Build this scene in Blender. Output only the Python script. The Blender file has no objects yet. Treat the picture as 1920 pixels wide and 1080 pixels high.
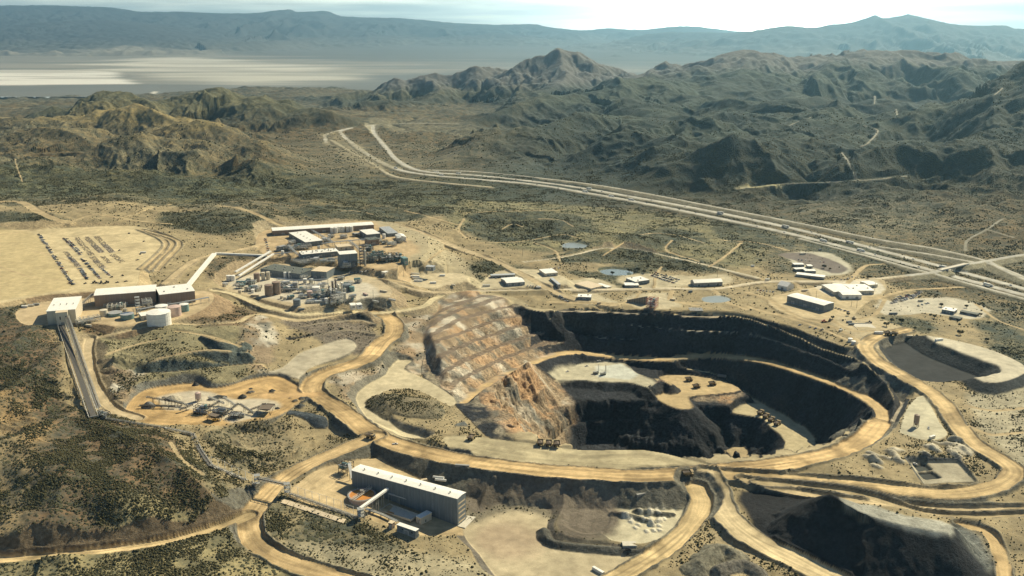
import bpy, math, random
import numpy as np
from mathutils import Vector
R = math.radians
SC = bpy.context.scene
COL = SC.collection
# ---------------------------------------------------------------- camera
H = 420.0; FPX = 1844.0; PITCH = math.atan(510.0 / FPX)
cam_d = bpy.data.cameras.new('camera'); cam = bpy.data.objects.new('camera', cam_d); COL.objects.link(cam)
cam.location = (0, 0, H); cam.rotation_euler = (math.pi / 2 - PITCH, 0, 0)
cam_d.sensor_width = 36; cam_d.lens = 36 * FPX / 1920; cam_d.clip_start = 1; cam_d.clip_end = 200000
SC.camera = cam
# ---------------------------------------------------------------- light
SUN_AZ = R(43); SUN_EL = R(40)      # azimuth from +Y towards +X
SUNV = Vector((math.sin(SUN_AZ) * math.cos(SUN_EL), math.cos(SUN_AZ) * math.cos(SUN_EL), math.sin(SUN_EL)))
sl = bpy.data.lights.new('sun', 'SUN'); sl.energy = 5.0; sl.angle = R(0.5); sl.color = (1.0, 0.87, 0.61)
so = bpy.data.objects.new('sun', sl); COL.objects.link(so); so.rotation_euler = SUNV.to_track_quat('Z', 'Y').to_euler()
so.location = (600, 500, 900)
W = bpy.data.worlds.new('World'); SC.world = W; W.use_nodes = True
nt = W.node_tree; nt.nodes.clear(); N = nt.nodes.new; L = nt.links.new
def val(v):
    n = N('ShaderNodeValue'); n.outputs[0].default_value = v; return n.outputs[0]
def wmath(op, a, b=None, c=None):
    n = N('ShaderNodeMath'); n.operation = op
    for i, x in enumerate((a, b, c)):
        if x is None: continue
        if isinstance(x, (int, float)): n.inputs[i].default_value = x
        else: L(x, n.inputs[i])
    return n.outputs[0]
sky = N('ShaderNodeTexSky'); sky.sky_type = 'NISHITA'; sky.sun_disc = False
sky.sun_elevation = SUN_EL; sky.sun_rotation = SUN_AZ; sky.altitude = 1400; sky.air_density = 1.3; sky.dust_density = 1.0; sky.ozone_density = 2.0
tc = N('ShaderNodeTexCoord')
sep = N('ShaderNodeSeparateXYZ'); L(tc.outputs['Generated'], sep.inputs[0])
# thin high cloud, stretched along the horizon
mp = N('ShaderNodeMapping'); mp.inputs['Scale'].default_value = (4, 4, 75); mp.inputs['Location'].default_value = (3.1, 0.4, 1.2)
L(tc.outputs['Generated'], mp.inputs[0])
cn = N('ShaderNodeTexNoise'); cn.inputs['Scale'].default_value = 1.6; cn.inputs['Detail'].default_value = 5; cn.inputs['Roughness'].default_value = .5
L(mp.outputs[0], cn.inputs['Vector'])
cr = N('ShaderNodeMapRange'); cr.inputs['From Min'].default_value = .44; cr.inputs['From Max'].default_value = .68
L(cn.outputs[0], cr.inputs['Value'])
# band where the cloud and the pale horizon sit (low in the sky)
band = N('ShaderNodeMapRange'); band.inputs['From Min'].default_value = .06; band.inputs['From Max'].default_value = .022; L(sep.outputs['Z'], band.inputs['Value'])
# bright low glow of the sky over the far range
gdir = Vector((math.sin(R(13.2)), math.cos(R(13.2)), .012)).normalized()
dt = N('ShaderNodeVectorMath'); dt.operation = 'DOT_PRODUCT'; L(tc.outputs['Generated'], dt.inputs[0]); dt.inputs[1].default_value = gdir
ang = wmath('ARCCOSINE', wmath('MINIMUM', dt.outputs['Value'], 0.999999))
g1 = wmath('EXPONENT', wmath('MULTIPLY', wmath('POWER', wmath('DIVIDE', ang, 0.035), 1.6), -1.0))
g2 = wmath('EXPONENT', wmath('MULTIPLY', wmath('DIVIDE', ang, 0.10), -1.0))
glow = wmath('ADD', wmath('MULTIPLY', g1, 170.0), wmath('MULTIPLY', g2, 125.0))
mixc = N('ShaderNodeMix'); mixc.data_type = 'RGBA'
mixc.inputs['A'].default_value = (11.5, 13.2, 12.2, 1); mixc.inputs['B'].default_value = (22, 23, 19.5, 1)
L(cr.outputs[0], mixc.inputs['Factor'])
hz = N('ShaderNodeMix'); hz.data_type = 'RGBA'; L(band.outputs[0], hz.inputs['Factor'])
L(sky.outputs[0], hz.inputs['A']); L(mixc.outputs['Result'], hz.inputs['B'])
gc = N('ShaderNodeVectorMath'); gc.operation = 'SCALE'; gc.inputs[0].default_value = (1.0, .97, .80); L(glow, gc.inputs['Scale'])
ad = N('ShaderNodeVectorMath'); ad.operation = 'ADD'; L(hz.outputs['Result'], ad.inputs[0]); L(gc.outputs[0], ad.inputs[1])
bg = N('ShaderNodeBackground'); bg.inputs['Strength'].default_value = 0.05; L(ad.outputs[0], bg.inputs['Color'])
wo = N('ShaderNodeOutputWorld'); L(bg.outputs[0], wo.inputs['Surface'])
SC.view_settings.view_transform = 'Standard'; SC.view_settings.look = 'None'; SC.view_settings.exposure = 0.5; SC.view_settings.gamma = 1
SC.cycles.use_denoising = True
SC.cycles.max_bounces = 4; SC.cycles.diffuse_bounces = 2; SC.cycles.glossy_bounces = 2; SC.cycles.volume_bounces = 0; SC.cycles.transmission_bounces = 2; SC.cycles.transparent_max_bounces = 4
SC.cycles.caustics_reflective = False; SC.cycles.caustics_refractive = False
# ---------------------------------------------------------------- photo ray -> place on a level
CP, SP = math.cos(PITCH), math.sin(PITCH)
def P(px, py, z=0.0):
    dx = (px - 960) / FPX; dy = (540 - py) / FPX
    vy = CP + dy * SP; vz = -SP + dy * CP
    t = (z - H) / vz
    return (dx * t, vy * t, z)
def PY(px, py, Y):                      # same ray, at distance Y
    dx = (px - 960) / FPX; dy = (540 - py) / FPX
    vy = CP + dy * SP; vz = -SP + dy * CP
    t = Y / vy
    return (dx * t, Y, H + vz * t)
# ---------------------------------------------------------------- noise
def _h(ix, iy, s):
    n = (ix * 374761393 + iy * 668265263 + s * 974634777) & 0xFFFFFFFF
    n = ((n ^ (n >> 13)) * 1274126177) & 0xFFFFFFFF
    return ((n ^ (n >> 16)) & 0xFFFF).astype(np.float32) / 32767.5 - 1.0
def vnoise(x, y, s=0):
    xf = np.floor(x); yf = np.floor(y); ix = xf.astype(np.int64); iy = yf.astype(np.int64)
    fx = (x - xf).astype(np.float32); fy = (y - yf).astype(np.float32)
    u = fx * fx * fx * (fx * (fx * 6 - 15) + 10); v = fy * fy * fy * (fy * (fy * 6 - 15) + 10)
    a = _h(ix, iy, s); b = _h(ix + 1, iy, s); c = _h(ix, iy + 1, s); d = _h(ix + 1, iy + 1, s)
    return a + (b - a) * u + (c - a) * v + (a - b - c + d) * u * v
def fbm(x, y, scale, octs=4, s=0, gain=.5, ridged=False):
    x = x / scale; y = y / scale; t = 0; amp = 1.0; tot = 0
    for o in range(octs):
        n = vnoise(x, y, s + o * 17)
        if ridged: n = 1 - 2 * np.abs(n)
        t = t + n * amp; tot += amp; amp *= gain
        x, y = (x * 1.6 + y * 1.2) + 7.3, (y * 1.6 - x * 1.2) + 3.1
    return t / tot
def smooth(a, b, x):
    t = np.clip((x - a) / (b - a), 0, 1); return t * t * (3 - 2 * t)
# ---------------------------------------------------------------- distances
def seg_dist(px, py, pts, closed=False):
    """distance to a polyline, height carried along it, signed side, running length"""
    pts = np.asarray(pts, dtype=np.float64); n = len(pts); best = np.full(px.shape, 1e18); bz = np.zeros(px.shape); side = np.zeros(px.shape); run = np.zeros(px.shape)
    acc = 0.0
    for i in range(n if closed else n - 1):
        a = pts[i]; b = pts[(i + 1) % n]; ex, ey = b[0] - a[0], b[1] - a[1]; l2 = ex * ex + ey * ey + 1e-9
        t = np.clip(((px - a[0]) * ex + (py - a[1]) * ey) / l2, 0, 1)
        dx = px - a[0] - t * ex; dy = py - a[1] - t * ey; d = dx * dx + dy * dy
        m = d < best
        best = np.where(m, d, best); bz = np.where(m, a[2] + t * (b[2] - a[2]), bz)
        side = np.where(m, np.sign(ex * dy - ey * dx), side); run = np.where(m, acc + t * math.sqrt(l2), run)
        acc += math.sqrt(l2)
    return np.sqrt(best), bz, side, run
def inside(px, py, pts):
    c = np.zeros(px.shape, bool); n = len(pts); j = n - 1
    for i in range(n):
        xi, yi = pts[i][0], pts[i][1]; xj, yj = pts[j][0], pts[j][1]
        if yi != yj:
            c ^= ((yi > py) != (yj > py)) & (px < (xj - xi) * (py - yi) / (yj - yi) + xi)
        j = i
    return c
def curve(pts, k=6, closed=False):
    """Catmull-Rom through the points"""
    p = [np.array(q, float) for q in pts]; n = len(p); out = []
    rng = range(n) if closed else range(n - 1)
    for i in rng:
        a = p[(i - 1) % n] if closed or i > 0 else 2 * p[0] - p[1]; b = p[i]; c = p[(i + 1) % n]; d = p[(i + 2) % n] if closed or i + 2 < n else 2 * p[-1] - p[-2]
        for q in range(k):
            t = q / k; out.append(.5 * ((2 * b) + (-a + c) * t + (2 * a - 5 * b + 4 * c - d) * t * t + (-a + 3 * b - 3 * c + d) * t ** 3))
    if not closed: out.append(p[-1])
    return out
# ---------------------------------------------------------------- terrain grid (near)
NC = 1320; U0, U1 = -.70, .70
ys = [470.0]
while ys[-1] < 9600: ys.append(ys[-1] * 1.00185 if ys[-1] > 640 else ys[-1] * 1.006)
YS = np.array(ys); US = np.linspace(U0, U1, NC); NR = len(YS)
GX = (YS[:, None] * US[None, :]); GY = np.repeat(YS[:, None], NC, 1)
TAN = (.40, .32, .185); PALE = (.50, .43, .28); ROAD = (.47, .35, .18); SOIL = (.23, .185, .10); REDSOIL = (.205, .14, .078)
GREYROCK = (.17, .18, .145); DARKROCK = (.055, .062, .065); CONC = (.62, .60, .50); BANK = (.15, .14, .11)
# broad height from level marks (px, py, z)
marks = [(0,1075,-8),(200,1040,-8),(470,985,-9),(620,1078,-13),(900,1078,-17),(1150,1085,-16),(1560,1085,-15),(1900,1085,-14),
 (50,960,6),(200,905,20),(90,870,24),(300,850,14),(400,900,4),(440,960,-6),(330,800,5),(150,800,12),(20,810,16),
 (180,760,12),(100,700,30),(40,640,42),(120,660,30),(60,590,42),(160,620,34),(200,700,14),(240,760,3),(210,650,26),(300,640,30),(300,610,38),(420,610,34),
 (150,480,48),(20,480,50),(280,440,46),(350,520,40),(250,560,42),(60,540,46),(420,500,38),(0,400,58),(200,390,55),(450,400,52),(600,400,46),(800,395,36),
 (600,430,38),(650,480,34),(740,470,32),(560,470,36),(480,530,30),(600,560,26),(700,560,20),(480,600,26),(600,600,19),(700,590,13),
 (330,740,3),(500,740,3),(560,680,6),(450,670,12),(620,640,8),(560,620,14),(690,640,7),(690,700,0),(760,620,5),
 (600,760,1),(545,785,-1),(590,825,-14),(555,845,-12),(500,830,-10),(480,855,-9),(440,820,-4),(690,820,0),(400,830,-2),(480,880,-6),(760,850,0),(700,860,-12),(820,940,-14),(980,960,-15),(1080,1000,-15),(1250,960,-12),
 (900,868,0),(1100,888,0),(1290,890,0),(1560,850,0),(740,720,-4),(800,760,-6),(850,820,-3),(950,845,-3),
 (850,555,10),(820,590,6),(800,640,-6),(830,700,-10),(900,600,-6),(960,650,-26),(900,700,-20),(1000,600,-14),(990,560,2),
 (1100,575,0),(1280,585,0),(1400,595,0),(1520,635,0),(1640,683,0),(1710,733,0),(1700,800,0),(1750,850,-1),(1850,920,-3),(1650,880,-3),
 (1450,560,1),(1600,600,2),(1800,620,2),(1900,700,0),(1900,800,-2),(1900,950,-6),(1500,950,-8),(1700,960,-8),(1400,1040,-13),
 (900,520,8),(900,470,14),(1000,500,8),(1000,430,14),(1150,420,8),(1150,500,5),(1300,450,4),(1300,540,2),(1500,500,2),(1700,560,2),(1780,505,0),(1900,560,0),(1850,480,4),
 (760,440,30),(850,430,24),(1000,343,-8),(1200,375,-2),(1500,430,0),(1340,400,0),(1650,430,6),(1900,430,14),
 (900,335,-10),(760,315,-20),(700,280,-32),(690,240,-50),(560,330,0),(300,350,40),(100,350,50),(850,380,20),(700,350,4)]
mk = np.array([P(*m) for m in marks])
far_marks = [(-3500,3600,10),(-2500,3700,-10),(-1200,4500,-60),(0,4500,-60),(0,5600,-110),(-2500,5600,-120),(-1500,7500,-200),(1500,4200,-10),(2800,4200,20),(3000,6000,-20),(1500,6500,-120),
 (-5000,7500,-200),(0,7500,-170),(4500,8000,-80),(-5000,9800,-330),(0,9800,-310),(5000,9800,-200),(-800,560,-10),(0,560,-18),(800,560,-16),(900,900,-6),(1500,1500,4),(-1300,1500,60),(-1000,1000,40),
 (1900,2400,20),(2400,3000,30),(-2200,2700,45),(-2600,3000,30),(600,3400,-20)]
mk = np.vstack([mk, np.array(far_marks, float)])
def base_fn(x, y):
    # normalised gaussian-ish kernel in (x/y, log y) space keeps marks local whatever the range
    a = (x / y) * 1.0; b = np.log(y) * .9
    ma = mk[:, 0] / mk[:, 1]; mb = np.log(mk[:, 1]) * .9
    num = np.zeros_like(x); den = np.zeros_like(x)
    for i in range(len(mk)):
        d2 = (a - ma[i]) ** 2 + (b - mb[i]) ** 2
        w = 1.0 / (d2 + .0006) ** 2
        num += w * mk[i, 2]; den += w
    return num / den
_st = 6
sx, sy = GX[::_st, ::_st], GY[::_st, ::_st]
sb = base_fn(sx, sy)
def upsample(sb):
    r = np.arange(NR) / _st; c = np.arange(NC) / _st
    r0 = np.minimum(r.astype(int), sb.shape[0] - 2); c0 = np.minimum(c.astype(int), sb.shape[1] - 2); fr = (r - r0)[:, None]; fc = (c - c0)[None, :]
    A = sb[r0][:, c0]; B = sb[r0][:, c0 + 1]; C = sb[r0 + 1][:, c0]; D = sb[r0 + 1][:, c0 + 1]
    return A * (1 - fr) * (1 - fc) + B * (1 - fr) * fc + C * fr * (1 - fc) + D * fr * fc
HT = upsample(sb)
BASE = HT.copy()
# hummocks of the open scrubland
def polyxy(pp, z=0, k=0):
    pts = [P(*(q if len(q) > 2 else (q[0], q[1], z))) for q in pp]
    return curve(pts, k, True) if k else pts
hum = fbm(GX, GY, 170, 5, 3)
farw = smooth(1500, 2600, GY)
HT += hum * (5 + 20 * farw) + fbm(GX, GY, 40, 3, 9) * (1.2 + 3 * farw) + fbm(GX, GY, 75, 4, 12, .5, True) * (1.2 + 5 * farw)
VEG = np.ones_like(HT) * .9; ROCK = np.zeros_like(HT)
CLS = np.zeros(HT.shape, np.int8)
TINT = np.empty(HT.shape + (3,)); TINT[:] = SOIL
cn1 = fbm(GX, GY, 260, 4, 40)[..., None]
TINT += (np.array((.27, .235, .14)) - np.array(SOIL)) * np.clip(cn1 * 2, -1, 1)
# ---------------------------------------------------------------- ridges
def ridge(pts, slope, foot=0, spur=.45, spur_len=150, k=4, rough=12, color=None, cam=False, seed=0, curv=1.0, reach=None, target=None):
    """raise a hill whose crest runs through pts (px, py, distance)"""
    w = [PY(*q) for q in pts]; w = curve(w, k) if len(w) > 2 else w
    w = np.array(w)
    hmax = w[:, 2].max() + 250
    reach = reach or hmax / slope * 1.6
    X, Y, T = target if target else (GX, GY, HT)
    r0 = np.searchsorted(Y[:, 0], w[:, 1].min() - reach); r1 = np.searchsorted(Y[:, 0], w[:, 1].max() + reach)
    if r1 <= r0: return
    x = X[r0:r1]; y = Y[r0:r1]
    d, z, sd, run = seg_dist(x, y, w)
    wx = fbm(x, y, spur_len * 2.2, 3, 60 + seed) * spur_len * .6
    sp = fbm((run + wx) / 1.0, d * .35 + sd * 300, spur_len, 4, 70 + seed, .55, True)        # spurs and gullies run down from the crest
    dd = np.clip(d, 0, None)
    amt = 1 - np.exp(-dd / (spur_len * .5))
    deff = dd * (1 - spur * .9 * sp * amt)
    hh = z - slope * deff ** curv * (spur_len ** (1 - curv)) * 1.0
    hh += sp * rough * .9 * amt * np.exp(-dd / 500)
    hh += fbm(x, y, spur_len * .35, 5, 90 + seed, .58) * rough * amt
    hh += fbm(x, y, 90, 4, 95 + seed, .6) * rough * .3 + fbm(x, y, spur_len * .8, 5, 98 + seed, .5, True) * rough * .7 * amt
    old = T[r0:r1]
    kk = 8 + rough
    m = np.clip(.5 + .5 * (hh - old) / kk, 0, 1)
    new = old * (1 - m) + hh * m + kk * m * (1 - m)
    T[r0:r1] = new
    return
ridge([(-300,200,4300),(-60,212,4000),(0,216,3900),(80,213,3850),(160,207,3850),(215,200,3900)], .30, spur_len=130, rough=9, seed=1)
ridge([(75,205,4700),(95,200,4700),(112,206,4700)], .45, spur_len=80, rough=8, seed=2)
ridge([(140,203,4500),(178,176,4500),(212,170,4500),(236,168,4450),(262,177,4500),(290,181,4600)], .42, spur_len=130, rough=14, seed=3)
ridge([(290,181,4600),(330,174,4650),(372,163,4600),(400,155,4600),(425,160,4600),(450,172,4600),(490,186,4500),(530,192,4450),(570,203,4400),(620,216,4300)], .38, spur_len=170, rough=16, seed=4)
ridge([(215,206,3950),(247,191,3850),(300,212,3750),(360,222,3700)], .38, spur_len=110, rough=8, seed=5)
ridge([(300,228,3500),(380,226,3450),(450,234,3400),(520,241,3400),(600,252,3300)], .33, spur_len=110, rough=9, seed=6)
ridge([(135,295,3000),(180,268,3000),(232,258,3000),(300,240,3050),(345,236,3050),(400,238,3050),(440,250,3050),(500,252,3050),(560,256,3000),(630,275,2950),(720,312,2850)], .36, spur_len=120, rough=9, seed=7, spur=.6)
ridge([(-200,285,2900),(-20,284,2900),(30,284,2900),(60,300,2900)], .30, spur_len=90, rough=6, seed=8)
ridge([(60,240,3400),(140,233,3350),(170,262,3300)], .30, spur_len=90, rough=6, seed=9)
ridge([(470,292,2750),(520,284,2750),(600,290,2750)], .34, spur_len=90, rough=6, seed=10)
for i_, cr_ in enumerate(([(118,640,44),(90,665,44),(50,700,40),(0,735,36),(-60,760,34)], [(140,772,22),(90,792,27),(40,812,30),(-40,840,30)], [(165,788,18),(230,812,25),(300,850,24),(360,895,18),(410,935,8)], [(150,850,24),(120,900,22),(100,960,14)], [(250,840,23),(240,900,16),(230,960,6)], [(70,600,46),(30,640,48),(-30,665,46)])):
    ridge([(q_[0], q_[1], P(*q_)[1]) for q_ in cr_], .42, spur_len=38, rough=2.6, seed=30 + i_, spur=.6)
# low rolls ahead of the hills
for i_, cr_ in enumerate(([(-60,350,2550),(60,346,2500),(160,352,2450)], [(180,350,2500),(300,344,2500),(420,350,2450)], [(420,372,2250),(540,366,2300),(640,372,2300)], [(560,350,2450),(660,345,2500),(760,352,2450)], [(640,392,2080),(740,386,2120),(840,394,2050)], [(880,372,2250),(980,366,2300),(1080,376,2200)], [(890,402,1980),(980,396,2000),(1090,408,1930)], [(1180,425,1830),(1270,420,1860),(1340,432,1800)])):
    ridge(cr_, .26, spur_len=70, rough=4, seed=50 + i_, spur=.6)
for (a, b, c) in (((-80,378,2150),(40,376,2150),(110,392,2100)), ((150,376,2250),(230,372,2250),(330,384,2200)), ((320,392,2100),(380,384,2100),(450,398,2050)), ((700,345,2500),(850,362,2300),(960,372,2200))):
    ridge([a, b, c], .28, spur_len=70, rough=4, seed=int(a[0]) % 90) if a[0] < 600 else None
# peak in the middle distance
ridge([(520,186,7800),(600,176,7400),(690,166,7100),(740,148,7000),(768,152,7000),(800,137,7000),(850,139,7000),(893,122,7000),(940,128,7000),(992,103,6900),(1018,108,6900),(1045,93,6900),(1063,108,6900),(1083,98,6900),(1110,114,6900),(1150,128,7000),(1205,146,7100),(1300,152,7400)], .50, spur_len=260, rough=34, seed=11, spur=.62, k=3)
ridge([(690,190,6000),(740,186,6100),(800,180,6300),(830,165,6600)], .4, spur_len=120, rough=18, seed=12)
ridge([(1045,93,6900),(1062,140,6350),(1020,170,5950)], .5, spur_len=150, rough=22, seed=13)
# right hand range
ridge([(1180,148,6900),(1240,140,6700),(1290,133,6600),(1340,113,6500),(1395,98,6500),(1440,100,6500),(1480,108,6500),(1520,101,6500),(1580,101,6500),(1640,93,6500),(1672,98,6500),(1700,93,6500),(1740,101,6500),(1770,97,6500),(1820,107,6500),(1880,116,6500),(1960,120,6500),(2200,130,6500)], .165, spur_len=380, rough=26, seed=14, spur=.8)
ridge([(1395,98,6500),(1385,140,5600),(1330,180,4800)], .30, spur_len=200, rough=18, seed=15, spur=.7)
ridge([(1240,185,4900),(1300,170,5100),(1370,160,5200),(1430,160,5200),(1490,190,4700),(1540,215,4400)], .26, spur_len=220, rough=15, seed=16, spur=.7)
ridge([(880,228,4400),(925,216,4500),(1013,187,4700),(1060,178,4800),(1100,168,4950),(1130,166,4900),(1153,152,4950),(1175,150,5000),(1205,143,5200),(1240,150,5400),(1320,150,5600)], .34, spur_len=160, rough=14, seed=17)
ridge([(1120,220,4300),(1150,202,4300),(1173,190,4250),(1195,200,4200),(1240,226,4000)], .42, spur_len=120, rough=9, seed=18)
ridge([(768,308,2950),(800,297,2980),(830,282,3050),(875,262,3150),(930,244,3250),(957,237,3300),(1000,240,3350),(1040,236,3400),(1090,222,3550),(1160,221,3650),(1200,240,3600)], .38, spur_len=150, rough=8, seed=19, spur=.7)
ridge([(1200,262,3500),(1290,240,3650),(1350,228,3800),(1420,225,3900)], .25, spur_len=140, rough=9, seed=20)
ridge([(2000,120,3200),(1920,155,3200),(1862,178,3200),(1800,207,3250),(1740,222,3300),(1640,236,3400)], .33, spur_len=170, rough=14, seed=21)
ridge([(1160,318,2800),(1230,296,2850),(1330,290,2900),(1400,296,2900)], .24, spur_len=110, rough=7, seed=22)
ridge([(1260,345,2480),(1330,322,2550),(1420,318,2600),(1500,330,2600)], .25, spur_len=100, rough=7, seed=23)
ridge([(1480,290,3000),(1560,280,3050),(1640,290,3000)], .24, spur_len=100, rough=7, seed=24)
ridge([(1600,390,2250),(1640,376,2250),(1660,374,2250),(1700,388,2250)], .36, spur_len=60, rough=6, seed=25)
ridge([(1500,365,2400),(1580,352,2420),(1660,345,2450)], .25, spur_len=90, rough=6, seed=26)
ridge([(1960,385,2150),(1850,398,2100),(1760,418,2020)], .26, spur_len=90, rough=5, seed=27)
ridge([(1700,300,2900),(1800,290,2900),(1900,300,2850)], .28, spur_len=110, rough=8, seed=28)
eh = smooth(8, 70, HT - BASE) * smooth(2250, 2900, GY)
wxn = fbm(GX, GY, 400, 2, 130) * 90
hwl = [P(*q) for q in ((650,262,-45),(740,315,-21),(800,324,-15),(900,333,-10),(1050,346,-8),(1200,374,-3),(1340,402,0),(1500,436,0),(1700,488,-3),(1920,547,-2))]
hd, hz_, *_ = seg_dist(GX, GY + 120, hwl); damp = smooth(120, 420, hd)
HT = HT * damp + (1 - damp) * (hz_ - 2 + .12 * (HT - BASE))
rs_ = smooth(.03, .12, GX / GY) * smooth(5200, 4000, GY) * smooth(2000, 2500, GY)
lfh = 1 - .45 * smooth(0, -.1, GX / GY) * smooth(4300, 4000, GY)
HT += damp * (eh * lfh * (fbm(GX + wxn, GY - wxn, 330, 5, 131, .5, True) * 42 - 10) + smooth(2300, 3200, GY) * (1 - eh) * fbm(GX + wxn, GY, 260, 4, 135, .45, True) * 12)
HT += damp * rs_ * (1 - .5 * eh) * (fbm(GX * .8 + wxn, GY * 1.1 + wxn, 420, 5, 141, .5, True) * 105 + 22)
ls_ = smooth(-.02, -.10, GX / GY) * smooth(2250, 2600, GY) * smooth(4200, 3600, GY); HT += damp * ls_ * fbm(GX + wxn, GY + wxn, 300, 5, 145, .5, True) * 40 - damp * ls_ * 30
# running water: carve branching valleys into the hills (stream power on a regular grid)
def erode(x0, x1, y0, y1, dx, iters, K):
    import heapq
    nx = int((x1 - x0) / dx) + 1; ny = int((y1 - y0) / dx) + 1
    gx = x0 + np.arange(nx) * dx; gy = y0 + np.arange(ny) * dx; XX, YY = np.meshgrid(gx, gy)
    c = np.clip((XX / YY - U0) / (U1 - U0) * (NC - 1), 0, NC - 1.001); r = np.clip(np.interp(YY, YS, np.arange(NR)), 0, NR - 1.001); r0 = r.astype(int); c0 = c.astype(int); fr_ = r - r0; fc_ = c - c0
    h0 = (HT[r0, c0] * (1 - fr_) + HT[r0 + 1, c0] * fr_) * (1 - fc_) + (HT[r0, c0 + 1] * (1 - fr_) + HT[r0 + 1, c0 + 1] * fr_) * fc_
    h = h0 + fbm(XX, YY, 90, 3, 150) * 5; n = nx * ny; offs = [-1, 1, -nx, nx, -nx - 1, -nx + 1, nx - 1, nx + 1]; dl = [1, 1, 1, 1, 1.414, 1.414, 1.414, 1.414]
    edge = np.zeros((ny, nx), bool); edge[0] = edge[-1] = True; edge[:, 0] = edge[:, -1] = True; ef = edge.ravel()
    for it in range(iters):
        hf = h.ravel().tolist(); done = ef.copy().tolist(); q = [(hf[i], i) for i in np.flatnonzero(ef)]; heapq.heapify(q); order = []; rec = list(range(n)); fill = hf[:]
        while q:
            z, i = heapq.heappop(q); order.append(i)
            for o in offs:
                j = i + o
                if 0 <= j < n and not done[j]:
                    done[j] = True; rec[j] = i; zz = hf[j]
                    if zz < z: zz = z + .01
                    fill[j] = zz; heapq.heappush(q, (zz, j))
        F = np.array(fill).reshape(ny, nx); bs = np.zeros((ny, nx)); R_ = np.array(rec).reshape(ny, nx); I = np.arange(n).reshape(ny, nx); P_ = np.pad(F, 1, constant_values=1e9)
        for k, (dy_, dx_) in enumerate(((0, -1), (0, 1), (-1, 0), (1, 0), (-1, -1), (-1, 1), (1, -1), (1, 1))):
            s = (F - P_[1 + dy_:1 + dy_ + ny, 1 + dx_:1 + dx_ + nx]) / (1.0 if k < 4 else 1.414); m = (s > bs) & ~edge; bs = np.where(m, s, bs); R_ = np.where(m, I + dy_ * nx + dx_, R_)
        rec = R_.ravel(); od = np.argsort(F.ravel(), kind='stable'); A = [dx * dx] * n; rl_ = rec.tolist()
        for i in od[::-1].tolist():
            if rl_[i] != i: A[rl_[i]] += A[i]
        f = (K * np.sqrt(np.array(A)) / dx).tolist(); hl = h.ravel().tolist()
        for i in od.tolist():
            j = rl_[i]
            if j != i and hl[i] > hl[j]: hl[i] = (hl[i] + f[i] * hl[j]) / (1 + f[i])
        h = np.array(hl).reshape(ny, nx); pp_ = np.pad(h, 1, mode='edge'); lap = pp_[:-2, 1:-1] + pp_[2:, 1:-1] + pp_[1:-1, :-2] + pp_[1:-1, 2:] - 4 * h; h = h + .02 * lap * (~edge)
    d = np.clip(h - h0, -95, 3); e = np.minimum.reduce([XX - x0, x1 - XX, YY - y0, y1 - YY]); d *= smooth(0, 250, e)
    a = np.clip((GX - x0) / dx, 0, nx - 1.001); b = np.clip((GY - y0) / dx, 0, ny - 1.001); ins = (GX > x0) & (GX < x1) & (GY > y0) & (GY < y1); a0 = a.astype(int); b0 = b.astype(int); fa = a - a0; fb = b - b0
    D = (d[b0, a0] * (1 - fa) + d[b0, a0 + 1] * fa) * (1 - fb) + (d[b0 + 1, a0] * (1 - fa) + d[b0 + 1, a0 + 1] * fa) * fb
    return D * ins
ER = erode(-3600, 4600, 2150, 7800, 17, 7, .022)
HT += ER * damp
NEARM = GY < 2500
MHT = HT - BASE
hillw = smooth(25, 90, MHT) * smooth(2400, 3000, GY)
TINT = TINT * (1 - hillw[..., None]) + hillw[..., None] * np.where((fbm(GX, GY, 300, 3, 44) > -.1)[..., None], np.array((.36, .285, .125)), np.array((.25, .20, .095)))
rg = smooth(-.10, .06, GX / GY) * smooth(1900, 2600, GY)      # east of the highway: dark teal ground colour with slope shade painted in
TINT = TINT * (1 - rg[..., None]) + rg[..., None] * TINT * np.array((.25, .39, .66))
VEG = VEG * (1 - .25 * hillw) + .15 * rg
ml_ = smooth(1950, 2150, GY) * smooth(2950, 2600, GY) * smooth(.1, -.02, GX / GY); TINT = TINT * (1 - ml_[..., None]) + ml_[..., None] * TINT * np.array((.66, .78, .72)); VEG += .2 * ml_
lf_ = smooth(-.28, -.36, GX / GY) * smooth(1500, 1250, GY); VEG += .25 * lf_
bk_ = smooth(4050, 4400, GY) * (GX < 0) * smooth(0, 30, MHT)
TINT = TINT * (1 - bk_[..., None]) + bk_[..., None] * TINT * np.array((.40, .48, .58))  # rear left hills: slope shade painted into the tint, darker and bluer
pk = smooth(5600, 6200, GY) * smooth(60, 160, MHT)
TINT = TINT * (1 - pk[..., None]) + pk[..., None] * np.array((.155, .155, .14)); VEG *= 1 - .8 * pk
# ---------------------------------------------------------------- earthwork operations
def grid_normals(X, Y, Z):
    a = np.stack([np.gradient(X, axis=1), np.gradient(Y, axis=1), np.gradient(Z, axis=1)], -1); b = np.stack([np.gradient(X, axis=0), np.gradient(Y, axis=0), np.gradient(Z, axis=0)], -1)
    n = np.cross(a, b); n /= np.linalg.norm(n, axis=-1, keepdims=True); return n
def window(pts, reach):
    p = np.array(pts)[:, :2]
    r0 = np.searchsorted(YS, p[:, 1].min() - reach); r1 = np.searchsorted(YS, p[:, 1].max() + reach)
    u = np.concatenate([(p[:, 0] - reach) / np.maximum(p[:, 1] - reach, 1), (p[:, 0] + reach) / np.maximum(p[:, 1] - reach, 1), (p[:, 0] - reach) / (p[:, 1] + reach), (p[:, 0] + reach) / (p[:, 1] + reach)])
    c0 = max(0, np.searchsorted(US, u.min()) - 1); c1 = min(NC, np.searchsorted(US, u.max()) + 2)
    return slice(r0, max(r1, r0 + 1)), slice(c0, max(c1, c0 + 1))
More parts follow.
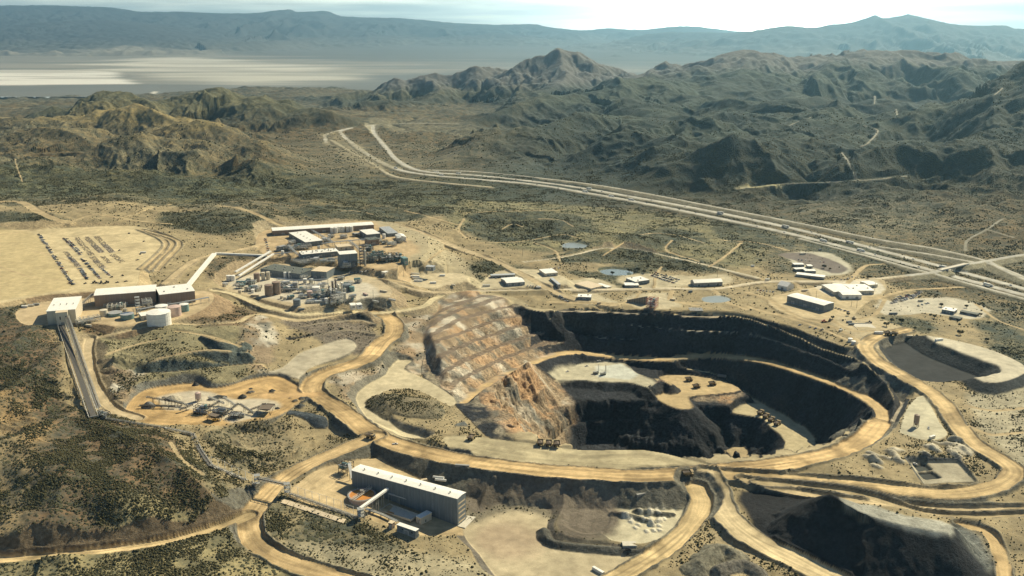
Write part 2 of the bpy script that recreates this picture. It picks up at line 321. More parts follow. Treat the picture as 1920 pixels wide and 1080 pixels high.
def lay(sl, m, col, vary=.06, seed=0):
    """set the real colour of the ground where m is 1"""
    if col is None: return
    x, y = GX[sl], GY[sl]; m = m[..., None]
    n = fbm(x, y, 22, 4, 200 + seed)[..., None]
    TINT[sl] = TINT[sl] * (1 - m) + m * np.array(col) * (1 + n * vary * 3)
def bench(d, step, slope):
    """stepped wall: rise over a run, then a flat"""
    k = np.floor(d / step); f = d / step - k
    return (k + np.clip(f / .72, 0, 1)) * step * slope
def grade(pts, closed, width=0, cut=.8, fill=.7, col=None, bank=BANK, veg=0, cls=0, step=0, rag=.12, reach=70, berm=0, mode='both', rockbank=.6, tracks=0, plane=None, seed=0, bankveg=.0, inner=0, bermcol=None, soft=1.2, sides=None):
    sl = window(pts, reach + width); x, y = GX[sl], GY[sl]
    d, z, sd, run = seg_dist(x, y, pts, closed)
    if closed:
        ins = inside(x, y, pts); dist = d
        d = np.where(ins, 0, d)
        if plane is not None: z = np.full_like(d, plane)
        elif closed:
            A = np.array(pts); G = np.c_[A[:, 0], A[:, 1], np.ones(len(A))]; k, *_ = np.linalg.lstsq(G, A[:, 2], rcond=None)
            z = k[0] * x + k[1] * y + k[2]
        z = z + fbm(x, y, 35, 3, 300 + seed) * .25
    else:
        dist = d; d = np.maximum(d - width / 2 + (fbm(x, y, 12, 3, 302) * min(2.2, width * .1)), 0); ins = d <= 0
        z = z + fbm(x, y, 18, 2, 301) * .12
    old = HT[sl].copy()
    dj = d * (1 + rag * fbm(x, y, 16, 4, 310 + seed) * 2) + rag * 3 * fbm(x, y, 9, 3, 320 + seed) * np.minimum(d / 4, 1)
    dj = np.maximum(dj, 0)
    up = z + (bench(dj, step, cut) if step else dj * cut); dn = z - dj * fill
    new = old
    if mode in ('both', 'cut'): new = np.minimum(new, up)
    if mode in ('both', 'fill'): new = np.maximum(new, dn)
    new = np.where(d > reach, old, new)
    if sides is not None: new = np.where((d > 0) & (sd != sides), old, new)
    new = np.where(ins, z if mode == 'both' else new, new)
    changed = smooth(.25, 1.6, np.abs(new - old)) * (~ins)
    if berm:
        bd = (d if not closed else dist)
        bm = np.exp(-((bd - 2.0) / 1.5) ** 2) * smooth(-.75, -.35, fbm(x, y, 45, 2, 400 + seed)) * (~ins)
        bh = new + 0.0
        new = new + bm * berm * (1 + .3 * fbm(x, y, 6, 2, 401))
        changed = np.maximum(changed, bm * .8)
    HT[sl] = new
    if bank is not None:
        lay(sl, changed, bank, .10, seed); VEG[sl] = VEG[sl] * (1 - changed) + changed * bankveg; ROCK[sl] = np.maximum(ROCK[sl] * (1 - changed), changed * rockbank)
    m = (1 - smooth(0, soft, d)) if col is not None else (ins * 1.0)
    if col is not None:
        lay(sl, m, col, .09, seed)
        if tracks:
            w = (fbm(dist * 1.0 + fbm(x, y, 60, 2, 431) * 3, run * .02, 2.6, 3, 420 + seed) * tracks)[..., None] * m[..., None]
            TINT[sl] *= (1 + w * .6)
            wp = smooth(.1, .4, fbm(x, y, 30, 3, 433)) * m * .34 * min(1, tracks); wp = wp + smooth(.15, .3, fbm(x, y, 9, 3, 436)) * m * .10; TINT[sl] *= (1 - wp[..., None])
        VEG[sl] = VEG[sl] * (1 - m) + m * veg; ROCK[sl] *= (1 - m)
    if cls: CLS[sl][d < .6] = cls
    return sl
def PP(pp, z=None, k=0, closed=True):
    pts = [P(q[0], q[1], q[2] if len(q) > 2 else z) for q in pp]
    return curve(pts, k, closed) if k else pts
def pad(pp, z=None, k=3, **kw): return grade(PP(pp, z, k), True, **kw)
def road(pp, w, z=None, k=5, **kw):
    kw.setdefault('cls', 1); kw.setdefault('col', ROAD); kw.setdefault('tracks', .5)
    return grade(PP(pp, z, k, False), False, width=w, **kw)
def track(pp, w, z=None, **kw):
    """a road that follows the ground"""
    pts = drape(pp, 5); kw.setdefault('col', TAN)
    kw.setdefault('tracks', .3); kw.setdefault('rockbank', .2); kw.setdefault('cls', 1)
    return grade(pts, False, width=w, **kw)
def ground_z(x, y):
    u = x / y; c = (u - U0) / (U1 - U0) * (NC - 1); c = np.clip(c, 0, NC - 1.001); r = np.interp(y, YS, np.arange(NR)); r = np.clip(r, 0, NR - 1.001)
    r0 = r.astype(int); c0 = c.astype(int); fr = r - r0; fc = c - c0
    return (HT[r0, c0] * (1 - fr) + HT[r0 + 1, c0] * fr) * (1 - fc) + (HT[r0, c0 + 1] * (1 - fr) + HT[r0 + 1, c0 + 1] * fr) * fc
_ty = np.exp(np.linspace(math.log(560), math.log(9000), 5200))
def hit(px, py, lift=0):
    dx = (px - 960) / FPX; dy = (540 - py) / FPX; vy = CP + dy * SP; vz = -SP + dy * CP; t = _ty / vy
    x = dx * t; z = H + vz * t; g = ground_z(x, _ty) + lift
    i = int(np.argmax(z <= g)); i = max(i, 1)
    a = z[i - 1] - g[i - 1]; b = z[i] - g[i]; f = a / (a - b) if a != b else 0
    Y = _ty[i - 1] + f * (_ty[i] - _ty[i - 1]); tt = Y / vy
    return (dx * tt, Y, float(ground_z(np.array([dx * tt]), np.array([Y]))[0]))
def drape(pp, k=5):
    w = [hit(q[0], q[1]) for q in pp]
    c = curve(w, k) if len(w) > 2 else w
    zs = np.array([q[2] for q in c]); 
    if len(zs) > 4: zs = np.convolve(np.pad(zs, 2, 'edge'), np.ones(5) / 5, 'valid')
    return [(c[i][0], c[i][1], zs[i]) for i in range(len(c))]
def paint(pp, col, z=0, k=3, feather=4, veg=0, rock=None, rag=1.0, drp=False, a=1.0, vary=.06, seed=0, cls=0):
    pts = ([hit(*q[:2]) for q in pp] if drp else PP(pp, z)); pts = curve(pts, k, True) if k else pts
    sl = window(pts, feather * 3 + 10); x, y = GX[sl], GY[sl]
    d, *_ = seg_dist(x, y, pts, True); d = np.where(inside(x, y, pts), -d, d)
    d = d + rag * feather * fbm(x, y, feather * 5 + 4, 4, 500 + seed) * 1.5
    m = (1 - smooth(-feather, feather, d)) * a
    lay(sl, m, col, vary, seed)
    if veg is not None: VEG[sl] = VEG[sl] * (1 - m) + m * veg
    if rock is not None: ROCK[sl] = ROCK[sl] * (1 - m) + m * rock
    if cls: CLS[sl][d < 0] = cls
def pile(pp, z=None, slope=.7, k=3, col=None, rag=.25, rock=.6, veg=0, seed=0, closed=True, w=0, cls=0, reach=60):
    pts = PP(pp, z, k, closed)
    sl = window(pts, reach + w); x, y = GX[sl], GY[sl]
    d, zz, *_ = seg_dist(x, y, pts, closed)
    if closed:
        d = np.where(inside(x, y, pts), 0, d)
        A = np.array(pts); G = np.c_[A[:, 0], A[:, 1], np.ones(len(A))]; kk, *_ = np.linalg.lstsq(G, A[:, 2], rcond=None); zz = kk[0] * x + kk[1] * y + kk[2]
    else: d = np.maximum(d - w / 2, 0)
    d = np.maximum(d * (1 + rag * fbm(x, y, 14, 4, 610 + seed)) + rag * 4 * fbm(x, y, 8, 3, 600 + seed) * np.minimum(d / 3, 1), 0)
    cand = zz - slope * d
    up = cand > HT[sl]
    m = smooth(0, .8, cand - HT[sl]); HT[sl] = np.maximum(HT[sl], cand)
    if col is not None: lay(sl, m, col, .08, seed)
    VEG[sl] = VEG[sl] * (1 - m) + m * veg; ROCK[sl] = np.maximum(ROCK[sl] * (1 - m), m * rock)
    if cls: CLS[sl][up] = cls
def dunes(pp, n, h, ln, wd, ang, seed, col=None, z=0):
    """rows of dumped loads"""
    pts = PP(pp, z); rnd = random.Random(seed); A = np.array(pts); c = 0
    while c < n:
        x = rnd.uniform(A[:, 0].min(), A[:, 0].max()); y = rnd.uniform(A[:, 1].min(), A[:, 1].max())
        if not inside(np.array([x]), np.array([y]), pts)[0]: continue
        c += 1; a = ang + rnd.uniform(-.2, .2); sl = window([(x, y, 0)], ln * 1.5)
        X = GX[sl] - x; Y = GY[sl] - y; p = X * math.cos(a) + Y * math.sin(a); q = -X * math.sin(a) + Y * math.cos(a)
        b = np.exp(-(p / ln * 1.6) ** 4 - (q / wd * 1.5) ** 2) * h * rnd.uniform(.6, 1.1)
        HT[sl] += b; m = smooth(.1, .6, b / h)
        if col is not None: lay(sl, m, col, .1, seed)
        VEG[sl] *= 1 - m; ROCK[sl] = np.maximum(ROCK[sl], m * .5)

# ================================================================ disturbed ground (colour first)
paint([(-60,425),(60,430),(150,425),(260,420),(330,430),(420,440),(500,440),(700,445),(800,420),(900,400),(1100,385),(1160,400),(1120,430),(1000,430),(960,470),(1100,475),(1300,500),(1400,470),(1450,500),(1600,500),(1800,560),(1960,660),(1960,1120),(-60,1120),(-60,1065),(300,1035),(460,980),(400,880),(260,800),(90,770),(100,640),(-60,560)], (.33,.27,.155), 10, feather=14, veg=.26, rock=.1, vary=.10)
paint([(860,385),(960,365),(1180,385),(1340,410),(1440,455),(1380,500),(1200,470),(1000,480),(880,450),(830,420)], (.26,.235,.125), 5, feather=20, veg=.7)
paint([(-40,620),(60,640),(105,660),(120,770),(240,790),(330,830),(370,900),(440,950),(440,970),(300,1010),(100,1035),(-60,1045)], REDSOIL, 12, feather=8, veg=1.0, rock=.0, seed=3)
paint([(-40,760),(60,780),(90,830),(60,900),(-40,880)], (.33,.23,.11), 12, feather=12, veg=.7, seed=5)
paint([(-40,840),(50,850),(40,1000),(-60,1020)], (.34,.26,.14), 5, feather=14, veg=.85, seed=6)
paint([(240,970),(430,1000),(470,1040),(620,1078),(620,1120),(0,1120),(0,1065),(200,1045)], (.34,.29,.15), -10, feather=8, veg=.75, seed=7)
paint([(500,940),(640,985),(720,1010),(800,1080),(640,1070),(540,1040),(490,990)], (.30,.25,.14), -14, feather=6, veg=1, seed=8)
paint([(540,1030),(760,1040),(900,1060),(940,1110),(700,1110)], (.42,.37,.24), -16, feather=10, veg=.5, seed=9)
# spoil slopes between plant and pit
paint([(180,640),(300,610),(440,610),(460,690),(270,715),(190,700)], (.27,.24,.14), 20, feather=8, veg=.35, rock=.3)
paint([(330,575),(420,560),(480,575),(440,605),(350,605)], REDSOIL, 34, feather=8, veg=.75)
paint([(150,600),(220,590),(250,600),(230,620),(160,620)], REDSOIL, 38, feather=6, veg=.4)
paint([(405,490),(500,480),(520,510),(430,530),(380,520)], (.25,.19,.11), 34, feather=6, veg=.9)
paint([(520,590),(640,600),(690,600),(700,640),(640,650),(560,620)], (.20,.17,.13), 12, feather=8, veg=.3, rock=.8)
OLV = (.15,.145,.085)
for q in ([(1040,478),(1180,472),(1260,480),(1320,495),(1340,508),(1250,508),(1160,500),(1060,496)], [(870,405),(960,395),(1080,402),(1120,425),(1080,445),(1000,452),(920,450),(875,430)], [(840,500),(900,490),(970,495),(985,510),(900,515),(840,512)], [(830,520),(900,515),(930,530),(890,543),(820,540)],
          [(1200,430),(1290,428),(1330,445),(1270,460),(1180,455)], [(1340,415),(1420,425),(1500,455),(1440,465),(1360,450)], [(310,400),(420,395),(520,405),(500,430),(420,440),(330,428)], [(-40,392),(60,395),(120,415),(90,428),(-40,432)], [(560,388),(700,392),(820,388),(860,395),(800,412),(620,412),(540,405)], [(1060,505),(1200,512),(1160,535),(1080,520)],
          [(1620,600),(1700,590),(1760,610),(1700,625)], [(1500,440),(1640,470),(1700,500),(1620,500),(1520,475)], [(1830,600),(1940,640),(1940,690),(1880,660)]):
    paint(q, OLV, 5, feather=14, veg=1.25, a=.85, drp=True, rag=1.6)
# ================================================================ the open pit
ORE = (.36,.27,.18)
pitrim = [(845,553,8),(930,549,5),(975,560,2),(1010,574,0),(1100,575,0),(1280,583,0),(1397,589,0),(1497,615,0),(1597,652,0),(1640,676,0),(1700,728,0),(1700,760,0),(1670,810,0),(1610,845,0),(1500,860,0),(1345,868,0),(1276,856,0),(1212,843,0),(1086,843,0),(1007,832,0),(930,826,-2),(880,790,-6),(850,758,-8),(800,715,-9),(790,690,-9),(800,650,-5),(800,610,3)]
pts = PP(pitrim, None, 3)
pitsl = window(pts, 10); ins = inside(GX[pitsl], GY[pitsl], pts); CLS[pitsl][ins] = 3
pitd, *_ = seg_dist(GX[pitsl], GY[pitsl], pts, True); pitins = ins
eastm = smooth(-.005, .02, GX[pitsl] / GY[pitsl]) * ins * smooth(0, 10, pitd)
HT[pitsl] = HT[pitsl] * (1 - eastm) + eastm * (-1 + .3 * fbm(GX[pitsl], GY[pitsl], 30, 3, 705))
FLOOR = [(1085,838),(1180,828),(1300,830),(1400,836),(1462,850),(1468,920),(1400,962),(1300,972),(1140,964),(1062,905)]
def pitfeat(fn, *a, **k):
    k.setdefault('reach', 170); k.setdefault('bank', None); k.setdefault('rag', .10); return fn(*a, **k)
pitfeat(pad, FLOOR, -118, cut=1.25, mode='cut', step=19, col=None)
Apl = [(1023,711),(1072,686),(1121,677),(1171,681),(1194,700),(1230,712),(1225,728),(1190,718),(1145,716),(1110,714),(1042,712)]
Bpl = [(1235,706),(1280,702),(1323,707),(1357,714),(1388,731),(1345,738),(1293,744),(1303,764),(1280,768),(1250,758),(1225,739),(1248,726)]
Dpl = [(1373,774),(1390,758),(1423,757),(1467,767),(1527,820),(1515,858),(1460,862),(1473,828),(1447,802),(1423,782)]
LR = [(1247,677,-60),(1290,689,-65),(1340,701,-72),(1382,722,-77),(1425,755,-83),(1480,793,-83)]
UR = [(1640,812,-6),(1655,780,-11),(1638,757,-19),(1596,732,-28),(1513,701,-34),(1430,677,-41),(1347,667,-51),(1280,669,-53.5),(1247,673,-55),(1174,671,-57),(1124,664,-54),(1072,661,-50),(1028,668,-44),(984,686,-38),(940,706,-29),(897,732,-20),(862,757,-12)]
URp = PP(UR, None, 5, False)
grade(URp, False, width=16, cut=1.3, fill=.8, mode='cut', step=15, bank=None, reach=95, rag=.04)
# long stepped north-west wall: terraces on its easy slope
wall = PP([(800,600,5),(850,556,8),(940,552,4),(1000,580,0),(1060,600,-10),(1090,655,-45),(1028,664,-42),(984,680,-36),(940,700,-28),(897,726,-20),(862,750,-12),(815,700,-8),(790,640,-4)], None, 2)
sl = window(wall, 20); x, y = GX[sl], GY[sl]; ins = inside(x, y, wall); dd, *_ = seg_dist(x, y, wall, True); m = smooth(0, 14, dd) * ins
h = HT[sl] + fbm(x, y, 60, 3, 700) * 3 + fbm(x, y, 14, 3, 701) * 1.6
rl = PP(UR[9:], None, 5, False); dr_, zr_, *_ = seg_dist(x, y, rl)
dn = np.maximum(dr_ - 8 + fbm(x, y, 40, 3, 702) * 5 + fbm(x, y, 13, 3, 703) * 3.0, 0); bk = np.floor(dn / 22); bf = dn / 22 - bk
hs = zr_ + (bk + np.clip(bf / .5, 0, 1)) * 9.0; hs = np.minimum(hs, 7 + fbm(x, y, 50, 3, 704) * 3 - 0 * dd)
nwflat = (bf > .54) & ins; nwm = m.copy(); nwsl = sl
HT[sl] = HT[sl] * (1 - m) + m * hs
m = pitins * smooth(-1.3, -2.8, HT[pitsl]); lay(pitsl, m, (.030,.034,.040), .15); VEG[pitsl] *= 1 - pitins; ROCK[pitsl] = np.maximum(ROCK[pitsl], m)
m = pitins * (1 - m); lay(pitsl, m, (.40,.34,.21), .1)
# worked floor levels
inner = [(1030,690,-58),(1130,676,-60),(1250,684,-64),(1345,702,-71),(1384,722,-76),(1428,756,-82),(1485,793,-83),(1532,828,-83),(1518,858,-83),(1400,850,-88),(1200,850,-88),(1085,840,-84),(1050,760,-72)]
grade(PP(inner, None, 2), True, mode='cut', cut=1.35, bank=None, reach=110, rag=.05)
pitfeat(grade, PP(LR, None, 5, False), False, width=13, cut=1.5, fill=.9, mode='both', reach=80)
for pl, z, f in ((Apl, -61, .80), (Bpl, -72, .85), (Dpl, -83, .95)):
    pitfeat(pad, pl, z, cut=1.6, fill=f, mode='both', reach=90, rag=.14)
pitfeat(pad, FLOOR, -118, cut=.0, fill=0, mode='fill', reach=1)
RMP = dict(width=14, cut=1.3, mode='both', bank=None, reach=75, rag=.10, col=ROAD, cls=1, tracks=.4)
grade(PP(UR[:11], None, 5, False), False, fill=1.5, **RMP)
grade(PP(UR[10:], None, 5, False), False, fill=.74, **dict(RMP, cut=.9))
pitfeat(grade, PP(LR, None, 5, False), False, width=11, cut=.0, fill=.0, mode='none', reach=1, col=(.42,.35,.21))
# ridge of blasted rock by plateau A and mound in floor
pile([(1222,722,-62),(1240,712,-60),(1258,720,-62)], None, .8, 2, (.16,.12,.09), closed=False, w=3, reach=12)
pile([(1362,845,-112),(1398,838,-112),(1425,852,-114),(1400,868,-114)], None, .6, 2, TAN, reach=16, rock=.2)
# rim bench
road([(1040,584,-6),(1100,584,-5),(1280,592,-6),(1380,597,-7),(1463,620,-9),(1547,657,-12),(1613,683,-14),(1650,708,-16),(1684,743,-16),(1690,765,-12),(1668,800,-5)], 5, cut=1.2, fill=1.1, reach=20, bank=None, col=(.42,.36,.25), tracks=0, berm=1.2, cls=3)
for pp in ([(1060,603,-18),(1174,611,-21),(1280,619,-22),(1380,623,-20),(1463,643,-19),(1547,676,-19),(1600,701,-20)], [(1070,630,-38),(1130,635,-39),(1190,640,-40)]):
    grade(PP(pp, None, 5, False), False, width=2.8, cut=1.6, fill=3.0, reach=9, bank=None, col=(.30,.28,.22), rag=.05, veg=0, soft=.6)  # thin wall ledges; light on their lips painted in as a paler colour
# rock colours: ore bands of the north-west wall and the slope below the ramp
def bands(pp, z, seed, pale=.6, orange=.6, cols=None, thr=0):
    pts = PP(pp, z, 2); sl = window(pts, 20); x, y = GX[sl], GY[sl]
    d, *_ = seg_dist(x, y, pts, True); d = np.where(inside(x, y, pts), -d, d) + fbm(x, y, 25, 3, 720 + seed) * 9
    m = 1 - smooth(-6, 6, d)
    lay(sl, m, (.29,.225,.145), .12, seed)
    a = smooth(.0, .35, fbm(x + y * .4, (y - x * .4) * 1.0, 34, 5, 730 + seed)) * m * pale; lay(sl, a, (.62,.59,.48), .1)
    b = smooth(.05, .35, fbm(x * .8 - y, y + x * .6, 30, 5, 740 + seed)) * m * orange; lay(sl, b, (.50,.31,.16), .1)
    c = smooth(.10, .4, fbm(x, y, 22, 4, 750 + seed)) * m * .75; lay(sl, c, (.11,.115,.10), .1)
    return sl, m
bands([(800,595,5),(850,556,6),(930,555,4),(975,590,-8),(1035,625,-25),(1040,655,-42),(984,683,-36),(930,705,-28),(862,752,-12),(820,700,-8),(790,650,-5)], None, 1, pale=.6, orange=.5)
bands([(900,735,-20),(985,690,-40),(1030,700,-50),(1045,740,-80),(1060,780,-100),(1075,815,-110),(1040,830,-60),(990,826,-10),(930,800,-8)], None, 2, pale=.4, orange=.7)
bands([(1385,729,-74),(1350,738,-76),(1300,745,-76),(1306,762,-80),(1345,768,-86),(1375,768,-84)], None, 3, pale=.1, orange=.7)
bands([(610,700,2),(700,690,0),(760,640,-2),(780,660,-6),(740,690,-8),(700,730,-8),(660,760,-6),(640,740,0)], None, 4, pale=.5, orange=.1)
bands([(745,602,7),(800,592,6),(800,650,-4),(788,700,-8),(742,678,-4),(762,640,2)], None, 9, pale=.6, orange=.25)
bands([(455,640,12),(490,600,14),(520,640,8),(500,700,6),(470,700,6)], None, 5, pale=.8, orange=.1)
bands([(780,575,10),(850,560,8),(840,600,0),(790,620,0)], None, 6, pale=.6, orange=.1)
paint(Apl, (.46,.43,.31), -61, 2, 4, rock=.1); paint([(1115,686),(1165,683),(1200,702),(1180,712),(1120,708)], (.50,.52,.45), -61, 1, 3)
paint(Bpl, (.46,.36,.20), -72, 2, 3, rock=.1); paint(Dpl, (.45,.39,.24), -83, 2, 3, rock=.1)
paint([(1120,675),(1200,680)], TAN, -58, 0, 2) if False else None
m = (smooth(0, 1, (nwflat * 1.0)) * nwm * .85); lay(nwsl, m, (.165,.13,.095), .1)
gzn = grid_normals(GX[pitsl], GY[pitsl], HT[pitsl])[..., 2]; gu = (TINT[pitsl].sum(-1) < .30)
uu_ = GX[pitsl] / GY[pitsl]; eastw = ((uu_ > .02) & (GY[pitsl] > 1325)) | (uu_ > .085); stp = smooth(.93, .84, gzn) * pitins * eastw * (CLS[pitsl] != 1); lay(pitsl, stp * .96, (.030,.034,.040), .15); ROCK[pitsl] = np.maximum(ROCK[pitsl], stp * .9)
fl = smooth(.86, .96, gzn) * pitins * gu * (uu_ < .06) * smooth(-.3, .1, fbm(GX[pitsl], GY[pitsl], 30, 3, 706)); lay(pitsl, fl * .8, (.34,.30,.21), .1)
# coarse relief on every bare rock face
rk = np.clip(ROCK, 0, 1) * (GY < 3000)
HT += rk * (fbm(GX, GY, 14, 3, 760, .5, True) * .7 + fbm(GX, GY, 5, 2, 770) * .55)
# ================================================================ pads and roads of the works
pad([(0,432),(80,430),(150,426),(255,424),(300,440),(310,455),(290,480),(262,505),(255,535),(200,545),(110,552),(40,560),(-80,565),(-80,440)], 47, col=(.50,.42,.25), fill=.5, cut=.4, bank=TAN, rag=.05, reach=30, tracks=0)
paint([(-60,436),(60,436),(90,470),(130,520),(130,540),(40,556),(-60,556)], (.46,.38,.21), 47, feather=5, rock=0)
for k in range(3):
    q = [(262 + 14 * k, 430 + 3 * k), (300 + 14 * k, 446 + 2 * k), (312 + 12 * k, 462), (290 + 12 * k, 486), (266 + 14 * k, 506 + k)]
    grade(drape(q, 4), False, width=7, col=TAN, berm=2.2, cut=.5, fill=.5, reach=14, bank=BANK, seed=k, tracks=0)
# left ore buildings terrace
pad([(150,560),(250,555),(380,545),(400,560),(380,580),(330,600),(250,615),(170,605),(60,612),(30,590),(60,570)], 40, col=(.45,.36,.22), cut=.5, fill=.6, bank=(.27,.20,.12), reach=30, rag=.12)
pad([(500,432),(600,420),(700,414),(790,430),(800,470),(790,500),(700,520),(640,505),(560,505),(500,480),(480,455)], 36, col=(.44,.34,.20), cut=.5, fill=.5, bank=(.33,.28,.18), reach=30, tracks=.2)
pad([(420,525),(480,500),(560,495),(640,510),(700,520),(735,545),(705,572),(640,578),(560,575),(490,560),(430,545)], 27, col=(.44,.37,.24), cut=.6, fill=.6, bank=(.30,.24,.15), reach=30)
paint([(430,530),(520,505),(620,520),(690,530),(700,560),(600,570),(500,560)], (.50,.46,.36), 27, feather=6)
paint([(700,420),(800,440),(900,500),(880,520),(760,500),(790,470)], (.38,.33,.21), 28, feather=8, veg=.1)
pad([(790,515),(850,512),(880,520),(870,540),(800,540),(770,530)], 17, col=PALE, cut=.5, fill=.5, reach=20, bank=None)
pad([(930,510),(1000,505),(1060,520),(1050,540),(940,545),(900,540)], 7, col=(.45,.40,.27), cut=.5, fill=.5, reach=20, bank=None)
for q in ([(1060,528),(1110,520),(1160,540),(1120,552),(1070,545)], [(1170,515),(1220,512),(1290,520),(1300,535),(1220,542),(1160,530)], [(1290,520),(1360,515),(1370,530),(1300,538)], [(1060,555),(1120,552),(1160,570),(1100,572)], [(1170,560),(1250,548),(1270,575),(1210,580)]):
    paint(q, (.45,.40,.27), 3, feather=5, drp=True)
pad([(1440,560),(1520,540),(1640,520),(1660,545),(1620,570),(1580,600),(1480,590)], 2, col=(.46,.38,.23), cut=.5, fill=.5, reach=20, bank=None)
paint([(1530,530),(1640,525),(1650,550),(1560,555)], CONC, 2, feather=3, a=.7)
paint([(1480,470),(1560,470),(1600,500),(1550,510),(1500,500)], (.44,.42,.32), 3, feather=5)
paint([(1460,472),(1520,470),(1590,495),(1560,505),(1480,480)], (.17,.15,.13), 3, feather=3, veg=.05)
paint([(1650,560),(1780,550),(1860,575),(1820,590),(1740,580),(1660,585)], (.47,.44,.34), 2, feather=3, veg=.05)
paint([(1560,600),(1640,590),(1700,620),(1660,650),(1600,640)], (.44,.37,.23), 1, feather=6, veg=.1)
paint([(1820,740),(1940,720),(1940,900),(1870,830)], (.42,.38,.26), -1, feather=10, veg=.35)
# tailings / dump top to the right
pad([(1690,628),(1720,626),(1800,640),(1870,660),(1925,690),(1890,712),(1845,715),(1800,690),(1740,665),(1700,650)], 7, col=(.52,.48,.36), fill=.6, cut=.5, bank=(.05,.055,.055), reach=40, rag=.1)
pad([(1690,640),(1730,665),(1790,690),(1840,712),(1760,720),(1710,712),(1675,680),(1660,655)], -8, col=(.04,.044,.045), cut=.7, fill=.6, bank=(.045,.05,.05), reach=30, rag=.1)
# terraces between mill and crusher
pad([(500,700),(530,690),(560,665),(600,650),(650,635),(668,650),(640,668),(590,685),(570,700),(575,712),(540,705)], 7, col=(.42,.38,.28), cut=.9, fill=.7, bank=(.17,.16,.125), reach=40, rag=.2, step=9)
pad([(735,678),(773,676),(758,692),(800,712),(850,745),(845,762),(790,735),(735,732),(706,745),(714,770),(748,805),(800,822),(760,822),(700,795),(668,748),(690,722),(725,702)], -8, col=(.50,.44,.29), cut=.8, fill=.7, bank=(.20,.19,.15), reach=30, rag=.2)
pile([(720,742,2),(760,742,3),(800,752,1),(815,775,-2),(770,780,-2),(735,765,0)], None, .45, 2, (.22,.19,.12), veg=.5, reach=22, rock=.5)
pile([(850,800,-2),(870,790,-2),(880,806,-3)], None, .6, 2, (.12,.13,.12), reach=14)
pad([(830,822),(880,818),(990,831),(1088,844),(1210,844),(1300,864),(1335,874),(1280,882),(1100,878),(950,864),(860,845)], -3.0, col=(.40,.35,.22), cut=.5, fill=.8, bank=None, reach=12, rag=.05, tracks=.5)
for q in ([(690,797,-4),(760,830,-4),(850,852,-4),(960,872,-3)],):
    road(q, 16, cut=.5, fill=.5, col=(.45,.39,.25), reach=16, tracks=.5, bank=None)
# crusher yard
pad([(238,765),(262,738),(300,726),(365,719),(392,728),(430,724),(470,712),(520,706),(555,722),(590,735),(562,752),(538,770),(500,785),(430,797),(350,801),(280,797),(240,785)], 3, col=(.46,.32,.15), cut=.9, fill=.9, bank=(.16,.16,.135), reach=30, tracks=.6, rag=.15)
paint([(300,745),(370,733),(430,745),(500,750),(520,765),(440,790),(400,770),(310,765)], (.50,.45,.34), 3, feather=5)
pile([(395,746,5),(408,741,6),(420,742,5)], None, .7, 1, (.07,.075,.075), closed=False, w=3, reach=16, rock=1)
for q in ((455,742), (507,735), (470,733)): pile([(q[0] - 3, q[1], 5.2), (q[0] + 3, q[1] - 1, 5.0)], None, .7, 0, (.08,.08,.075), closed=False, w=1.5, reach=8)
# mill yard and the ground to its right
pad([(560,905,-5),(600,880,-5.5),(660,862,-6.5),(760,858,-10),(830,865,-14),(870,885,-17),(900,960,-20),(885,1000,-21),(800,1008,-18),(700,978,-13),(600,950,-8),(540,930,-5)], None, col=(.48,.38,.22), cut=.9, fill=1.0, bank=(.17,.16,.13), reach=50, tracks=.45, rag=.1)
pad([(870,1000),(880,965),(930,945),(1000,940),(1035,958),(1025,990),(1050,1020),(1200,1045),(1150,1095),(960,1095),(900,1040)], -20, col=(.44,.38,.25), cut=.6, fill=.8, bank=(.13,.12,.10), reach=30, tracks=0)
paint([(900,990),(960,985),(1000,1005),(960,1030),(910,1020)], (.36,.28,.19), -18, feather=14, a=.7)
paint([(850,890),(1060,885),(1120,915),(1150,1000),(1100,1010),(1040,990),(1040,955),(960,935),(880,955)], (.19,.17,.12), -8, feather=8, veg=.1, rock=.25)
pad([(1160,925),(1280,915),(1290,935),(1260,1000),(1200,1020),(1130,1000)], -17, col=(.50,.46,.32), cut=.7, fill=.7, bank=(.12,.12,.10), reach=24, tracks=0)
pad([(1075,960),(1110,950),(1140,965),(1135,990),(1100,1000),(1065,985)], -18, col=(.46,.41,.27), cut=.4, fill=.6, bank=None, reach=20)
pile([(1200,926,-12),(1235,932,-12),(1250,943,-14)], None, .9, 2, (.11,.11,.09), closed=False, w=2, reach=14)
pile([(1195,954,-14),(1240,960,-14),(1262,962,-15)], None, .9, 2, (.11,.11,.09), closed=False, w=2, reach=12)
pile([(1150,958,-14),(1190,966,-14),(1225,978,-15)], None, .9, 2, (.11,.11,.09), closed=False, w=2, reach=12)
pile([(1020,990,-15),(1028,1008,-15),(1060,1018,-16),(1140,1025,-16),(1215,1031,-16)], None, .9, 2, (.10,.10,.085), closed=False, w=3, reach=12)
# dark gully stockpile under the crusher yard
pile([(545,772,2),(575,776,1),(600,782,0)], None, .62, 2, (.07,.085,.095), closed=False, w=8, reach=60, rock=.9, rag=.3)
paint([(400,800),(520,795),(540,830),(600,845),(560,868),(470,890),(420,860)], (.30,.25,.15), drp=True, feather=6, veg=.7)
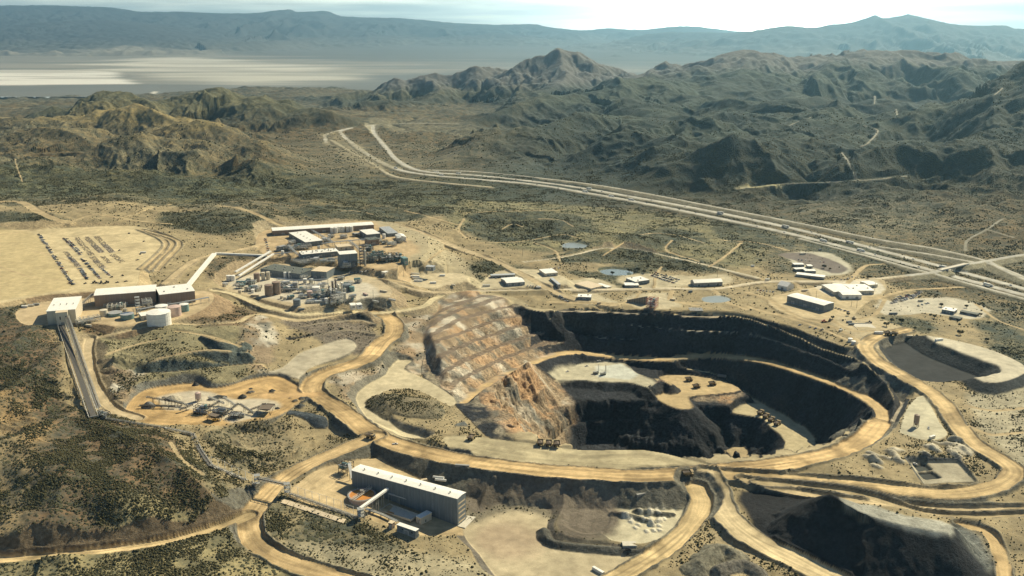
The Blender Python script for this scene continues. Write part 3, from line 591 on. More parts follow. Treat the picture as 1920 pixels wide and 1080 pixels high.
# lower right waste dump
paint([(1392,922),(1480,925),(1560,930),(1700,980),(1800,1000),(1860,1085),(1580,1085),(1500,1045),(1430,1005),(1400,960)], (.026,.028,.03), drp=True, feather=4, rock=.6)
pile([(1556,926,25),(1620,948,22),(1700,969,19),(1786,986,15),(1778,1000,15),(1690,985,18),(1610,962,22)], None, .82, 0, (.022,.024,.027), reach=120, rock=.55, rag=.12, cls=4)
paint([(1566,934),(1620,948),(1700,970),(1788,985),(1780,1001),(1700,988),(1640,971)], (.36,.36,.30), 19, k=0, feather=3, rock=.3)
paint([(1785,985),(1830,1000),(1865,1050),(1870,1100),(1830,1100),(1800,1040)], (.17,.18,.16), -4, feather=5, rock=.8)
pile([(1190,1062,-12),(1215,1048,-11)], None, .5, 0, (.12,.12,.10), closed=False, w=4, reach=20)
paint([(1330,1000),(1400,1010),(1430,1060),(1380,1090),(1280,1090)], (.36,.30,.18), -14, feather=8, veg=.1, rock=.3)
pile([(1310,1050,-6),(1345,1020,-5),(1375,1030,-7)], None, .7, 2, (.20,.19,.14), closed=False, w=3, reach=30, rock=.8, rag=.4)
pile([(1345,1060,-8),(1395,1050,-8),(1425,1066,-9)], None, .8, 2, (.17,.16,.13), closed=False, w=3, reach=20, rock=.8, rag=.4)
# east of the pit: yard with silo, dumped loads, mud pond
pad([(1690,800),(1702,765),(1730,742),(1760,790),(1775,815),(1740,825),(1690,812)], -1, col=(.48,.45,.32), cut=.5, fill=.5, bank=None, reach=12)
dunes([(1620,850),(1680,840),(1790,820),(1825,835),(1810,850),(1700,862),(1640,875)], 34, 3.2, 11, 5, 2.2, 4, (.48,.44,.33))
dunes([(1170,962),(1250,950),(1240,1000),(1160,990)], 34, 1.4, 5, 3, 2.0, 6, (.56,.53,.42), -17)
dunes([(895,878),(1060,880),(1070,892),(930,895)], 40, 2.4, 5, 5, .5, 7, (.16,.15,.12), -2)
dunes([(540,740),(600,745),(610,765),(560,765)], 24, 2.4, 5, 4, .5, 8, (.09,.095,.09), 2)
pad([(1705,868),(1795,868),(1830,905),(1735,912)], -6, k=0, col=(.36,.33,.24), cut=1.0, fill=.5, bank=(.10,.105,.10), reach=14, berm=1.5)
pad([(1714,876),(1733,874),(1745,884),(1722,886)], -9, k=0, col=(.06,.065,.06), cut=1.2, fill=.5, bank=(.2,.18,.13), reach=6)
pad([(1722,890),(1745,888),(1762,900),(1735,902)], -9, k=0, col=(.06,.065,.06), cut=1.2, fill=.5, bank=(.2,.18,.13), reach=6)
# ---- roads
for q, w in (([(178,697,17),(215,702,18),(300,672,24),(380,656,27),(462,660,22)], 3.5), ([(262,704,10),(350,697,10),(480,683,9),(500,690,8)], 4), ([(380,628,34),(420,640,30),(455,640,26)], 3.5)):
    road(q, w, cut=.95, fill=.95, bank=(.095,.115,.105), reach=26, rag=.25, col=TAN, tracks=0, bankveg=.15, rockbank=.8, cls=0)
bands([(190,700,14),(225,692,18),(265,705,10),(262,722,3),(238,750,3),(222,765,4),(205,740,8)], None, 8, pale=.8, orange=.1)
for q, w in (([(545,640,9),(600,628,10),(650,618,11),(700,625,9)], 4), ([(540,618,14),(600,606,15),(670,600,14),(700,606,12)], 4)):
    road(q, w, cut=1.15, fill=1.0, bank=(.055,.056,.052), reach=26, rag=.25, col=(.24,.21,.15), tracks=0, rockbank=.9, cls=0)
DIRT = dict(cut=.8, fill=.75, bank=(.15,.145,.115), berm=2.2, reach=40, rag=.1, tracks=1.1)
road([(700,586,12),(722,592,11),(738,605,9),(741,618,8),(735,630,6),(715,645,5),(690,672,4),(650,688,3),(605,705,2),(586,722,2),(592,740,2),(640,770,1),(690,808,0),(735,830,0),(820,853,0),(900,868,0),(1000,880,0),(1100,888,0),(1200,892,0),(1290,888,0),(1360,880,0),(1450,872,0),(1560,853,-1),(1620,825,-5),(1648,795,-9)], 24, col=(.50,.365,.185), **DIRT)
road([(705,818,0),(640,845,-1),(580,870,-3),(540,895,-5),(510,920,-7),(480,955,-9),(466,985,-10),(482,1020,-11),(530,1050,-12),(620,1078,-13),(700,1105,-14)], 19, col=(.48,.36,.19), **DIRT)
road([(466,968,-10),(400,995,-10),(300,1022,-10),(200,1036,-10),(100,1046,-10),(0,1054,-10),(-80,1058,-10)], 15, col=(.50,.39,.21), **dict(DIRT, cut=1.25, bank=(.16,.125,.08)))
road([(592,740,2),(560,741,3),(500,742,3)], 15, col=(.48,.33,.16), cut=.8, fill=.7, reach=12, bank=None)
road([(1290,888,0),(1400,893,-2),(1560,905,-3),(1650,914,-4),(1750,925,-4),(1830,921,-4),(1885,903,-3),(1900,882,-3),(1872,858,-2),(1825,830,-1),(1792,790,0),(1767,755,0),(1740,732,0),(1690,703,0),(1650,680,0),(1628,660,1),(1625,645,1),(1650,630,1),(1700,618,1)], 19, col=(.50,.38,.20), **DIRT)
road([(1325,888,-1),(1342,920,-3),(1352,950,-6),(1380,985,-9),(1430,1020,-12),(1500,1055,-14),(1570,1090,-15)], 24, col=(.51,.42,.25), **DIRT)
road([(1305,915,-10),(1316,945,-13),(1290,990,-15),(1240,1035,-17),(1150,1090,-18)], 19, col=(.50,.39,.21), **DIRT)
road([(1395,900,-3),(1480,920,-6),(1560,935,-8),(1700,950,-10),(1800,958,-10),(1960,955,-10)], 11, col=(.42,.34,.20), **DIRT)
road([(1420,905,-3),(1500,913,-7),(1620,930,-9),(1760,968,-12),(1960,968,-12)], 9, col=(.38,.31,.18), cut=.8, fill=.7, bank=BANK, berm=2, reach=20)
road([(1800,985,-8),(1850,1000,-9),(1875,1040,-11),(1885,1090,-12)], 10, **dict(DIRT, reach=14))
# plant roads
T = dict(cut=.6, fill=.6, bank=(.30,.25,.16), reach=20, rag=.1, tracks=.3)
road([(400,545,33),(440,552,30),(490,572,26),(520,580,24),(560,590,21),(640,584,17),(700,587,13),(770,580,13),(800,572,12),(815,560,10),(850,549,8),(900,546,5)], 10, col=(.52,.45,.28), berm=1.4, **T)
road([(705,586,12),(640,592,15),(560,600,17),(500,590,20),(470,592,23),(440,606,26),(380,610,30),(320,608,36),(240,620,36),(170,636,30)], 8, col=(.46,.38,.23), **T)
road([(168,636,29),(165,660,24),(170,700,15),(190,745,7),(215,770,3),(260,785,3)], 11, col=(.46,.38,.24), berm=1.5, **T)
road([(880,546,6),(960,545,4),(1060,543,2),(1160,542,2),(1260,540,1),(1340,541,1),(1430,528,1),(1500,527,2),(1600,526,2),(1700,516,1),(1745,511,2)], 9, col=(.52,.46,.33), **T)
road([(760,425,32),(800,440,27),(860,465,19),(930,490,12),(980,515,8),(1025,540,4),(1060,555,1),(1110,567,0),(1150,572,0)], 13, col=(.44,.36,.22), berm=1.5, **T)
road([(985,492,9),(1060,482,9),(1120,468,8),(1170,466,8),(1240,478,6),(1320,496,4),(1420,520,2)], 7, col=(.50,.46,.34), **T)
road([(735,528,22),(790,545,16),(860,548,9),(880,546,6)], 7, col=(.46,.38,.24), **T)
road([(310,530,42),(360,490,42),(400,478,38),(440,470,38),(500,455,37)], 10, col=(.46,.37,.22), **T)
for q in ([(1260,545),(1258,562),(1290,570),(1330,577)], [(1150,571),(1080,568),(1030,566)], [(1620,645),(1560,612),(1500,597),(1440,586),(1400,574)], [(1500,597),(1470,580),(1440,560),(1400,548)],
          [(1340,545),(1360,565),(1400,580)], [(1640,560),(1700,545),(1770,540),(1810,538)], [(1590,530),(1620,500),(1660,495)], [(1530,578),(1500,540),(1490,530)]):
    track(q, 7, cut=.6, fill=.6, reach=10, bank=None)
for q, w in (([(0,378),(40,380),(70,395),(100,410),(130,416)], 16), ([(130,416),(60,432),(0,440)], 6), ([(130,416),(180,402),(240,412),(320,420)], 5), ([(440,388),(470,397),(500,410),(530,425)], 10), ([(410,386),(450,390)], 6), ([(220,410),(270,395),(320,384)], 3),
             ([(1330,500),(1360,480),(1390,455)], 5), ([(1260,450),(1250,470),(1310,490)], 4), ([(870,410),(860,430),(880,450)], 4), ([(900,455),(980,452),(1050,440),(1080,445)], 3), ([(1010,410),(1050,412),(1075,425)], 3),
             ([(1130,480),(1200,440),(1260,440),(1320,455)], 3), ([(940,430),(960,420),(980,425)], 3), ([(870,400),(940,395),(1060,395)], 3),
             ([(1090,560),(1130,567),(1180,570)], 5), ([(1200,545),(1190,560),(1150,572)], 4), ([(1440,586),(1480,596),(1530,612),(1590,638)], 6), ([(1360,565),(1310,568),(1270,566)], 5), ([(1560,600),(1600,620),(1640,620)], 6), ([(1660,560),(1640,590),(1600,600)], 5), ([(1830,570),(1870,600),(1925,620)], 4), ([(1810,760),(1860,770),(1925,765)], 5), ([(1820,800),(1860,815),(1925,810)], 5), ([(560,470),(500,462),(480,470)], 6), ([(700,520),(760,530),(800,545)], 6), ([(830,470),(800,490),(790,512)], 4), ([(300,635),(240,650),(200,665)], 4), ([(330,620),(400,632),(450,650)], 4),
             ([(1350,450),(1420,455),(1480,470)], 4), ([(1240,500),(1230,520),(1225,540)], 4), ([(1000,455),(1040,470),(1050,490)], 3), ([(760,395),(820,410),(870,425)], 4), ([(600,400),(660,395),(700,402)], 3), ([(60,470),(130,490),(160,520)], 3), ([(0,500),(60,520),(120,525)], 3), ([(320,830),(340,860),(380,890)], 3), ([(28,300),(34,320),(42,340)], 2.5)):
    track(q, w, cut=.6, fill=.6, reach=8, bank=None)
for q in ([(1620,235),(1645,245),(1630,265),(1615,275),(1635,240)][:4], [(1578,288),(1590,300),(1600,325),(1615,338)], [(1640,180),(1640,195)], [(1680,205),(1682,215)], [(1520,220),(1480,235)], [(1450,345),(1400,352),(1380,355)], [(1400,352),(1470,345),(1560,340),(1620,338),(1700,330)], [(1880,165),(1865,178)],
          [(1810,470),(1815,450),(1850,430),(1880,410)], [(1850,430),(1900,445)]):
    track(q, 4.5, cut=.6, fill=.6, reach=8, bank=None, col=(.27,.26,.20))
paint([(1380,352),(1450,345),(1480,350),(1440,356)], (.46,.42,.24), drp=True, feather=8)
# ---- the highway: two carriageways, ramps and frontage road
ASPH = (.43,.42,.36)
HW = dict(cut=.5, fill=.45, bank=(.26,.24,.16), reach=30, rag=.08, tracks=.22, col=ASPH, cls=2)
HWN = [(590,245,-62),(640,243,-60),(670,238,-58),(700,236,-56)]
road([(640,250,-50),(652,262,-45),(690,290,-32),(740,315,-21),(800,327,-15),(900,336,-10),(1000,345,-8),(1100,361,-5),(1200,379,-3),(1340,407,0),(1500,442,0),(1700,494,-3),(1800,521,-4),(1960,563,-2)], 15, **HW)
road([(700,238,-55),(702,250,-50),(725,278,-40),(745,300,-28),(790,320,-17),(900,329,-11),(1050,346,-8),(1200,371,-3),(1340,397,0),(1500,431,0),(1700,482,-3),(1800,509,-4),(1960,551,-2)], 15, **HW)
road([(620,262,-44),(650,280,-36),(700,308,-26),(740,330,-16),(830,342,-10),(920,350,-8)], 8, **dict(HW, col=(.42,.38,.27)))
road([(800,318,-16),(900,322,-10),(1080,341,-4),(1200,360,0),(1340,387,3),(1500,418,4),(1640,447,4),(1750,465,4),(1848,488,3),(1880,505,3),(1960,540,2)], 6, **HW)
road([(1500,447,0),(1640,483,0),(1700,500,1),(1745,511,2)], 6, **HW); road([(1650,462,1),(1750,477,2),(1826,491,3)], 6, **HW)
road([(1750,512,2),(1820,532,0),(1960,570,-1)], 6, **HW); road([(1850,492,3),(1890,506,2),(1960,536,1)], 6, **HW)
ptsb = [(1700,516,1),(1745,511,3),(1770,504.5,4.5)]
road(ptsb, 9, **dict(HW, reach=14)); road([(1806,496,4.5),(1850,489,4),(1900,480,4),(1980,468,6)], 9, **dict(HW, reach=14))
track([(612,268),(612,252),(650,241),(700,235),(770,231),(860,232)], 13, col=ASPH, cls=2, cut=.6, fill=.6, reach=10, bank=None)
track([(652,262),(640,252),(640,246),(660,240)], 11, col=ASPH, cls=2, cut=.6, fill=.6, reach=10, bank=None)
# wash beside the highway
paint([(600,245),(650,250),(700,300),(740,320),(700,325),(640,290),(600,262)], (.33,.29,.18), -40, feather=22, veg=.5, a=.6, rag=2)
paint([(700,228),(860,232),(900,250),(740,250)], (.28,.26,.17), -60, feather=40, veg=.6, a=.5, rag=2)
def paintskip(q, col, feather=4, rock=.6, rag=1.2):
    pts = curve([hit(*a) for a in q], 3, True); sl = window(pts, 30); x, y = GX[sl], GY[sl]; d, *_ = seg_dist(x, y, pts, True); d = np.where(inside(x, y, pts), -d, d) + rag * feather * fbm(x, y, 25, 4, 520)
    m = (1 - smooth(-feather, feather, d)) * ((CLS[sl] == 0) | (CLS[sl] == 4)); lay(sl, m, col, .12); VEG[sl] *= 1 - m; ROCK[sl] = np.maximum(ROCK[sl] * (1 - m), m * rock)
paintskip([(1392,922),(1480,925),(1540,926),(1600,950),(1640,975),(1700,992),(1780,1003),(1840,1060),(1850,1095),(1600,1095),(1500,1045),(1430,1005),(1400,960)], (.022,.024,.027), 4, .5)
paintskip([(1575,934),(1620,946),(1700,967),(1784,984),(1780,1000),(1700,988),(1640,971)], (.36,.36,.30), 2, .3, .5)
paintskip([(872,905),(960,893),(1060,890),(1120,915),(1165,940),(1150,1000),(1100,1012),(1048,1003),(1035,958),(1000,940),(930,945),(885,960)], (.15,.13,.10), 5, .35)
paintskip([(1160,892),(1280,893),(1290,912),(1200,918),(1140,915)], (.10,.10,.085), 4, .5)
# ponds
POND = {}
for nm, q, z in (('tailings pond', [(1055,458),(1075,455),(1100,460),(1092,465),(1060,466)], None), ('reed pond', [(1125,508),(1150,504),(1185,509),(1180,516),(1140,516)], None), ('settling basin', [(1318,558),(1350,555),(1370,562),(1350,568),(1322,566)], None)):
    z = min(hit(*a)[2] for a in q) - .6
    pad(q, z, k=3, col=(.40,.40,.33), cut=.5, fill=.5, reach=14, bank=(.14,.15,.10), bankveg=.6); POND[nm] = (q, z)
# clumps of scrub texture on the height field
HT += VEG * (GY < 3200) * fbm(GX, GY, 7, 2, 780) * .35
# ---------------------------------------------------------------- materials
def newmat(name):
    m = bpy.data.materials.new(name); m.use_nodes = True; n = m.node_tree; n.nodes.clear()
    o = n.nodes.new('ShaderNodeOutputMaterial'); b = n.nodes.new('ShaderNodeBsdfPrincipled'); n.links.new(b.outputs[0], o.inputs['Surface'])
    return m, n, b
def nz(n, scale, det=4, rough=.55, vec=None, dim='3D'):
    t = n.nodes.new('ShaderNodeTexNoise'); t.inputs['Scale'].default_value = scale; t.inputs['Detail'].default_value = det; t.inputs['Roughness'].default_value = rough
    if vec is not None: n.links.new(vec, t.inputs['Vector'])
    return t.outputs[0]
def mr(n, v, a, b, c=0, d=1):
    t = n.nodes.new('ShaderNodeMapRange'); n.links.new(v, t.inputs['Value'])
    for k, x in (('From Min', a), ('From Max', b), ('To Min', c), ('To Max', d)): t.inputs[k].default_value = x
    return t.outputs[0]
def mm(n, op, a, b):
    t = n.nodes.new('ShaderNodeMath'); t.operation = op
    for i, x in enumerate((a, b)):
        if isinstance(x, (int, float)): t.inputs[i].default_value = x
        else: n.links.new(x, t.inputs[i])
    return t.outputs[0]
def mix(n, f, a, b, mode='MIX'):
    t = n.nodes.new('ShaderNodeMix'); t.data_type = 'RGBA'; t.blend_type = mode
    for k, x in (('Factor', f), ('A', a), ('B', b)):
        if isinstance(x, (int, float)): t.inputs[k].default_value = x
        elif isinstance(x, tuple): t.inputs[k].default_value = x + (1,) if len(x) == 3 else x
        else: n.links.new(x, t.inputs[k])
    return t.outputs['Result']
def terrain_mat():
    m, n, b = newmat('desert_ground'); geo = n.nodes.new('ShaderNodeNewGeometry'); pos = geo.outputs['Position']
    at = n.nodes.new('ShaderNodeAttribute'); at.attribute_name = 'tint'
    av = n.nodes.new('ShaderNodeAttribute'); av.attribute_name = 'cover'; s = n.nodes.new('ShaderNodeSeparateColor'); n.links.new(av.outputs['Color'], s.inputs[0])
    veg, rock = s.outputs[0], s.outputs[1]
    n1 = nz(n, .11, 6, .6, pos); n2 = nz(n, .9, 4, .6, pos)
    k = mm(n, 'ADD', mr(n, n1, .3, .7, .80, 1.18), mr(n, n2, .3, .7, -.10, .10))
    vm = n.nodes.new('ShaderNodeVectorMath'); vm.operation = 'SCALE'; n.links.new(at.outputs['Color'], vm.inputs[0]); n.links.new(k, vm.inputs['Scale'])
    # rock: light and dark fragments
    rn = nz(n, .30, 8, .72, pos); rk = mr(n, rn, .36, .66, .45, 1.7); rk2 = mm(n, 'ADD', 1.0, mm(n, 'MULTIPLY', mm(n, 'SUBTRACT', rk, 1.0), rock))
    vr = n.nodes.new('ShaderNodeVectorMath'); vr.operation = 'SCALE'; n.links.new(vm.outputs[0], vr.inputs[0]); n.links.new(rk2, vr.inputs['Scale'])
    # scrub: dark small bushes in drifts
    vo = n.nodes.new('ShaderNodeTexVoronoi'); vo.inputs['Scale'].default_value = .25; vo.inputs['Randomness'].default_value = 1; n.links.new(pos, vo.inputs['Vector'])
    drift = nz(n, .018, 5, .6, pos); thr = mm(n, 'MULTIPLY', mr(n, drift, .3, .66, .10, .62), veg); dr2 = nz(n, .035, 8, .72, pos)
    bm = mm(n, 'MULTIPLY', mr(n, mm(n, 'SUBTRACT', thr, vo.outputs['Distance']), -.05, .07), mm(n, 'GREATER_THAN', veg, .03))
    fine = nz(n, .06, 6, .7, pos); bushc = mix(n, mr(n, fine, .3, .7), (.038, .045, .028), (.095, .092, .052))
    wash = mm(n, 'MULTIPLY', mm(n, 'MULTIPLY', mr(n, dr2, .40, .60, .08, .95), veg), .9)
    c1 = mix(n, wash, vr.outputs[0], (.044, .061, .052))
    c2 = mix(n, bm, c1, bushc)
    n.links.new(c2, b.inputs['Base Color']); b.inputs['Roughness'].default_value = .95; b.inputs['Specular IOR Level'].default_value = .15
    bh = mm(n, 'ADD', mm(n, 'MULTIPLY', rn, mm(n, 'ADD', .35, mm(n, 'MULTIPLY', rock, 2.6))), mm(n, 'MULTIPLY', bm, 1.6))
    bp = n.nodes.new('ShaderNodeBump'); bp.inputs['Strength'].default_value = .9; bp.inputs['Distance'].default_value = 1.0; n.links.new(bh, bp.inputs['Height']); n.links.new(bp.outputs[0], b.inputs['Normal'])
    return m
MT = terrain_mat()
def mat(name, col, rough=.7, metal=0, var=.12, scale=.5, streak=False, bump=0, spec=.3):
    m, n, b = newmat(name); tc = n.nodes.new('ShaderNodeTexCoord'); v = tc.outputs['Object']
    if streak:
        mp = n.nodes.new('ShaderNodeMapping'); mp.inputs['Scale'].default_value = (1, 1, .12); n.links.new(v, mp.inputs[0]); v = mp.outputs[0]
    a = nz(n, scale, 5, .65, v); k = mr(n, a, .3, .7, 1 - var, 1 + var)
    vm = n.nodes.new('ShaderNodeVectorMath'); vm.operation = 'SCALE'; vm.inputs[0].default_value = col; n.links.new(k, vm.inputs['Scale']); n.links.new(vm.outputs[0], b.inputs['Base Color'])
    b.inputs['Roughness'].default_value = rough; b.inputs['Metallic'].default_value = metal; b.inputs['Specular IOR Level'].default_value = spec
    if bump:
        bp = n.nodes.new('ShaderNodeBump'); bp.inputs['Distance'].default_value = bump; n.links.new(a, bp.inputs['Height']); n.links.new(bp.outputs[0], b.inputs['Normal'])
    return m
# ---------------------------------------------------------------- terrain meshes
def grid_object(name, rows, X, Y, Z, tint, cover, keep=None, normals=None):
    """faces chosen by keep -> one object; rows x cols grid"""
    nr, nc = X.shape
    idx = np.arange(nr * nc).reshape(nr, nc)
    q = np.stack([idx[:-1, :-1], idx[:-1, 1:], idx[1:, 1:], idx[1:, :-1]], -1).reshape(-1, 4)
    if keep is not None: q = q[keep.reshape(-1)]
    used, inv = np.unique(q, return_inverse=True); q = inv.reshape(-1, 4)
    v = np.stack([X.ravel()[used], Y.ravel()[used], Z.ravel()[used]], -1).astype(np.float32)
    me = bpy.data.meshes.new(name); me.vertices.add(len(v)); me.vertices.foreach_set('co', v.ravel())
    me.loops.add(q.size); me.loops.foreach_set('vertex_index', q.ravel().astype(np.int32))
    me.polygons.add(len(q)); me.polygons.foreach_set('loop_start', np.arange(0, q.size, 4, dtype=np.int32))
    me.polygons.foreach_set('use_smooth', np.ones(len(q), bool)); me.update(calc_edges=True)
    ca = me.color_attributes.new('tint', 'FLOAT_COLOR', 'POINT'); c = np.ones((len(v), 4), np.float32); c[:, :3] = np.clip(tint.reshape(-1, 3)[used], .01, .8); ca.data.foreach_set('color', c.ravel())
    cb = me.color_attributes.new('cover', 'FLOAT_COLOR', 'POINT'); c = np.zeros((len(v), 4), np.float32); c[:, 0] = cover[0].ravel()[used]; c[:, 1] = cover[1].ravel()[used]; c[:, 3] = 1; cb.data.foreach_set('color', c.ravel())
    if normals is not None: me.normals_split_custom_set_from_vertices(normals.reshape(-1, 3)[used])
    me.materials.append(MT); o = bpy.data.objects.new(name, me); COL.objects.link(o); o['kind'] = 'structure'
    return o
gn = grid_normals(GX, GY, HT)
fc = np.maximum.reduce([CLS[:-1, :-1], CLS[:-1, 1:], CLS[1:, 1:], CLS[1:, :-1]])
fcm = GY[:-1, :-1] > 2750
hillf = (HT - BASE)[:-1, :-1] > 22
names = {0: 'ground', 1: 'dirt_road', 2: 'highway', 3: 'open_pit', 4: 'waste_dump'}
fcl = fc.astype(int).copy(); fcl[(fcl == 0) & fcm & hillf] = 5; names[5] = 'desert_hills'
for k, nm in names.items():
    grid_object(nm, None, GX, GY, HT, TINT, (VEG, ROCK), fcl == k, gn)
# ---------------------------------------------------------------- far valley and ranges
fy = [9350.0]
while fy[-1] < 46500: fy.append(fy[-1] * (1.0045 if 16000 < fy[-1] < 44000 else 1.008))
FY = np.array(fy); FU = np.linspace(-.8, .8, 900); FXg = FY[:, None] * FU[None, :]; FYg = np.repeat(FY[:, None], len(FU), 1)
FH = np.interp(FYg, [9000, 9600, 11500, 18000, 30000, 42000, 62000], [-290, -325, -420, -420, -390, -300, -100]) + 120 * smooth(.05, .5, FU)[None, :] * smooth(16000, 9000, FYg)
tgt = (FXg, FYg, FH)
def fr(pts, slope, sp, ro, seed, spur=.5): ridge(pts, slope, spur=spur, spur_len=sp, rough=ro, seed=seed, target=tgt, k=3)
fr([(-300,14,36000),(0,10,36000),(90,10,36000),(150,12,36000),(210,14,36000),(265,22,36000),(340,22,36000),(460,25,36000),(540,17.5,36000),(552,22,36000),(590,21,36000),(614,21,36000),(640,30,36000),(700,33,36000),(755,34,36000),(840,42,36000),(930,46,37000),(1000,45,37000),(1025,50,37000),(1090,57,38000),(1140,53,38000),(1200,56,38000),(1280,49,36000),(1340,60,34000),(1420,61,34000)], .13, 900, 60, 31)
fr([(150,38,30000),(190,37,30000),(240,45,29000),(290,60,27000)], .10, 600, 40, 32)
fr([(500,52,33000),(550,45,33500),(600,50,33000),(680,62,32000),(700,70,30000)], .12, 600, 50, 33)
fr([(880,70,30000),(930,62,31000),(960,72,30000)], .13, 500, 50, 34)
fr([(1250,60,27000),(1340,61,26000),(1400,60,25000),(1460,50,24000),(1490,48,24000),(1520,52,24000),(1565,45,24000),(1600,42,24000),(1638,30,24000),(1650,35,24000),(1700,28,24000),(1722,31,24000),(1765,41,24000),(1820,48,24000),(1885,47,24000),(1905,54,24000),(1990,50,24000),(2300,55,24000)], .19, 800, 60, 35)
fr([(1500,110,13000),(1560,104,13000),(1640,108,12500)], .2, 400, 40, 36)
# crags on the skyline
for (px, py, Y, w) in ((545,17,36000,260), (552,20,36000,180), (591,20,36000,200), (614,20,36000,170), (1640,29,24000,120), (1702,27,24000,220)):
    c = PY(px, py, Y); d = np.hypot(FXg - c[0], (FYg - c[1]) * .6); FH = np.maximum(FH, c[2] + 20 - d * (.9 if Y > 30000 else .5) * (1 + .2 * fbm(FXg, FYg, 150, 3, 37)))
FT = np.empty(FH.shape + (3,)); FT[:] = (.16, .165, .15)
FT += fbm(FXg, FYg, 2500, 4, 801)[..., None] * .04
hw = smooth(60, 300, FH + 400)[..., None]; FT = FT * (1 - hw) + hw * np.array((.085, .095, .10))
# the dry lake: white salt crust
def lake(pp, col, feather, seed, a=1.0):
    pts = [P(q[0], q[1], -420) for q in pp]; d, *_ = seg_dist(FXg, FYg, pts, True); d = np.where(inside(FXg, FYg, pts), -d, d)
    n = fbm(FXg / 4, FYg, 900, 4, 810 + seed); m = (1 - smooth(-feather, feather, d + n * feather * 2.2)) * a; m = m * (.45 + .55 * smooth(-.25, .15, fbm(FXg / 7, FYg, 380, 4, 830 + seed))); m = m[..., None]
    FT[:] = FT * (1 - m) + m * np.array(col)
lake([(-300,100),(100,102),(300,96),(450,105),(640,112),(760,128),(640,158),(250,158),(-300,160)], (.36,.34,.28), 900, 1, .8)
lake([(-300,131),(60,130),(190,132),(215,144),(248,157),(100,158),(-300,160)], (.85,.83,.74), 150, 2, .9)
lake([(190,118),(330,108),(450,116),(640,126),(560,134),(360,133),(230,130)], (.72,.69,.58), 500, 3, .85)
lake([(260,142),(380,138),(640,140),(700,150),(450,156),(300,152)], (.62,.60,.50), 400, 4, .8)
lake([(640,118),(900,112),(1200,118),(1250,135),(900,140)], (.36,.33,.27), 900, 5, .6)
for q in ([(290,157),(283,170),(270,183)], [(318,166),(310,178),(300,186)]):
    pts = [P(a, b, -330) for a, b in q]; d, *_ = seg_dist(FXg, FYg, pts); m = (1 - smooth(15, 50, d))[..., None]; FT[:] = FT * (1 - m) + m * np.array((.6, .58, .5))
FN = grid_normals(FXg, FYg, FH)
fk = (FH[:-1, :-1] + 0 > np.interp(FYg[:-1, :-1], [9000, 9600, 11500, 18000, 30000, 42000, 62000], [-290, -325, -420, -420, -390, -300, -100]) + 130)
z0 = np.zeros_like(FH)
grid_object('valley_floor', None, FXg, FYg, FH, FT, (z0 + .1, z0), ~fk, FN)
grid_object('far_mountains', None, FXg, FYg, FH, FT, (z0 + .1, z0 + .3), fk, FN)
# ---------------------------------------------------------------- scrub: loose bushes nobody could count
def tri_mesh(name, v, f, m, smooth_=False):
    me = bpy.data.meshes.new(name); me.vertices.add(len(v)); me.vertices.foreach_set('co', v.astype(np.float32).ravel()); me.loops.add(f.size); me.loops.foreach_set('vertex_index', f.ravel().astype(np.int32))
    me.polygons.add(len(f)); me.polygons.foreach_set('loop_start', np.arange(0, f.size, f.shape[1], dtype=np.int32)); me.update(calc_edges=True); me.materials.append(m)
    o = bpy.data.objects.new(name, me); COL.objects.link(o); return o
rs = np.random.RandomState(5)
def scrub(name, label, n_try, ymin, ymax, size, dens):
    # candidates uniform in area
    y = np.sqrt(rs.uniform(ymin ** 2, ymax ** 2, n_try)); u = rs.uniform(-.68, .68, n_try); x = u * y
    c = np.clip(((u - U0) / (U1 - U0) * (NC - 1)).astype(int), 0, NC - 1); r = np.clip(np.searchsorted(YS, y), 0, NR - 1)
    vg = VEG[r, c]; dr = fbm(x, y, 55, 4, 900) * .5 + .5
    p = vg * (smooth(.38, .66, dr) * .9 + .12) * smooth(.25, .6, fbm(x, y, 13, 2, 905) * .5 + .5) * 1.5 * dens
    k = rs.uniform(0, 1, n_try) < p; x, y = x[k], y[k]; n = len(x); z = ground_z(x, y)
    s = np.clip(np.exp(rs.normal(0, .42, n)) * (size[0] + size[1]) * .40, size[0] * .6, size[1] * 1.7)
    ring = 5; a0 = rs.uniform(0, 6.28, n)
    V = np.zeros((n, ring * 2 + 1, 3))
    for i in range(ring):
        a = a0 + i * 2 * math.pi / ring
        for j, (rr, zz) in enumerate(((.75, -.15), (1.0, .55))):
            jr = rs.uniform(.7, 1.15, n)
            V[:, j * ring + i, 0] = x + np.cos(a + j * .5) * s * rr * jr; V[:, j * ring + i, 1] = y + np.sin(a + j * .5) * s * rr * jr; V[:, j * ring + i, 2] = z + s * zz * rs.uniform(.7, 1.2, n)
    V[:, -1, 0] = x; V[:, -1, 1] = y; V[:, -1, 2] = z + s * rs.uniform(.9, 1.25, n)
    F = []
    for i in range(ring):
        j = (i + 1) % ring; F += [(i, j, ring + j), (i, ring + j, ring + i), (ring + i, ring + j, 2 * ring)]
    F = np.array(F)[None] + (np.arange(n) * (2 * ring + 1))[:, None, None]
    o = tri_mesh(name, V.reshape(-1, 3), F.reshape(-1, 3), M_bush); o['kind'] = 'stuff'; o['label'] = label; o['category'] = 'scrub'
    print(name, n)
def bush_mat():
    m, n, b = newmat('desert_scrub'); geo = n.nodes.new('ShaderNodeNewGeometry'); a = nz(n, .07, 5, .7, geo.outputs['Position']); c = nz(n, 1.2, 3, .6, geo.outputs['Position'])
    k = mix(n, mr(n, a, .3, .7), (.048, .05, .03), (.13, .115, .06)); k = mix(n, mr(n, c, .35, .7, 0, .5), k, (.03, .04, .025)); n.links.new(k, b.inputs['Base Color']); b.inputs['Roughness'].default_value = 1; b.inputs['Specular IOR Level'].default_value = 0.05
    return m
M_bush = bush_mat()
scrub('desert_scrub', 'olive and dark green desert bushes thickly scattered over the slopes nearest the camera', 1300000, 560, 1150, (.38, .95), .62)
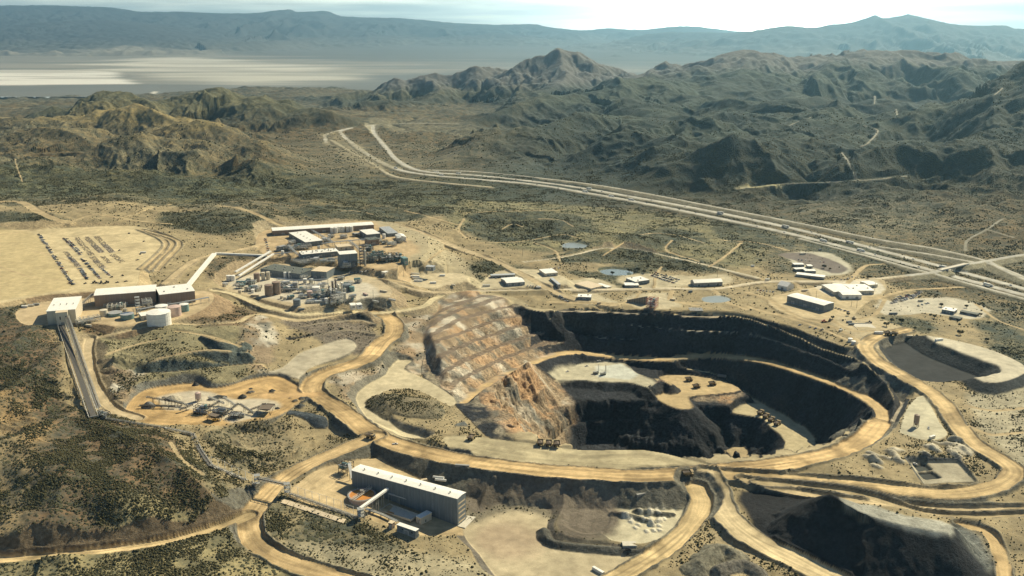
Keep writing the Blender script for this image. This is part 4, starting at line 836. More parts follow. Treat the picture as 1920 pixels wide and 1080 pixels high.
scrub('desert_scrub_beyond', 'dark desert bushes dotted over the open ground past the pit and the plant', 1000000, 1150, 2700, (.6, 1.3), .5)
scrub('desert_scrub_far', 'faint dark bushes on the distant hills beyond the highway', 300000, 2600, 4200, (1.2, 2.2), .25)

# ---------------------------------------------------------------- air
def haze():
    zlo = float(min(FH.min(), HT.min())) - 30; zhi = float(max(FH.max(), H + 20)) + 40
    x0, x1, y0, y1 = -40000, 40000, -1500, 47500
    v = [(x, y, z) for z in (zlo, zhi) for x, y in ((x0, y0), (x1, y0), (x1, y1), (x0, y1))]
    me = bpy.data.meshes.new('haze'); me.from_pydata(v, [], [(3, 2, 1, 0), (4, 5, 6, 7), (0, 1, 5, 4), (1, 2, 6, 5), (2, 3, 7, 6), (3, 0, 4, 7)]); o = bpy.data.objects.new('haze', me); COL.objects.link(o); o['kind'] = 'stuff'; o['label'] = 'pale blue haze filling the valley air'
    m = bpy.data.materials.new('air'); m.use_nodes = True; n = m.node_tree; n.nodes.clear(); out = n.nodes.new('ShaderNodeOutputMaterial'); p = n.nodes.new('ShaderNodeVolumePrincipled')
    p.inputs['Color'].default_value = (.40, .74, .97, 1); p.inputs['Density'].default_value = 2.9e-5; p.inputs['Anisotropy'].default_value = .75
    n.links.new(p.outputs[0], out.inputs['Volume']); me.materials.append(m); print('haze', zlo, zhi)
haze()
# ================================================================ objects
M = dict(
 white=mat('white_roof_sheet', (.80,.79,.72), .5, var=.10, scale=.25), cream=mat('cream_cladding', (.62,.56,.43), .6, var=.10, streak=True),
 brown=mat('brown_cladding', (.27,.205,.16), .6, var=.12, streak=True), grey=mat('grey_cladding', (.30,.30,.28), .55, var=.10, streak=True),
 blue=mat('blue_grey_cladding', (.17,.20,.215), .55, var=.22, streak=True), tan=mat('tan_roof_sheet', (.62,.52,.36), .6, var=.1),
 dark=mat('dark_roof_membrane', (.11,.125,.11), .8, var=.25), steel=mat('galvanised_steel', (.42,.42,.38), .45, .4, var=.15), rust=mat('dark_steel', (.07,.065,.06), .6, .2, var=.3),
 silver=mat('silver_pipe', (.60,.60,.55), .35, .5), pink=mat('pale_pink_tank_paint', (.55,.42,.36), .5), teal=mat('teal_tank_paint', (.16,.27,.26), .5), conc=mat('concrete', (.55,.52,.43), .85),
 glass=mat('dark_window_glass', (.03,.04,.05), .12, spec=.6), rubber=mat('black_rubber', (.025,.025,.025), .85), yellow=mat('yellow_paint', (.62,.40,.07), .5), red=mat('red_paint', (.38,.07,.05), .5),
 slurry=mat('orange_brown_slurry', (.52,.235,.06), .25, var=.12, scale=.2), wood=mat('weathered_timber', (.30,.26,.20), .8, var=.25), belt=mat('conveyor_belt', (.10,.095,.085), .8, var=.3), lattice=mat('white_lattice_steel', (.62,.60,.52), .5),
 truck=mat('dusty_yellow_truck_paint', (.28,.215,.115), .7, var=.25),
 c_white=mat('white_car_paint', (.75,.75,.72), .3, spec=.5), c_silver=mat('silver_car_paint', (.40,.41,.42), .3, .3), c_black=mat('black_car_paint', (.03,.03,.035), .3, spec=.5), c_blue=mat('blue_car_paint', (.05,.11,.22), .3, spec=.5), c_red=mat('dark_red_car_paint', (.22,.04,.035), .3, spec=.5), c_tan=mat('tan_car_paint', (.38,.32,.22), .35))
class MB:
    def __init__(s): s.v = []; s.f = []
    def add(s, v, f):
        o = len(s.v); s.v += [tuple(q) for q in v]; s.f += [tuple(i + o for i in q) for q in f]; return s
    def box(s, x0, y0, z0, x1, y1, z1):
        return s.add([(x, y, z) for z in (z0, z1) for x, y in ((x0, y0), (x1, y0), (x1, y1), (x0, y1))], [(3, 2, 1, 0), (4, 5, 6, 7), (0, 1, 5, 4), (1, 2, 6, 5), (2, 3, 7, 6), (3, 0, 4, 7)])
    def cyl(s, x, y, z, r, h, n=16, r2=None):
        r2 = r if r2 is None else r2; v = [(x + r * math.cos(i * 2 * math.pi / n), y + r * math.sin(i * 2 * math.pi / n), z) for i in range(n)] + [(x + r2 * math.cos(i * 2 * math.pi / n), y + r2 * math.sin(i * 2 * math.pi / n), z + h) for i in range(n)]
        return s.add(v, [(i, (i + 1) % n, n + (i + 1) % n, n + i) for i in range(n)] + [tuple(range(n - 1, -1, -1)), tuple(range(n, 2 * n))])
    def beam(s, p, q, w, h=None):
        h = h or w; p = Vector(p); q = Vector(q); d = (q - p).normalized(); u = Vector((0, 0, 1)) if abs(d.z) < .95 else Vector((1, 0, 0)); a = d.cross(u).normalized() * w / 2; b = a.cross(d).normalized() * h / 2
        return s.add([p - a - b, p + a - b, p + a + b, p - a + b, q - a - b, q + a - b, q + a + b, q - a + b], [(3, 2, 1, 0), (4, 5, 6, 7), (0, 1, 5, 4), (1, 2, 6, 5), (2, 3, 7, 6), (3, 0, 4, 7)])
    def tube(s, p, q, r, n=8):
        p = Vector(p); q = Vector(q); d = (q - p).normalized(); u = Vector((0, 0, 1)) if abs(d.z) < .95 else Vector((1, 0, 0)); a = d.cross(u).normalized(); b = a.cross(d)
        v = [c + (a * math.cos(i * 2 * math.pi / n) + b * math.sin(i * 2 * math.pi / n)) * r for c in (p, q) for i in range(n)]
        return s.add(v, [(i, (i + 1) % n, n + (i + 1) % n, n + i) for i in range(n)] + [tuple(range(n - 1, -1, -1)), tuple(range(n, 2 * n))])
    def build(s, name, m, parent=None):
        me = bpy.data.meshes.new(name); me.from_pydata(s.v, [], s.f); me.materials.append(M[m] if isinstance(m, str) else m); me.validate()
        o = bpy.data.objects.new(name, me); COL.objects.link(o)
        if parent is not None: o.parent = parent
        return o
def thing(name, label, cat, loc, rz=0, group=None):
    o = bpy.data.objects.new(name, None); COL.objects.link(o); o.location = loc; o.rotation_euler = (0, 0, rz); o['label'] = label; o['category'] = cat
    if group: o['group'] = group
    return o
def dup(root, loc, rz, label, group=None, mats=None, scale=None):
    r = root.copy(); COL.objects.link(r); r.location = loc; r.rotation_euler = (0, 0, rz); r['label'] = label
    if group: r['group'] = group
    for ch in root.children:
        c = ch.copy(); COL.objects.link(c); c.parent = r
        for g in ch.children: e = g.copy(); COL.objects.link(e); e.parent = c
    return r
def gz(x, y): return float(ground_z(np.array([float(x)]), np.array([float(y)]))[0])
def roofpt(px, py, h):
    z = hit(px, py)[2]
    for _ in range(6):
        p = P(px, py, z + h); z = gz(p[0], p[1])
    return p[0], p[1], z
def frame3(fl, fr, bk, h, z=None):
    a = roofpt(*fl, h); zb = a[2] if z is None else z
    A = P(*fl, zb + h); B = P(*fr, zb + h); C = P(*bk, zb + h); ux, uy = B[0] - A[0], B[1] - A[1]; L_ = math.hypot(ux, uy); ux /= L_; uy /= L_
    D = abs(-(C[0] - B[0]) * uy + (C[1] - B[1]) * ux)
    return (A[0], A[1], zb), math.atan2(uy, ux), L_, max(D, 2.5)
def block(name, label, cat, fl, fr, bk, h, wall='cream', roof='white', pitch=.0, vents=0, doors=1, windows=0, panels=0, over=.35, z=None, group=None, open_end=False, hvac=0):
    """building from three roof corners: front left, front right, back right"""
    loc, rz, L_, D = frame3(fl, fr, bk, h, z)
    t = thing(name, label, cat, loc, rz, group); zb = -2.5
    w = MB(); rise = pitch * D / 2
    # walls with gables
    w.add([(0,0,zb),(L_,0,zb),(L_,D,zb),(0,D,zb),(0,0,h),(L_,0,h),(L_,D,h),(0,D,h),(0,D/2,h+rise),(L_,D/2,h+rise)], [(3,2,1,0),(0,1,5,4),(1,2,6,9,5),(2,3,7,6),(3,0,4,8,7),(4,5,9,8),(8,9,6,7)])
    wo = w.build('wall', wall, t)
    # cladding ribs and a base course keep long walls from reading flat
    if L_ > 18:
        r = MB(); n = max(2, int(L_ / 6.5))
        for i in range(1, n): r.box(i * L_ / n - .1, -.09, 0, i * L_ / n + .1, 0.02, h - .2)
        for i in range(1, max(2, int(D / 6.5))): k = i * D / max(2, int(D / 6.5)); r.box(L_ - .02, k - .1, 0, L_ + .09, k + .1, h - .2); r.box(-.09, k - .1, 0, .02, k + .1, h - .2)
        r.box(-.12, -.12, -2.4, L_ + .12, -.003, min(1.1, h * .2)); r.build('cladding_trim', 'grey' if wall != 'grey' else 'blue', t)
    th = .3; o = over; rr = MB()
    if pitch:
        s = rise / (D / 2)
        rr.add([(-o,-o,h-o*s+.03),(L_+o,-o,h-o*s+.03),(L_+o,D/2,h+rise+.03),(-o,D/2,h+rise+.03),(-o,-o,h-o*s+th),(L_+o,-o,h-o*s+th),(L_+o,D/2,h+rise+th),(-o,D/2,h+rise+th)], [(3,2,1,0),(4,5,6,7),(0,1,5,4),(1,2,6,5),(3,0,4,7)])
        rr.add([(-o,D+o,h-o*s+.03),(L_+o,D+o,h-o*s+.03),(L_+o,D/2,h+rise+.03),(-o,D/2,h+rise+.03),(-o,D+o,h-o*s+th),(L_+o,D+o,h-o*s+th),(L_+o,D/2,h+rise+th),(-o,D/2,h+rise+th)], [(0,1,2,3),(7,6,5,4),(4,5,1,0),(5,6,2,1),(0,3,7,4)])
    else: rr.box(-o, -o, h + .02, L_ + o, D + o, h + th)
    ro = rr.build('roof', roof, t); top = h + th
    if L_ > 12:
        s = MB(); n = max(2, int(L_ / 4))
        for i in range(1, n):
            x = i * L_ / n
            if pitch: s.beam((x, -o, h - o * rise / (D / 2) + th + .02), (x, D / 2, h + rise + th + .02), .12, .1); s.beam((x, D + o, h - o * rise / (D / 2) + th + .02), (x, D / 2, h + rise + th + .02), .12, .1)
            else: s.box(x - .06, -o, top + .003, x + .06, D + o, top + .08)
        s.build('seam', roof, ro)
    for i in range(vents):
        x = (i + .7) * L_ / (vents + .4); v = MB(); zz = h + rise * .6 + th; y = D * .42; v.cyl(x, y, zz - .2, .55, 1.5, 10); v.cyl(x, y, zz + 1.3, .9, .5, 10, .3); v.box(x - .2, y - 2.6, zz, x + .2, y - .5, zz + .45); v.build('roof_vent', 'steel', ro)
    for i in range(hvac):
        x = (i + .5) * L_ / hvac; y = D * (.3 + .4 * (i % 2)); v = MB(); v.box(x - 1.1, y - .8, h + rise * .5, x + 1.1, y + .8, top + rise * .5 + 1.2); v.cyl(x, y, top + rise * .5 + 1.2, .5, .25, 10); v.build('air_unit', 'steel', ro)
    for i in range(doors):
        x = (i + .5) * L_ / doors; dw = min(2.2, L_ * .2); dh = min(4.2, h * .62); d = MB(); d.box(x - dw, -.14, .05, x + dw, -.02, dh); f = d.build('door', 'grey' if wall not in ('grey',) else 'dark', t)
        e = MB(); e.box(x - dw - .25, -.16, .05, x - dw, -.01, dh + .25); e.box(x + dw, -.16, .05, x + dw + .25, -.01, dh + .25); e.box(x - dw, -.16, dh, x + dw, -.01, dh + .25); e.build('door_frame', 'white', f)
    for i in range(windows):
        x = (i + .5) * L_ / windows + 1.2; 
        if x + 1 > L_: continue
        g = MB(); g.box(x - .7, -.10, h * .45, x + .7, -.03, h * .7); gg = g.build('window', 'glass', t); e = MB(); e.box(x - .8, -.13, h * .45 - .12, x + .8, -.02, h * .45); e.build('sill', 'white', gg)
    g = MB(); g.box(L_ + .02, D * .4, .05, L_ + .12, D * .4 + min(1.2, D * .3), 2.3); g.build('door', 'dark', t)
    return t
def tank(label, px, py, r, h, m='white', top=None, name='storage_tank', group=None, low=False, ladder=True, z=None):
    b = hit(px, py); t = thing(name, label, 'tank', (b[0], b[1], b[2] if z is None else z), random.uniform(0, 6), group); n = 28
    s = MB(); s.cyl(0, 0, -1.5, r, h + 1.5, n); so = s.build('shell', m, t)
    k = MB(); k.cyl(0, 0, h + .02, r * 1.015, .18, n); 
    if not low: k.cyl(0, 0, h + .2, r, r * .14, n, .3)
    k.build('roof', top or m, t)
    q = MB()
    for zz in ((h * .33, h * .66) if h > 6 else (h * .5,)): q.cyl(0, 0, zz, r + .06, .16, n)
    q.build('band', 'steel', so)
    if ladder and h > 5:
        l = MB(); l.beam((r + .5, -.3, 0), (r + .5, -.3, h + .8), .1); l.beam((r + .5, .3, 0), (r + .5, .3, h + .8), .1)
        for i in range(int(h / .8)): l.beam((r + .5, -.3, i * .8 + .4), (r + .5, .3, i * .8 + .4), .08)
        l.box(r - .1, -.4, h - .1, r + .6, .4, h); l.build('ladder', 'steel', t)
    return t
def rack(label, pts, h=6, w=4, pipes=4, name='pipe_rack', step=9, abs_=False, m='steel', pm='silver', top=None):
    """pts are points on the ground seen at the foot of the rack"""
    w3 = [Vector(hit(*q)) for q in pts]; o = w3[0]; t = thing(name, label, 'pipe rack', o, 0); fr_ = MB(); pp = [MB() for _ in range(pipes)]
    zt = [p.z + h for p in w3] if top is None else top
    for i in range(len(w3) - 1):
        a, b = w3[i], w3[i + 1]; d = (b - a); L_ = math.hypot(d.x, d.y); n = max(1, round(L_ / step)); u = Vector((d.x, d.y, 0)).normalized(); s = Vector((-u.y, u.x, 0)) * w / 2
        for j in range(n + (i == len(w3) - 2)):
            f = j / n; c = a.lerp(b, f); g = gz(c.x, c.y); c = Vector((c.x, c.y, 0)) - Vector((o.x, o.y, 0)); T_ = zt[i] + (zt[i + 1] - zt[i]) * f - o.z
            for sd in (-1, 1): fr_.beam(c + s * sd + Vector((0, 0, g - o.z - 1)), c + s * sd + Vector((0, 0, T_)), .35)
            fr_.beam(c - s + Vector((0, 0, T_ - .2)), c + s + Vector((0, 0, T_ - .2)), .3); fr_.beam(c - s + Vector((0, 0, (T_ + g - o.z) * .55)), c + s + Vector((0, 0, (T_ + g - o.z) * .55)), .25)
        for k in range(pipes):
            off = s * (-.8 + 1.6 * k / max(1, pipes - 1)); pp[k].tube(a - o + off + Vector((0, 0, zt[i] - a.z + .3)), b - o + off + Vector((0, 0, zt[i + 1] - b.z + .3)), .28 if k % 2 else .4, 6)
        for sd in (-1, 1): fr_.beam(a - o + s * sd + Vector((0, 0, zt[i] - a.z)), b - o + s * sd + Vector((0, 0, zt[i + 1] - b.z)), .3)
    fr_.build('frame', m, t)
    for k in range(pipes): pp[k].build('pipe', pm, t)
    return t
def conveyor(label, a, b, la, lb, w=2.4, cover=False, name='conveyor', step=14, m='rust', truss=True, hopper=False, walk=True):
    """from pixel a (head, lifted la metres over the ground there) to pixel b"""
    A = Vector(hit(*a)); B = Vector(hit(*b)); A.z += la; B.z += lb; t = thing(name, label, 'conveyor', (A.x, A.y, A.z - la), 0); o = Vector((A.x, A.y, A.z - la)); A2 = A - o; B2 = B - o
    d = B2 - A2; L_ = math.hypot(d.x, d.y); u = Vector((d.x, d.y, 0)).normalized(); s = Vector((-u.y, u.x, 0)) * w / 2; up = Vector((0, 0, 1.5 if w < 4 else 2.2)); n = max(2, int(L_ / 4))
    f = MB()
    for sd in (-1, 1):
        f.beam(A2 + s * sd, B2 + s * sd, .28); f.beam(A2 + s * sd + up, B2 + s * sd + up, .22)
        if truss:
            for i in range(n): p = A2.lerp(B2, i / n); q = A2.lerp(B2, (i + 1) / n); f.beam(p + s * sd + (up if i % 2 else Vector()), q + s * sd + (Vector() if i % 2 else up), .15)
    for i in range(n + 1): p = A2.lerp(B2, i / n); f.beam(p - s, p + s, .2)
    f.build('truss', m, t)
    if cover: c = MB(); c.beam(A2 + up * .5, B2 + up * .5, w + .5, up.z + .3); c.build('cover', 'white', t)
    else: c = MB(); c.beam(A2 + up * .45, B2 + up * .45, w * .62, .25); c.build('belt', 'belt', t)
    if walk and not cover: c = MB(); c.beam(A2 + s * 1.5 + up * .3, B2 + s * 1.5 + up * .3, .7, .1); c.beam(A2 + s * 1.8 + up * .9, B2 + s * 1.8 + up * .9, .1); c.build('walkway', 'steel', t)
    for i in range(1, max(2, int(L_ / step))):
        p = A2.lerp(B2, i / max(2, int(L_ / step))); g = gz(p.x + o.x, p.y + o.y) - o.z
        if p.z - g > .8:
            l = MB(); l.beam((p + s * .9).to_tuple(), (p.x + s.x * 1.3, p.y + s.y * 1.3, g - .8), .3); l.beam((p - s * .9).to_tuple(), (p.x - s.x * 1.3, p.y - s.y * 1.3, g - .8), .3); l.beam((p.x + s.x * 1.2, p.y + s.y * 1.2, (g + p.z) / 2), (p.x - s.x * 1.2, p.y - s.y * 1.2, (g + p.z) / 2), .2); l.build('support', m, t)
    for P_, nm in ((A2, 'head_pulley'), (B2, 'tail_pulley')): c = MB(); c.tube(P_ - s * 1.1 + up * .45, P_ + s * 1.1 + up * .45, .5); c.build(nm, 'steel', t)
    return t
def tower(label, px, py, w, h, levels=4, m='steel', name='steel_tower', extra=None):
    b = hit(px, py); t = thing(name, label, 'tower', b, .3); f = MB()
    for x in (-w, w):
        for y in (-w, w): f.beam((x, y, -1), (x, y, h), .35)
    for i in range(levels):
        z0, z1 = i * h / levels, (i + 1) * h / levels
        for x0, y0, x1, y1 in ((-w, -w, w, -w), (w, -w, w, w), (w, w, -w, w), (-w, w, -w, -w)): f.beam((x0, y0, z1), (x1, y1, z1), .28); f.beam((x0, y0, z0), (x1, y1, z1), .18)
    f.build('frame', m, t)
    for i in range(levels): p = MB(); p.box(-w * 1.15, -w * 1.15, (i + 1) * h / levels + .16, w * 1.15, w * 1.15, (i + 1) * h / levels + .3); p.build('platform', m, t)
    return t
def column(label, px, py, r, h, m='silver', name='process_column', group=None):
    b = hit(px, py); t = thing(name, label, 'column', b, 0, group); c = MB(); c.cyl(0, 0, -.5, r * 1.3, 2.0, 12); c.build('skirt', 'steel', t); c = MB(); c.cyl(0, 0, 1.5, r, h - 1.5, 14); c.cyl(0, 0, h, r, r * .6, 14, r * .4); c.build('shell', m, t)
    for k in (.4, .7, .97): c = MB(); c.cyl(0, 0, h * k, r * 1.9, .2, 10); c.build('platform', 'steel', t)
    c = MB(); c.tube((r * 1.25, 0, 1), (r * 1.25, 0, h * .95), .22); c.build('pipe', 'silver', t)
    return t
def unit(label, fl, fr, bk, h, m='rust', seed=0, name='process_unit', vessels=5, pm='silver', levels=3):
    """open steel process structure: frame, decks, vessels and pipework"""
    loc, rz, L_, D = frame3(fl, fr, bk, h); t = thing(name, label, 'process unit', loc, rz); rnd = random.Random(seed); f = MB(); nx = max(1, round(L_ / 6)); ny = max(1, round(D / 6))
    for i in range(nx + 1):
        for j in range(ny + 1): f.beam((i * L_ / nx, j * D / ny, -1.5), (i * L_ / nx, j * D / ny, h * (1 if (i + j) % 3 else .8)), .4)
    for k in range(1, levels + 1):
        z = k * h / levels * .95
        for j in range(ny + 1): f.beam((0, j * D / ny, z), (L_, j * D / ny, z), .35)
        for i in range(nx + 1): f.beam((i * L_ / nx, 0, z), (i * L_ / nx, D, z), .35)
    for i in range(nx): f.beam((i * L_ / nx, 0, 0), ((i + 1) * L_ / nx, 0, h * .95 / levels), .2); f.beam((i * L_ / nx, D, 0), ((i + 1) * L_ / nx, D, h * .95), .2)
    f.build('frame', m, t)
    for k in range(1, levels):
        z = k * h / levels * .95 + .2; d = MB(); a = rnd.uniform(0, .3) * L_; d.box(a, D * .08, z, a + L_ * .65, D * .92, z + .15); d.build('deck', 'steel', t)
    for k in range(vessels):
        v = MB(); x = rnd.uniform(.1, .9) * L_; y = rnd.uniform(.15, .85) * D; r = rnd.uniform(.9, 2.2); z = rnd.choice((0, h * .33, h * .62))
        if rnd.random() < .5: v.cyl(x, y, z, r, rnd.uniform(.3, .55) * h, 12)
        else: ln = rnd.uniform(2, 5); v.tube((x - ln, y, z + r + .4), (x + ln, y, z + r + .4), r, 12)
        v.build('vessel', rnd.choice(('silver', 'white', 'steel', 'teal', pm)), t)
    for k in range(4):
        p = MB(); z = rnd.uniform(.3, 1.02) * h; y = rnd.uniform(0, 1) * D; p.tube((-1, y, z), (L_ + 1, y, z), .3, 6); x = rnd.uniform(.1, .9) * L_; p.tube((x, y, 0), (x, y, z), .25, 6); p.tube((x, 0, z), (x, D, z), .25, 6); p.build('pipe', pm, t)
    return t
# ---------------------------------------------------------------- vehicles
def mat_mesh(name, parts, parent=None):
    me = bpy.data.meshes.new(name); v = []; f = []; mi = []; ms = []
    for mb, m in parts:
        if m not in ms: ms.append(m)
        o = len(v); v += mb.v; f += [tuple(i + o for i in q) for q in mb.f]; mi += [ms.index(m)] * len(mb.f)
    me.from_pydata(v, [], f)
    for m in ms: me.materials.append(M[m])
    me.polygons.foreach_set('material_index', mi); o = bpy.data.objects.new(name, me); COL.objects.link(o)
    if parent: o.parent = parent
    return o
def carbody(paint_, kind):
    b = MB(); c = MB(); w = MB(); L2 = {'car': 2.3, 'suv': 2.45, 'pickup': 2.8}[kind]
    b.add([(-L2,-.88,.35),(L2,-.88,.35),(L2,.88,.35),(-L2,.88,.35),(-L2+.1,-.85,.85),(L2-.1,-.8,.8),(L2-.1,.8,.8),(-L2+.1,.85,.85)], [(3,2,1,0),(4,5,6,7),(0,1,5,4),(1,2,6,5),(2,3,7,6),(3,0,4,7)])
    x0, x1 = {'car': (-1.5, 1.1), 'suv': (-2.2, 1.1), 'pickup': (-.3, 1.5)}[kind]; hh = {'car': 1.42, 'suv': 1.7, 'pickup': 1.75}[kind]
    c.add([(x0,-.82,.83),(x1,-.8,.8),(x1,.8,.8),(x0,.82,.83),(x0+.35,-.66,hh),(x1-.6,-.66,hh),(x1-.6,.66,hh),(x0+.35,.66,hh)], [(0,1,5,4),(1,2,6,5),(2,3,7,6),(3,0,4,7)])
    b.box(x0 + .36, -.65, hh, x1 - .62, .65, hh + .06)
    if kind == 'pickup': b.box(-L2 + .1, -.85, .85, -.4, -.75, 1.15); b.box(-L2 + .1, .75, .85, -.4, .85, 1.15); b.box(-L2 + .1, -.85, .85, -L2 + .2, .85, 1.15)
    for x in (-L2 * .62, L2 * .62):
        for s in (-1, 1): w.tube((x, s * .66, .34), (x, s * .92, .34), .34, 10)
    return b, c, w
CARS = {}
def car(px, py, rz, paint_, kind, label, group, xyz=None):
    key = (paint_, kind); b = xyz or hit(px, py)
    if key not in CARS:
        B_, C_, W_ = carbody(paint_, kind); o = mat_mesh('parked_car' if kind != 'pickup' else 'pickup_truck', [(B_, paint_), (C_, 'glass'), (W_, 'rubber')]); CARS[key] = o
    else: o = CARS[key].copy(); COL.objects.link(o)
    o.location = (b[0], b[1], b[2] + .02); o.rotation_euler = (0, 0, rz); o['label'] = label; o['category'] = {'car': 'car', 'suv': 'car', 'pickup': 'pickup truck'}[kind]; o['group'] = group
    return o
def haul_truck_proto():
    t = thing('haul_truck', 'haul truck', 'haul truck', (0, 0, 0)); c = MB(); c.box(-4.3, -1.2, 1.5, 4.6, 1.2, 2.6); c.box(3.2, -2.4, 1.6, 4.9, 2.4, 2.9); c.build('chassis', 'truck', t)
    b = MB(); b.add([(-5.3,-2.9,3.2),(2.2,-2.9,2.8),(2.2,2.9,2.8),(-5.3,2.9,3.2),(-5.9,-3.1,4.6),(2.6,-3.1,5.3),(2.6,3.1,5.3),(-5.9,3.1,4.6)], [(3,2,1,0),(0,1,5,4),(1,2,6,5),(2,3,7,6)])
    b.add([(-5.2,-2.5,3.6),(2.0,-2.5,3.3),(2.0,2.5,3.3),(-5.2,2.5,3.6)], [(0,1,2,3)]); b.box(2.3, -3.0, 5.2, 4.9, 3.0, 5.45); b.build('dump_bed', 'truck', t)
    k = MB(); k.box(2.7, .3, 2.9, 4.5, 2.3, 4.7); ko = k.build('cab', 'white', t); g = MB(); g.box(4.52, .5, 3.6, 4.56, 2.1, 4.5); g.build('windscreen', 'glass', ko)
    for x, ys, r in ((3.1, (-2.4, 2.4), 1.35), (-2.7, (-2.0, 2.0), 1.4)):
        for y in ys: w = MB(); w.tube((x, y - .55, 1.35), (x, y + .55, 1.35), r, 16); wo_ = w.build('wheel', 'rubber', t); h_ = MB(); s = 1 if y > 0 else -1; h_.tube((x, y + s * .56, 1.35), (x, y + s * .6, 1.35), .6, 10); h_.build('hub', 'truck', wo_)
    d = MB(); d.box(-5.0, -2.3, 3.5, 1.8, 2.3, 4.3); d.add([(-4.5,-2,4.3),(1.2,-2,4.3),(1.2,2,4.3),(-4.5,2,4.3),(-2,0,5.3),(0,0,5.4)], [(0,1,5,4),(1,2,5),(2,3,4,5),(3,0,4)]); d.build('load', MT_rock, t)
    return t
MT_rock = mat('broken_ore', (.16,.13,.10), .95, var=.4, scale=1.2)
def semi_proto(m='white'):
    t = thing('semi_truck', 'semi', 'truck', (0, 0, 0)); b = MB(); b.box(-9, -1.28, 1.2, 4.2, 1.28, 4.0); b.build('trailer', m, t); c = MB(); c.box(4.9, -1.2, .8, 7.4, 1.2, 3.3); c.box(7.4, -1.0, .8, 8.4, 1.0, 1.9); ko = c.build('cab', 'c_red' if m == 'silver' else 'c_white', t); g = MB(); g.box(7.41, -1.0, 2.1, 7.45, 1.0, 3.0); g.build('windscreen', 'glass', ko)
    w = MB()
    for x in (-8, -6.8, 4.4, 5.4, 7.7):
        for y in (-1.1, 1.1): w.tube((x, y - .15, .5), (x, y + .15, .5), .5, 10)
    w.box(-8.6, -.5, .7, 7.6, .5, 1.18); w.build('running_gear', 'rubber', t)
    return t
def place(root, first, loc, rz, label, group=None):
    if first: root.location = loc; root.rotation_euler = (0, 0, rz); root['label'] = label; root['group'] = group or ''; return root
    return dup(root, loc, rz, label, group)
def heading(a, b): p = hit(*a); q = hit(*b); return math.atan2(q[1] - p[1], q[0] - p[0])
random.seed(11)
# ================================================================ mill beside the haul road
mill = block('mill_building', 'long tall blue grey mill hall with a white vented roof beside the orange thickener', 'building', (659,882), (857.5,935.6), (871.7,923), 27, wall='blue', roof='white', pitch=.10, vents=7, doors=0, windows=0, z=-20)
ml = frame3((659,882), (857.5,935.6), (871.7,923), 27, -20)
q = MB()
for k in range(5): q.box(ml[2] + .1, 1.5, 2 + k * 4.6, ml[2] + .16, ml[3] - 1.5, 3.6 + k * 4.6)
q.build('end_panel', 'tan', mill)
t = thing('concrete_apron', 'white concrete slab at the foot of the mill hall end wall', 'slab', P(872, 985, -20)); a = MB(); pts = [Vector(P(x, y, -19.5)) - Vector(P(872, 985, -20)) for x, y in ((858,987),(873,966),(892,969),(872,990))]; a.add([tuple(p) for p in pts] + [(p.x, p.y, p.z - 1.5) for p in pts], [(0,1,2,3),(3,2,6,7),(0,3,7,4),(2,1,5,6),(1,0,4,5)]); a.build('slab', 'conc', t)
kb = MB(); kb.beam(tuple(pts[0] + Vector((0,0,.15))), tuple(pts[3] + Vector((0,0,.15))), .3); kb.build('kerb', 'conc', t)
def thickener():
    b = hit(679, 937); t = thing('thickener_tank', 'round thickener tank full of orange slurry with a white bridge across it', 'tank', b); r = 12; n = 40
    s = MB(); ri = r - .5
    for (r0, z0, r1, z1) in ((r, -1, r, 5.6), (r, 5.6, ri, 5.6), (ri, 5.6, ri, 4.6)):
        s.add([(r0 * math.cos(i * 2 * math.pi / n), r0 * math.sin(i * 2 * math.pi / n), z0) for i in range(n)] + [(r1 * math.cos(i * 2 * math.pi / n), r1 * math.sin(i * 2 * math.pi / n), z1) for i in range(n)], [(i, (i + 1) % n, n + (i + 1) % n, n + i) for i in range(n)])
    s.build('shell', 'pink', t)
    k = MB(); k.add([(ri * math.cos(i * 2 * math.pi / n), ri * math.sin(i * 2 * math.pi / n), 5.0) for i in range(n)], [tuple(range(n))]); k.build('slurry', 'slurry', t)
    w = MB()
    for i in range(n): a0, a1 = i * 2 * math.pi / n, (i + 1) * 2 * math.pi / n; w.beam(((r + .7) * math.cos(a0), (r + .7) * math.sin(a0), 5.3), ((r + .7) * math.cos(a1), (r + .7) * math.sin(a1), 5.3), .9, .12); w.beam(((r + 1.1) * math.cos(a0), (r + 1.1) * math.sin(a0), 6.4), ((r + 1.1) * math.cos(a1), (r + 1.1) * math.sin(a1), 6.4), .09)
    w.build('walkway', 'steel', t)
    g = MB(); a = math.radians(62); c_, s_ = math.cos(a), math.sin(a)
    for o in (-1.3, 1.3):
        g.beam((-14 * c_ - o * s_, -14 * s_ + o * c_, 6.4), (14 * c_ - o * s_, 14 * s_ + o * c_, 6.4), .5, .8); g.beam((-14 * c_ - o * s_, -14 * s_ + o * c_, 8), (14 * c_ - o * s_, 14 * s_ + o * c_, 8), .25)
        for i in range(-5, 6): g.beam((i * 2.4 * c_ - o * s_, i * 2.4 * s_ + o * c_, 6.4), (i * 2.4 * c_ - o * s_, i * 2.4 * s_ + o * c_, 8), .18)
    g.build('bridge', 'lattice', t); m_ = MB(); m_.cyl(0, 0, 5, 1.2, 4.2, 12); m_.box(-1.6, -1, 9, 1.6, 1, 10); m_.build('rake_drive', 'steel', t)
    r_ = MB(); r_.beam((-9 * s_, 9 * c_, 5.15), (9 * s_, -9 * c_, 5.15), .4); r_.build('rake_arm', 'rust', t)
thickener()
conveyor('elevated white gallery on trestles running from the thickener corner up to the mill wall', (676,972), (728,942), 9, 13, w=2.2, cover=True, name='conveyor_gallery', m='steel', step=8)
conveyor('tall pale inclined conveyor leaning on the far end of the mill hall', (656,894), (661,906), 13, 4, w=2.4, cover=True, m='rust', step=7)
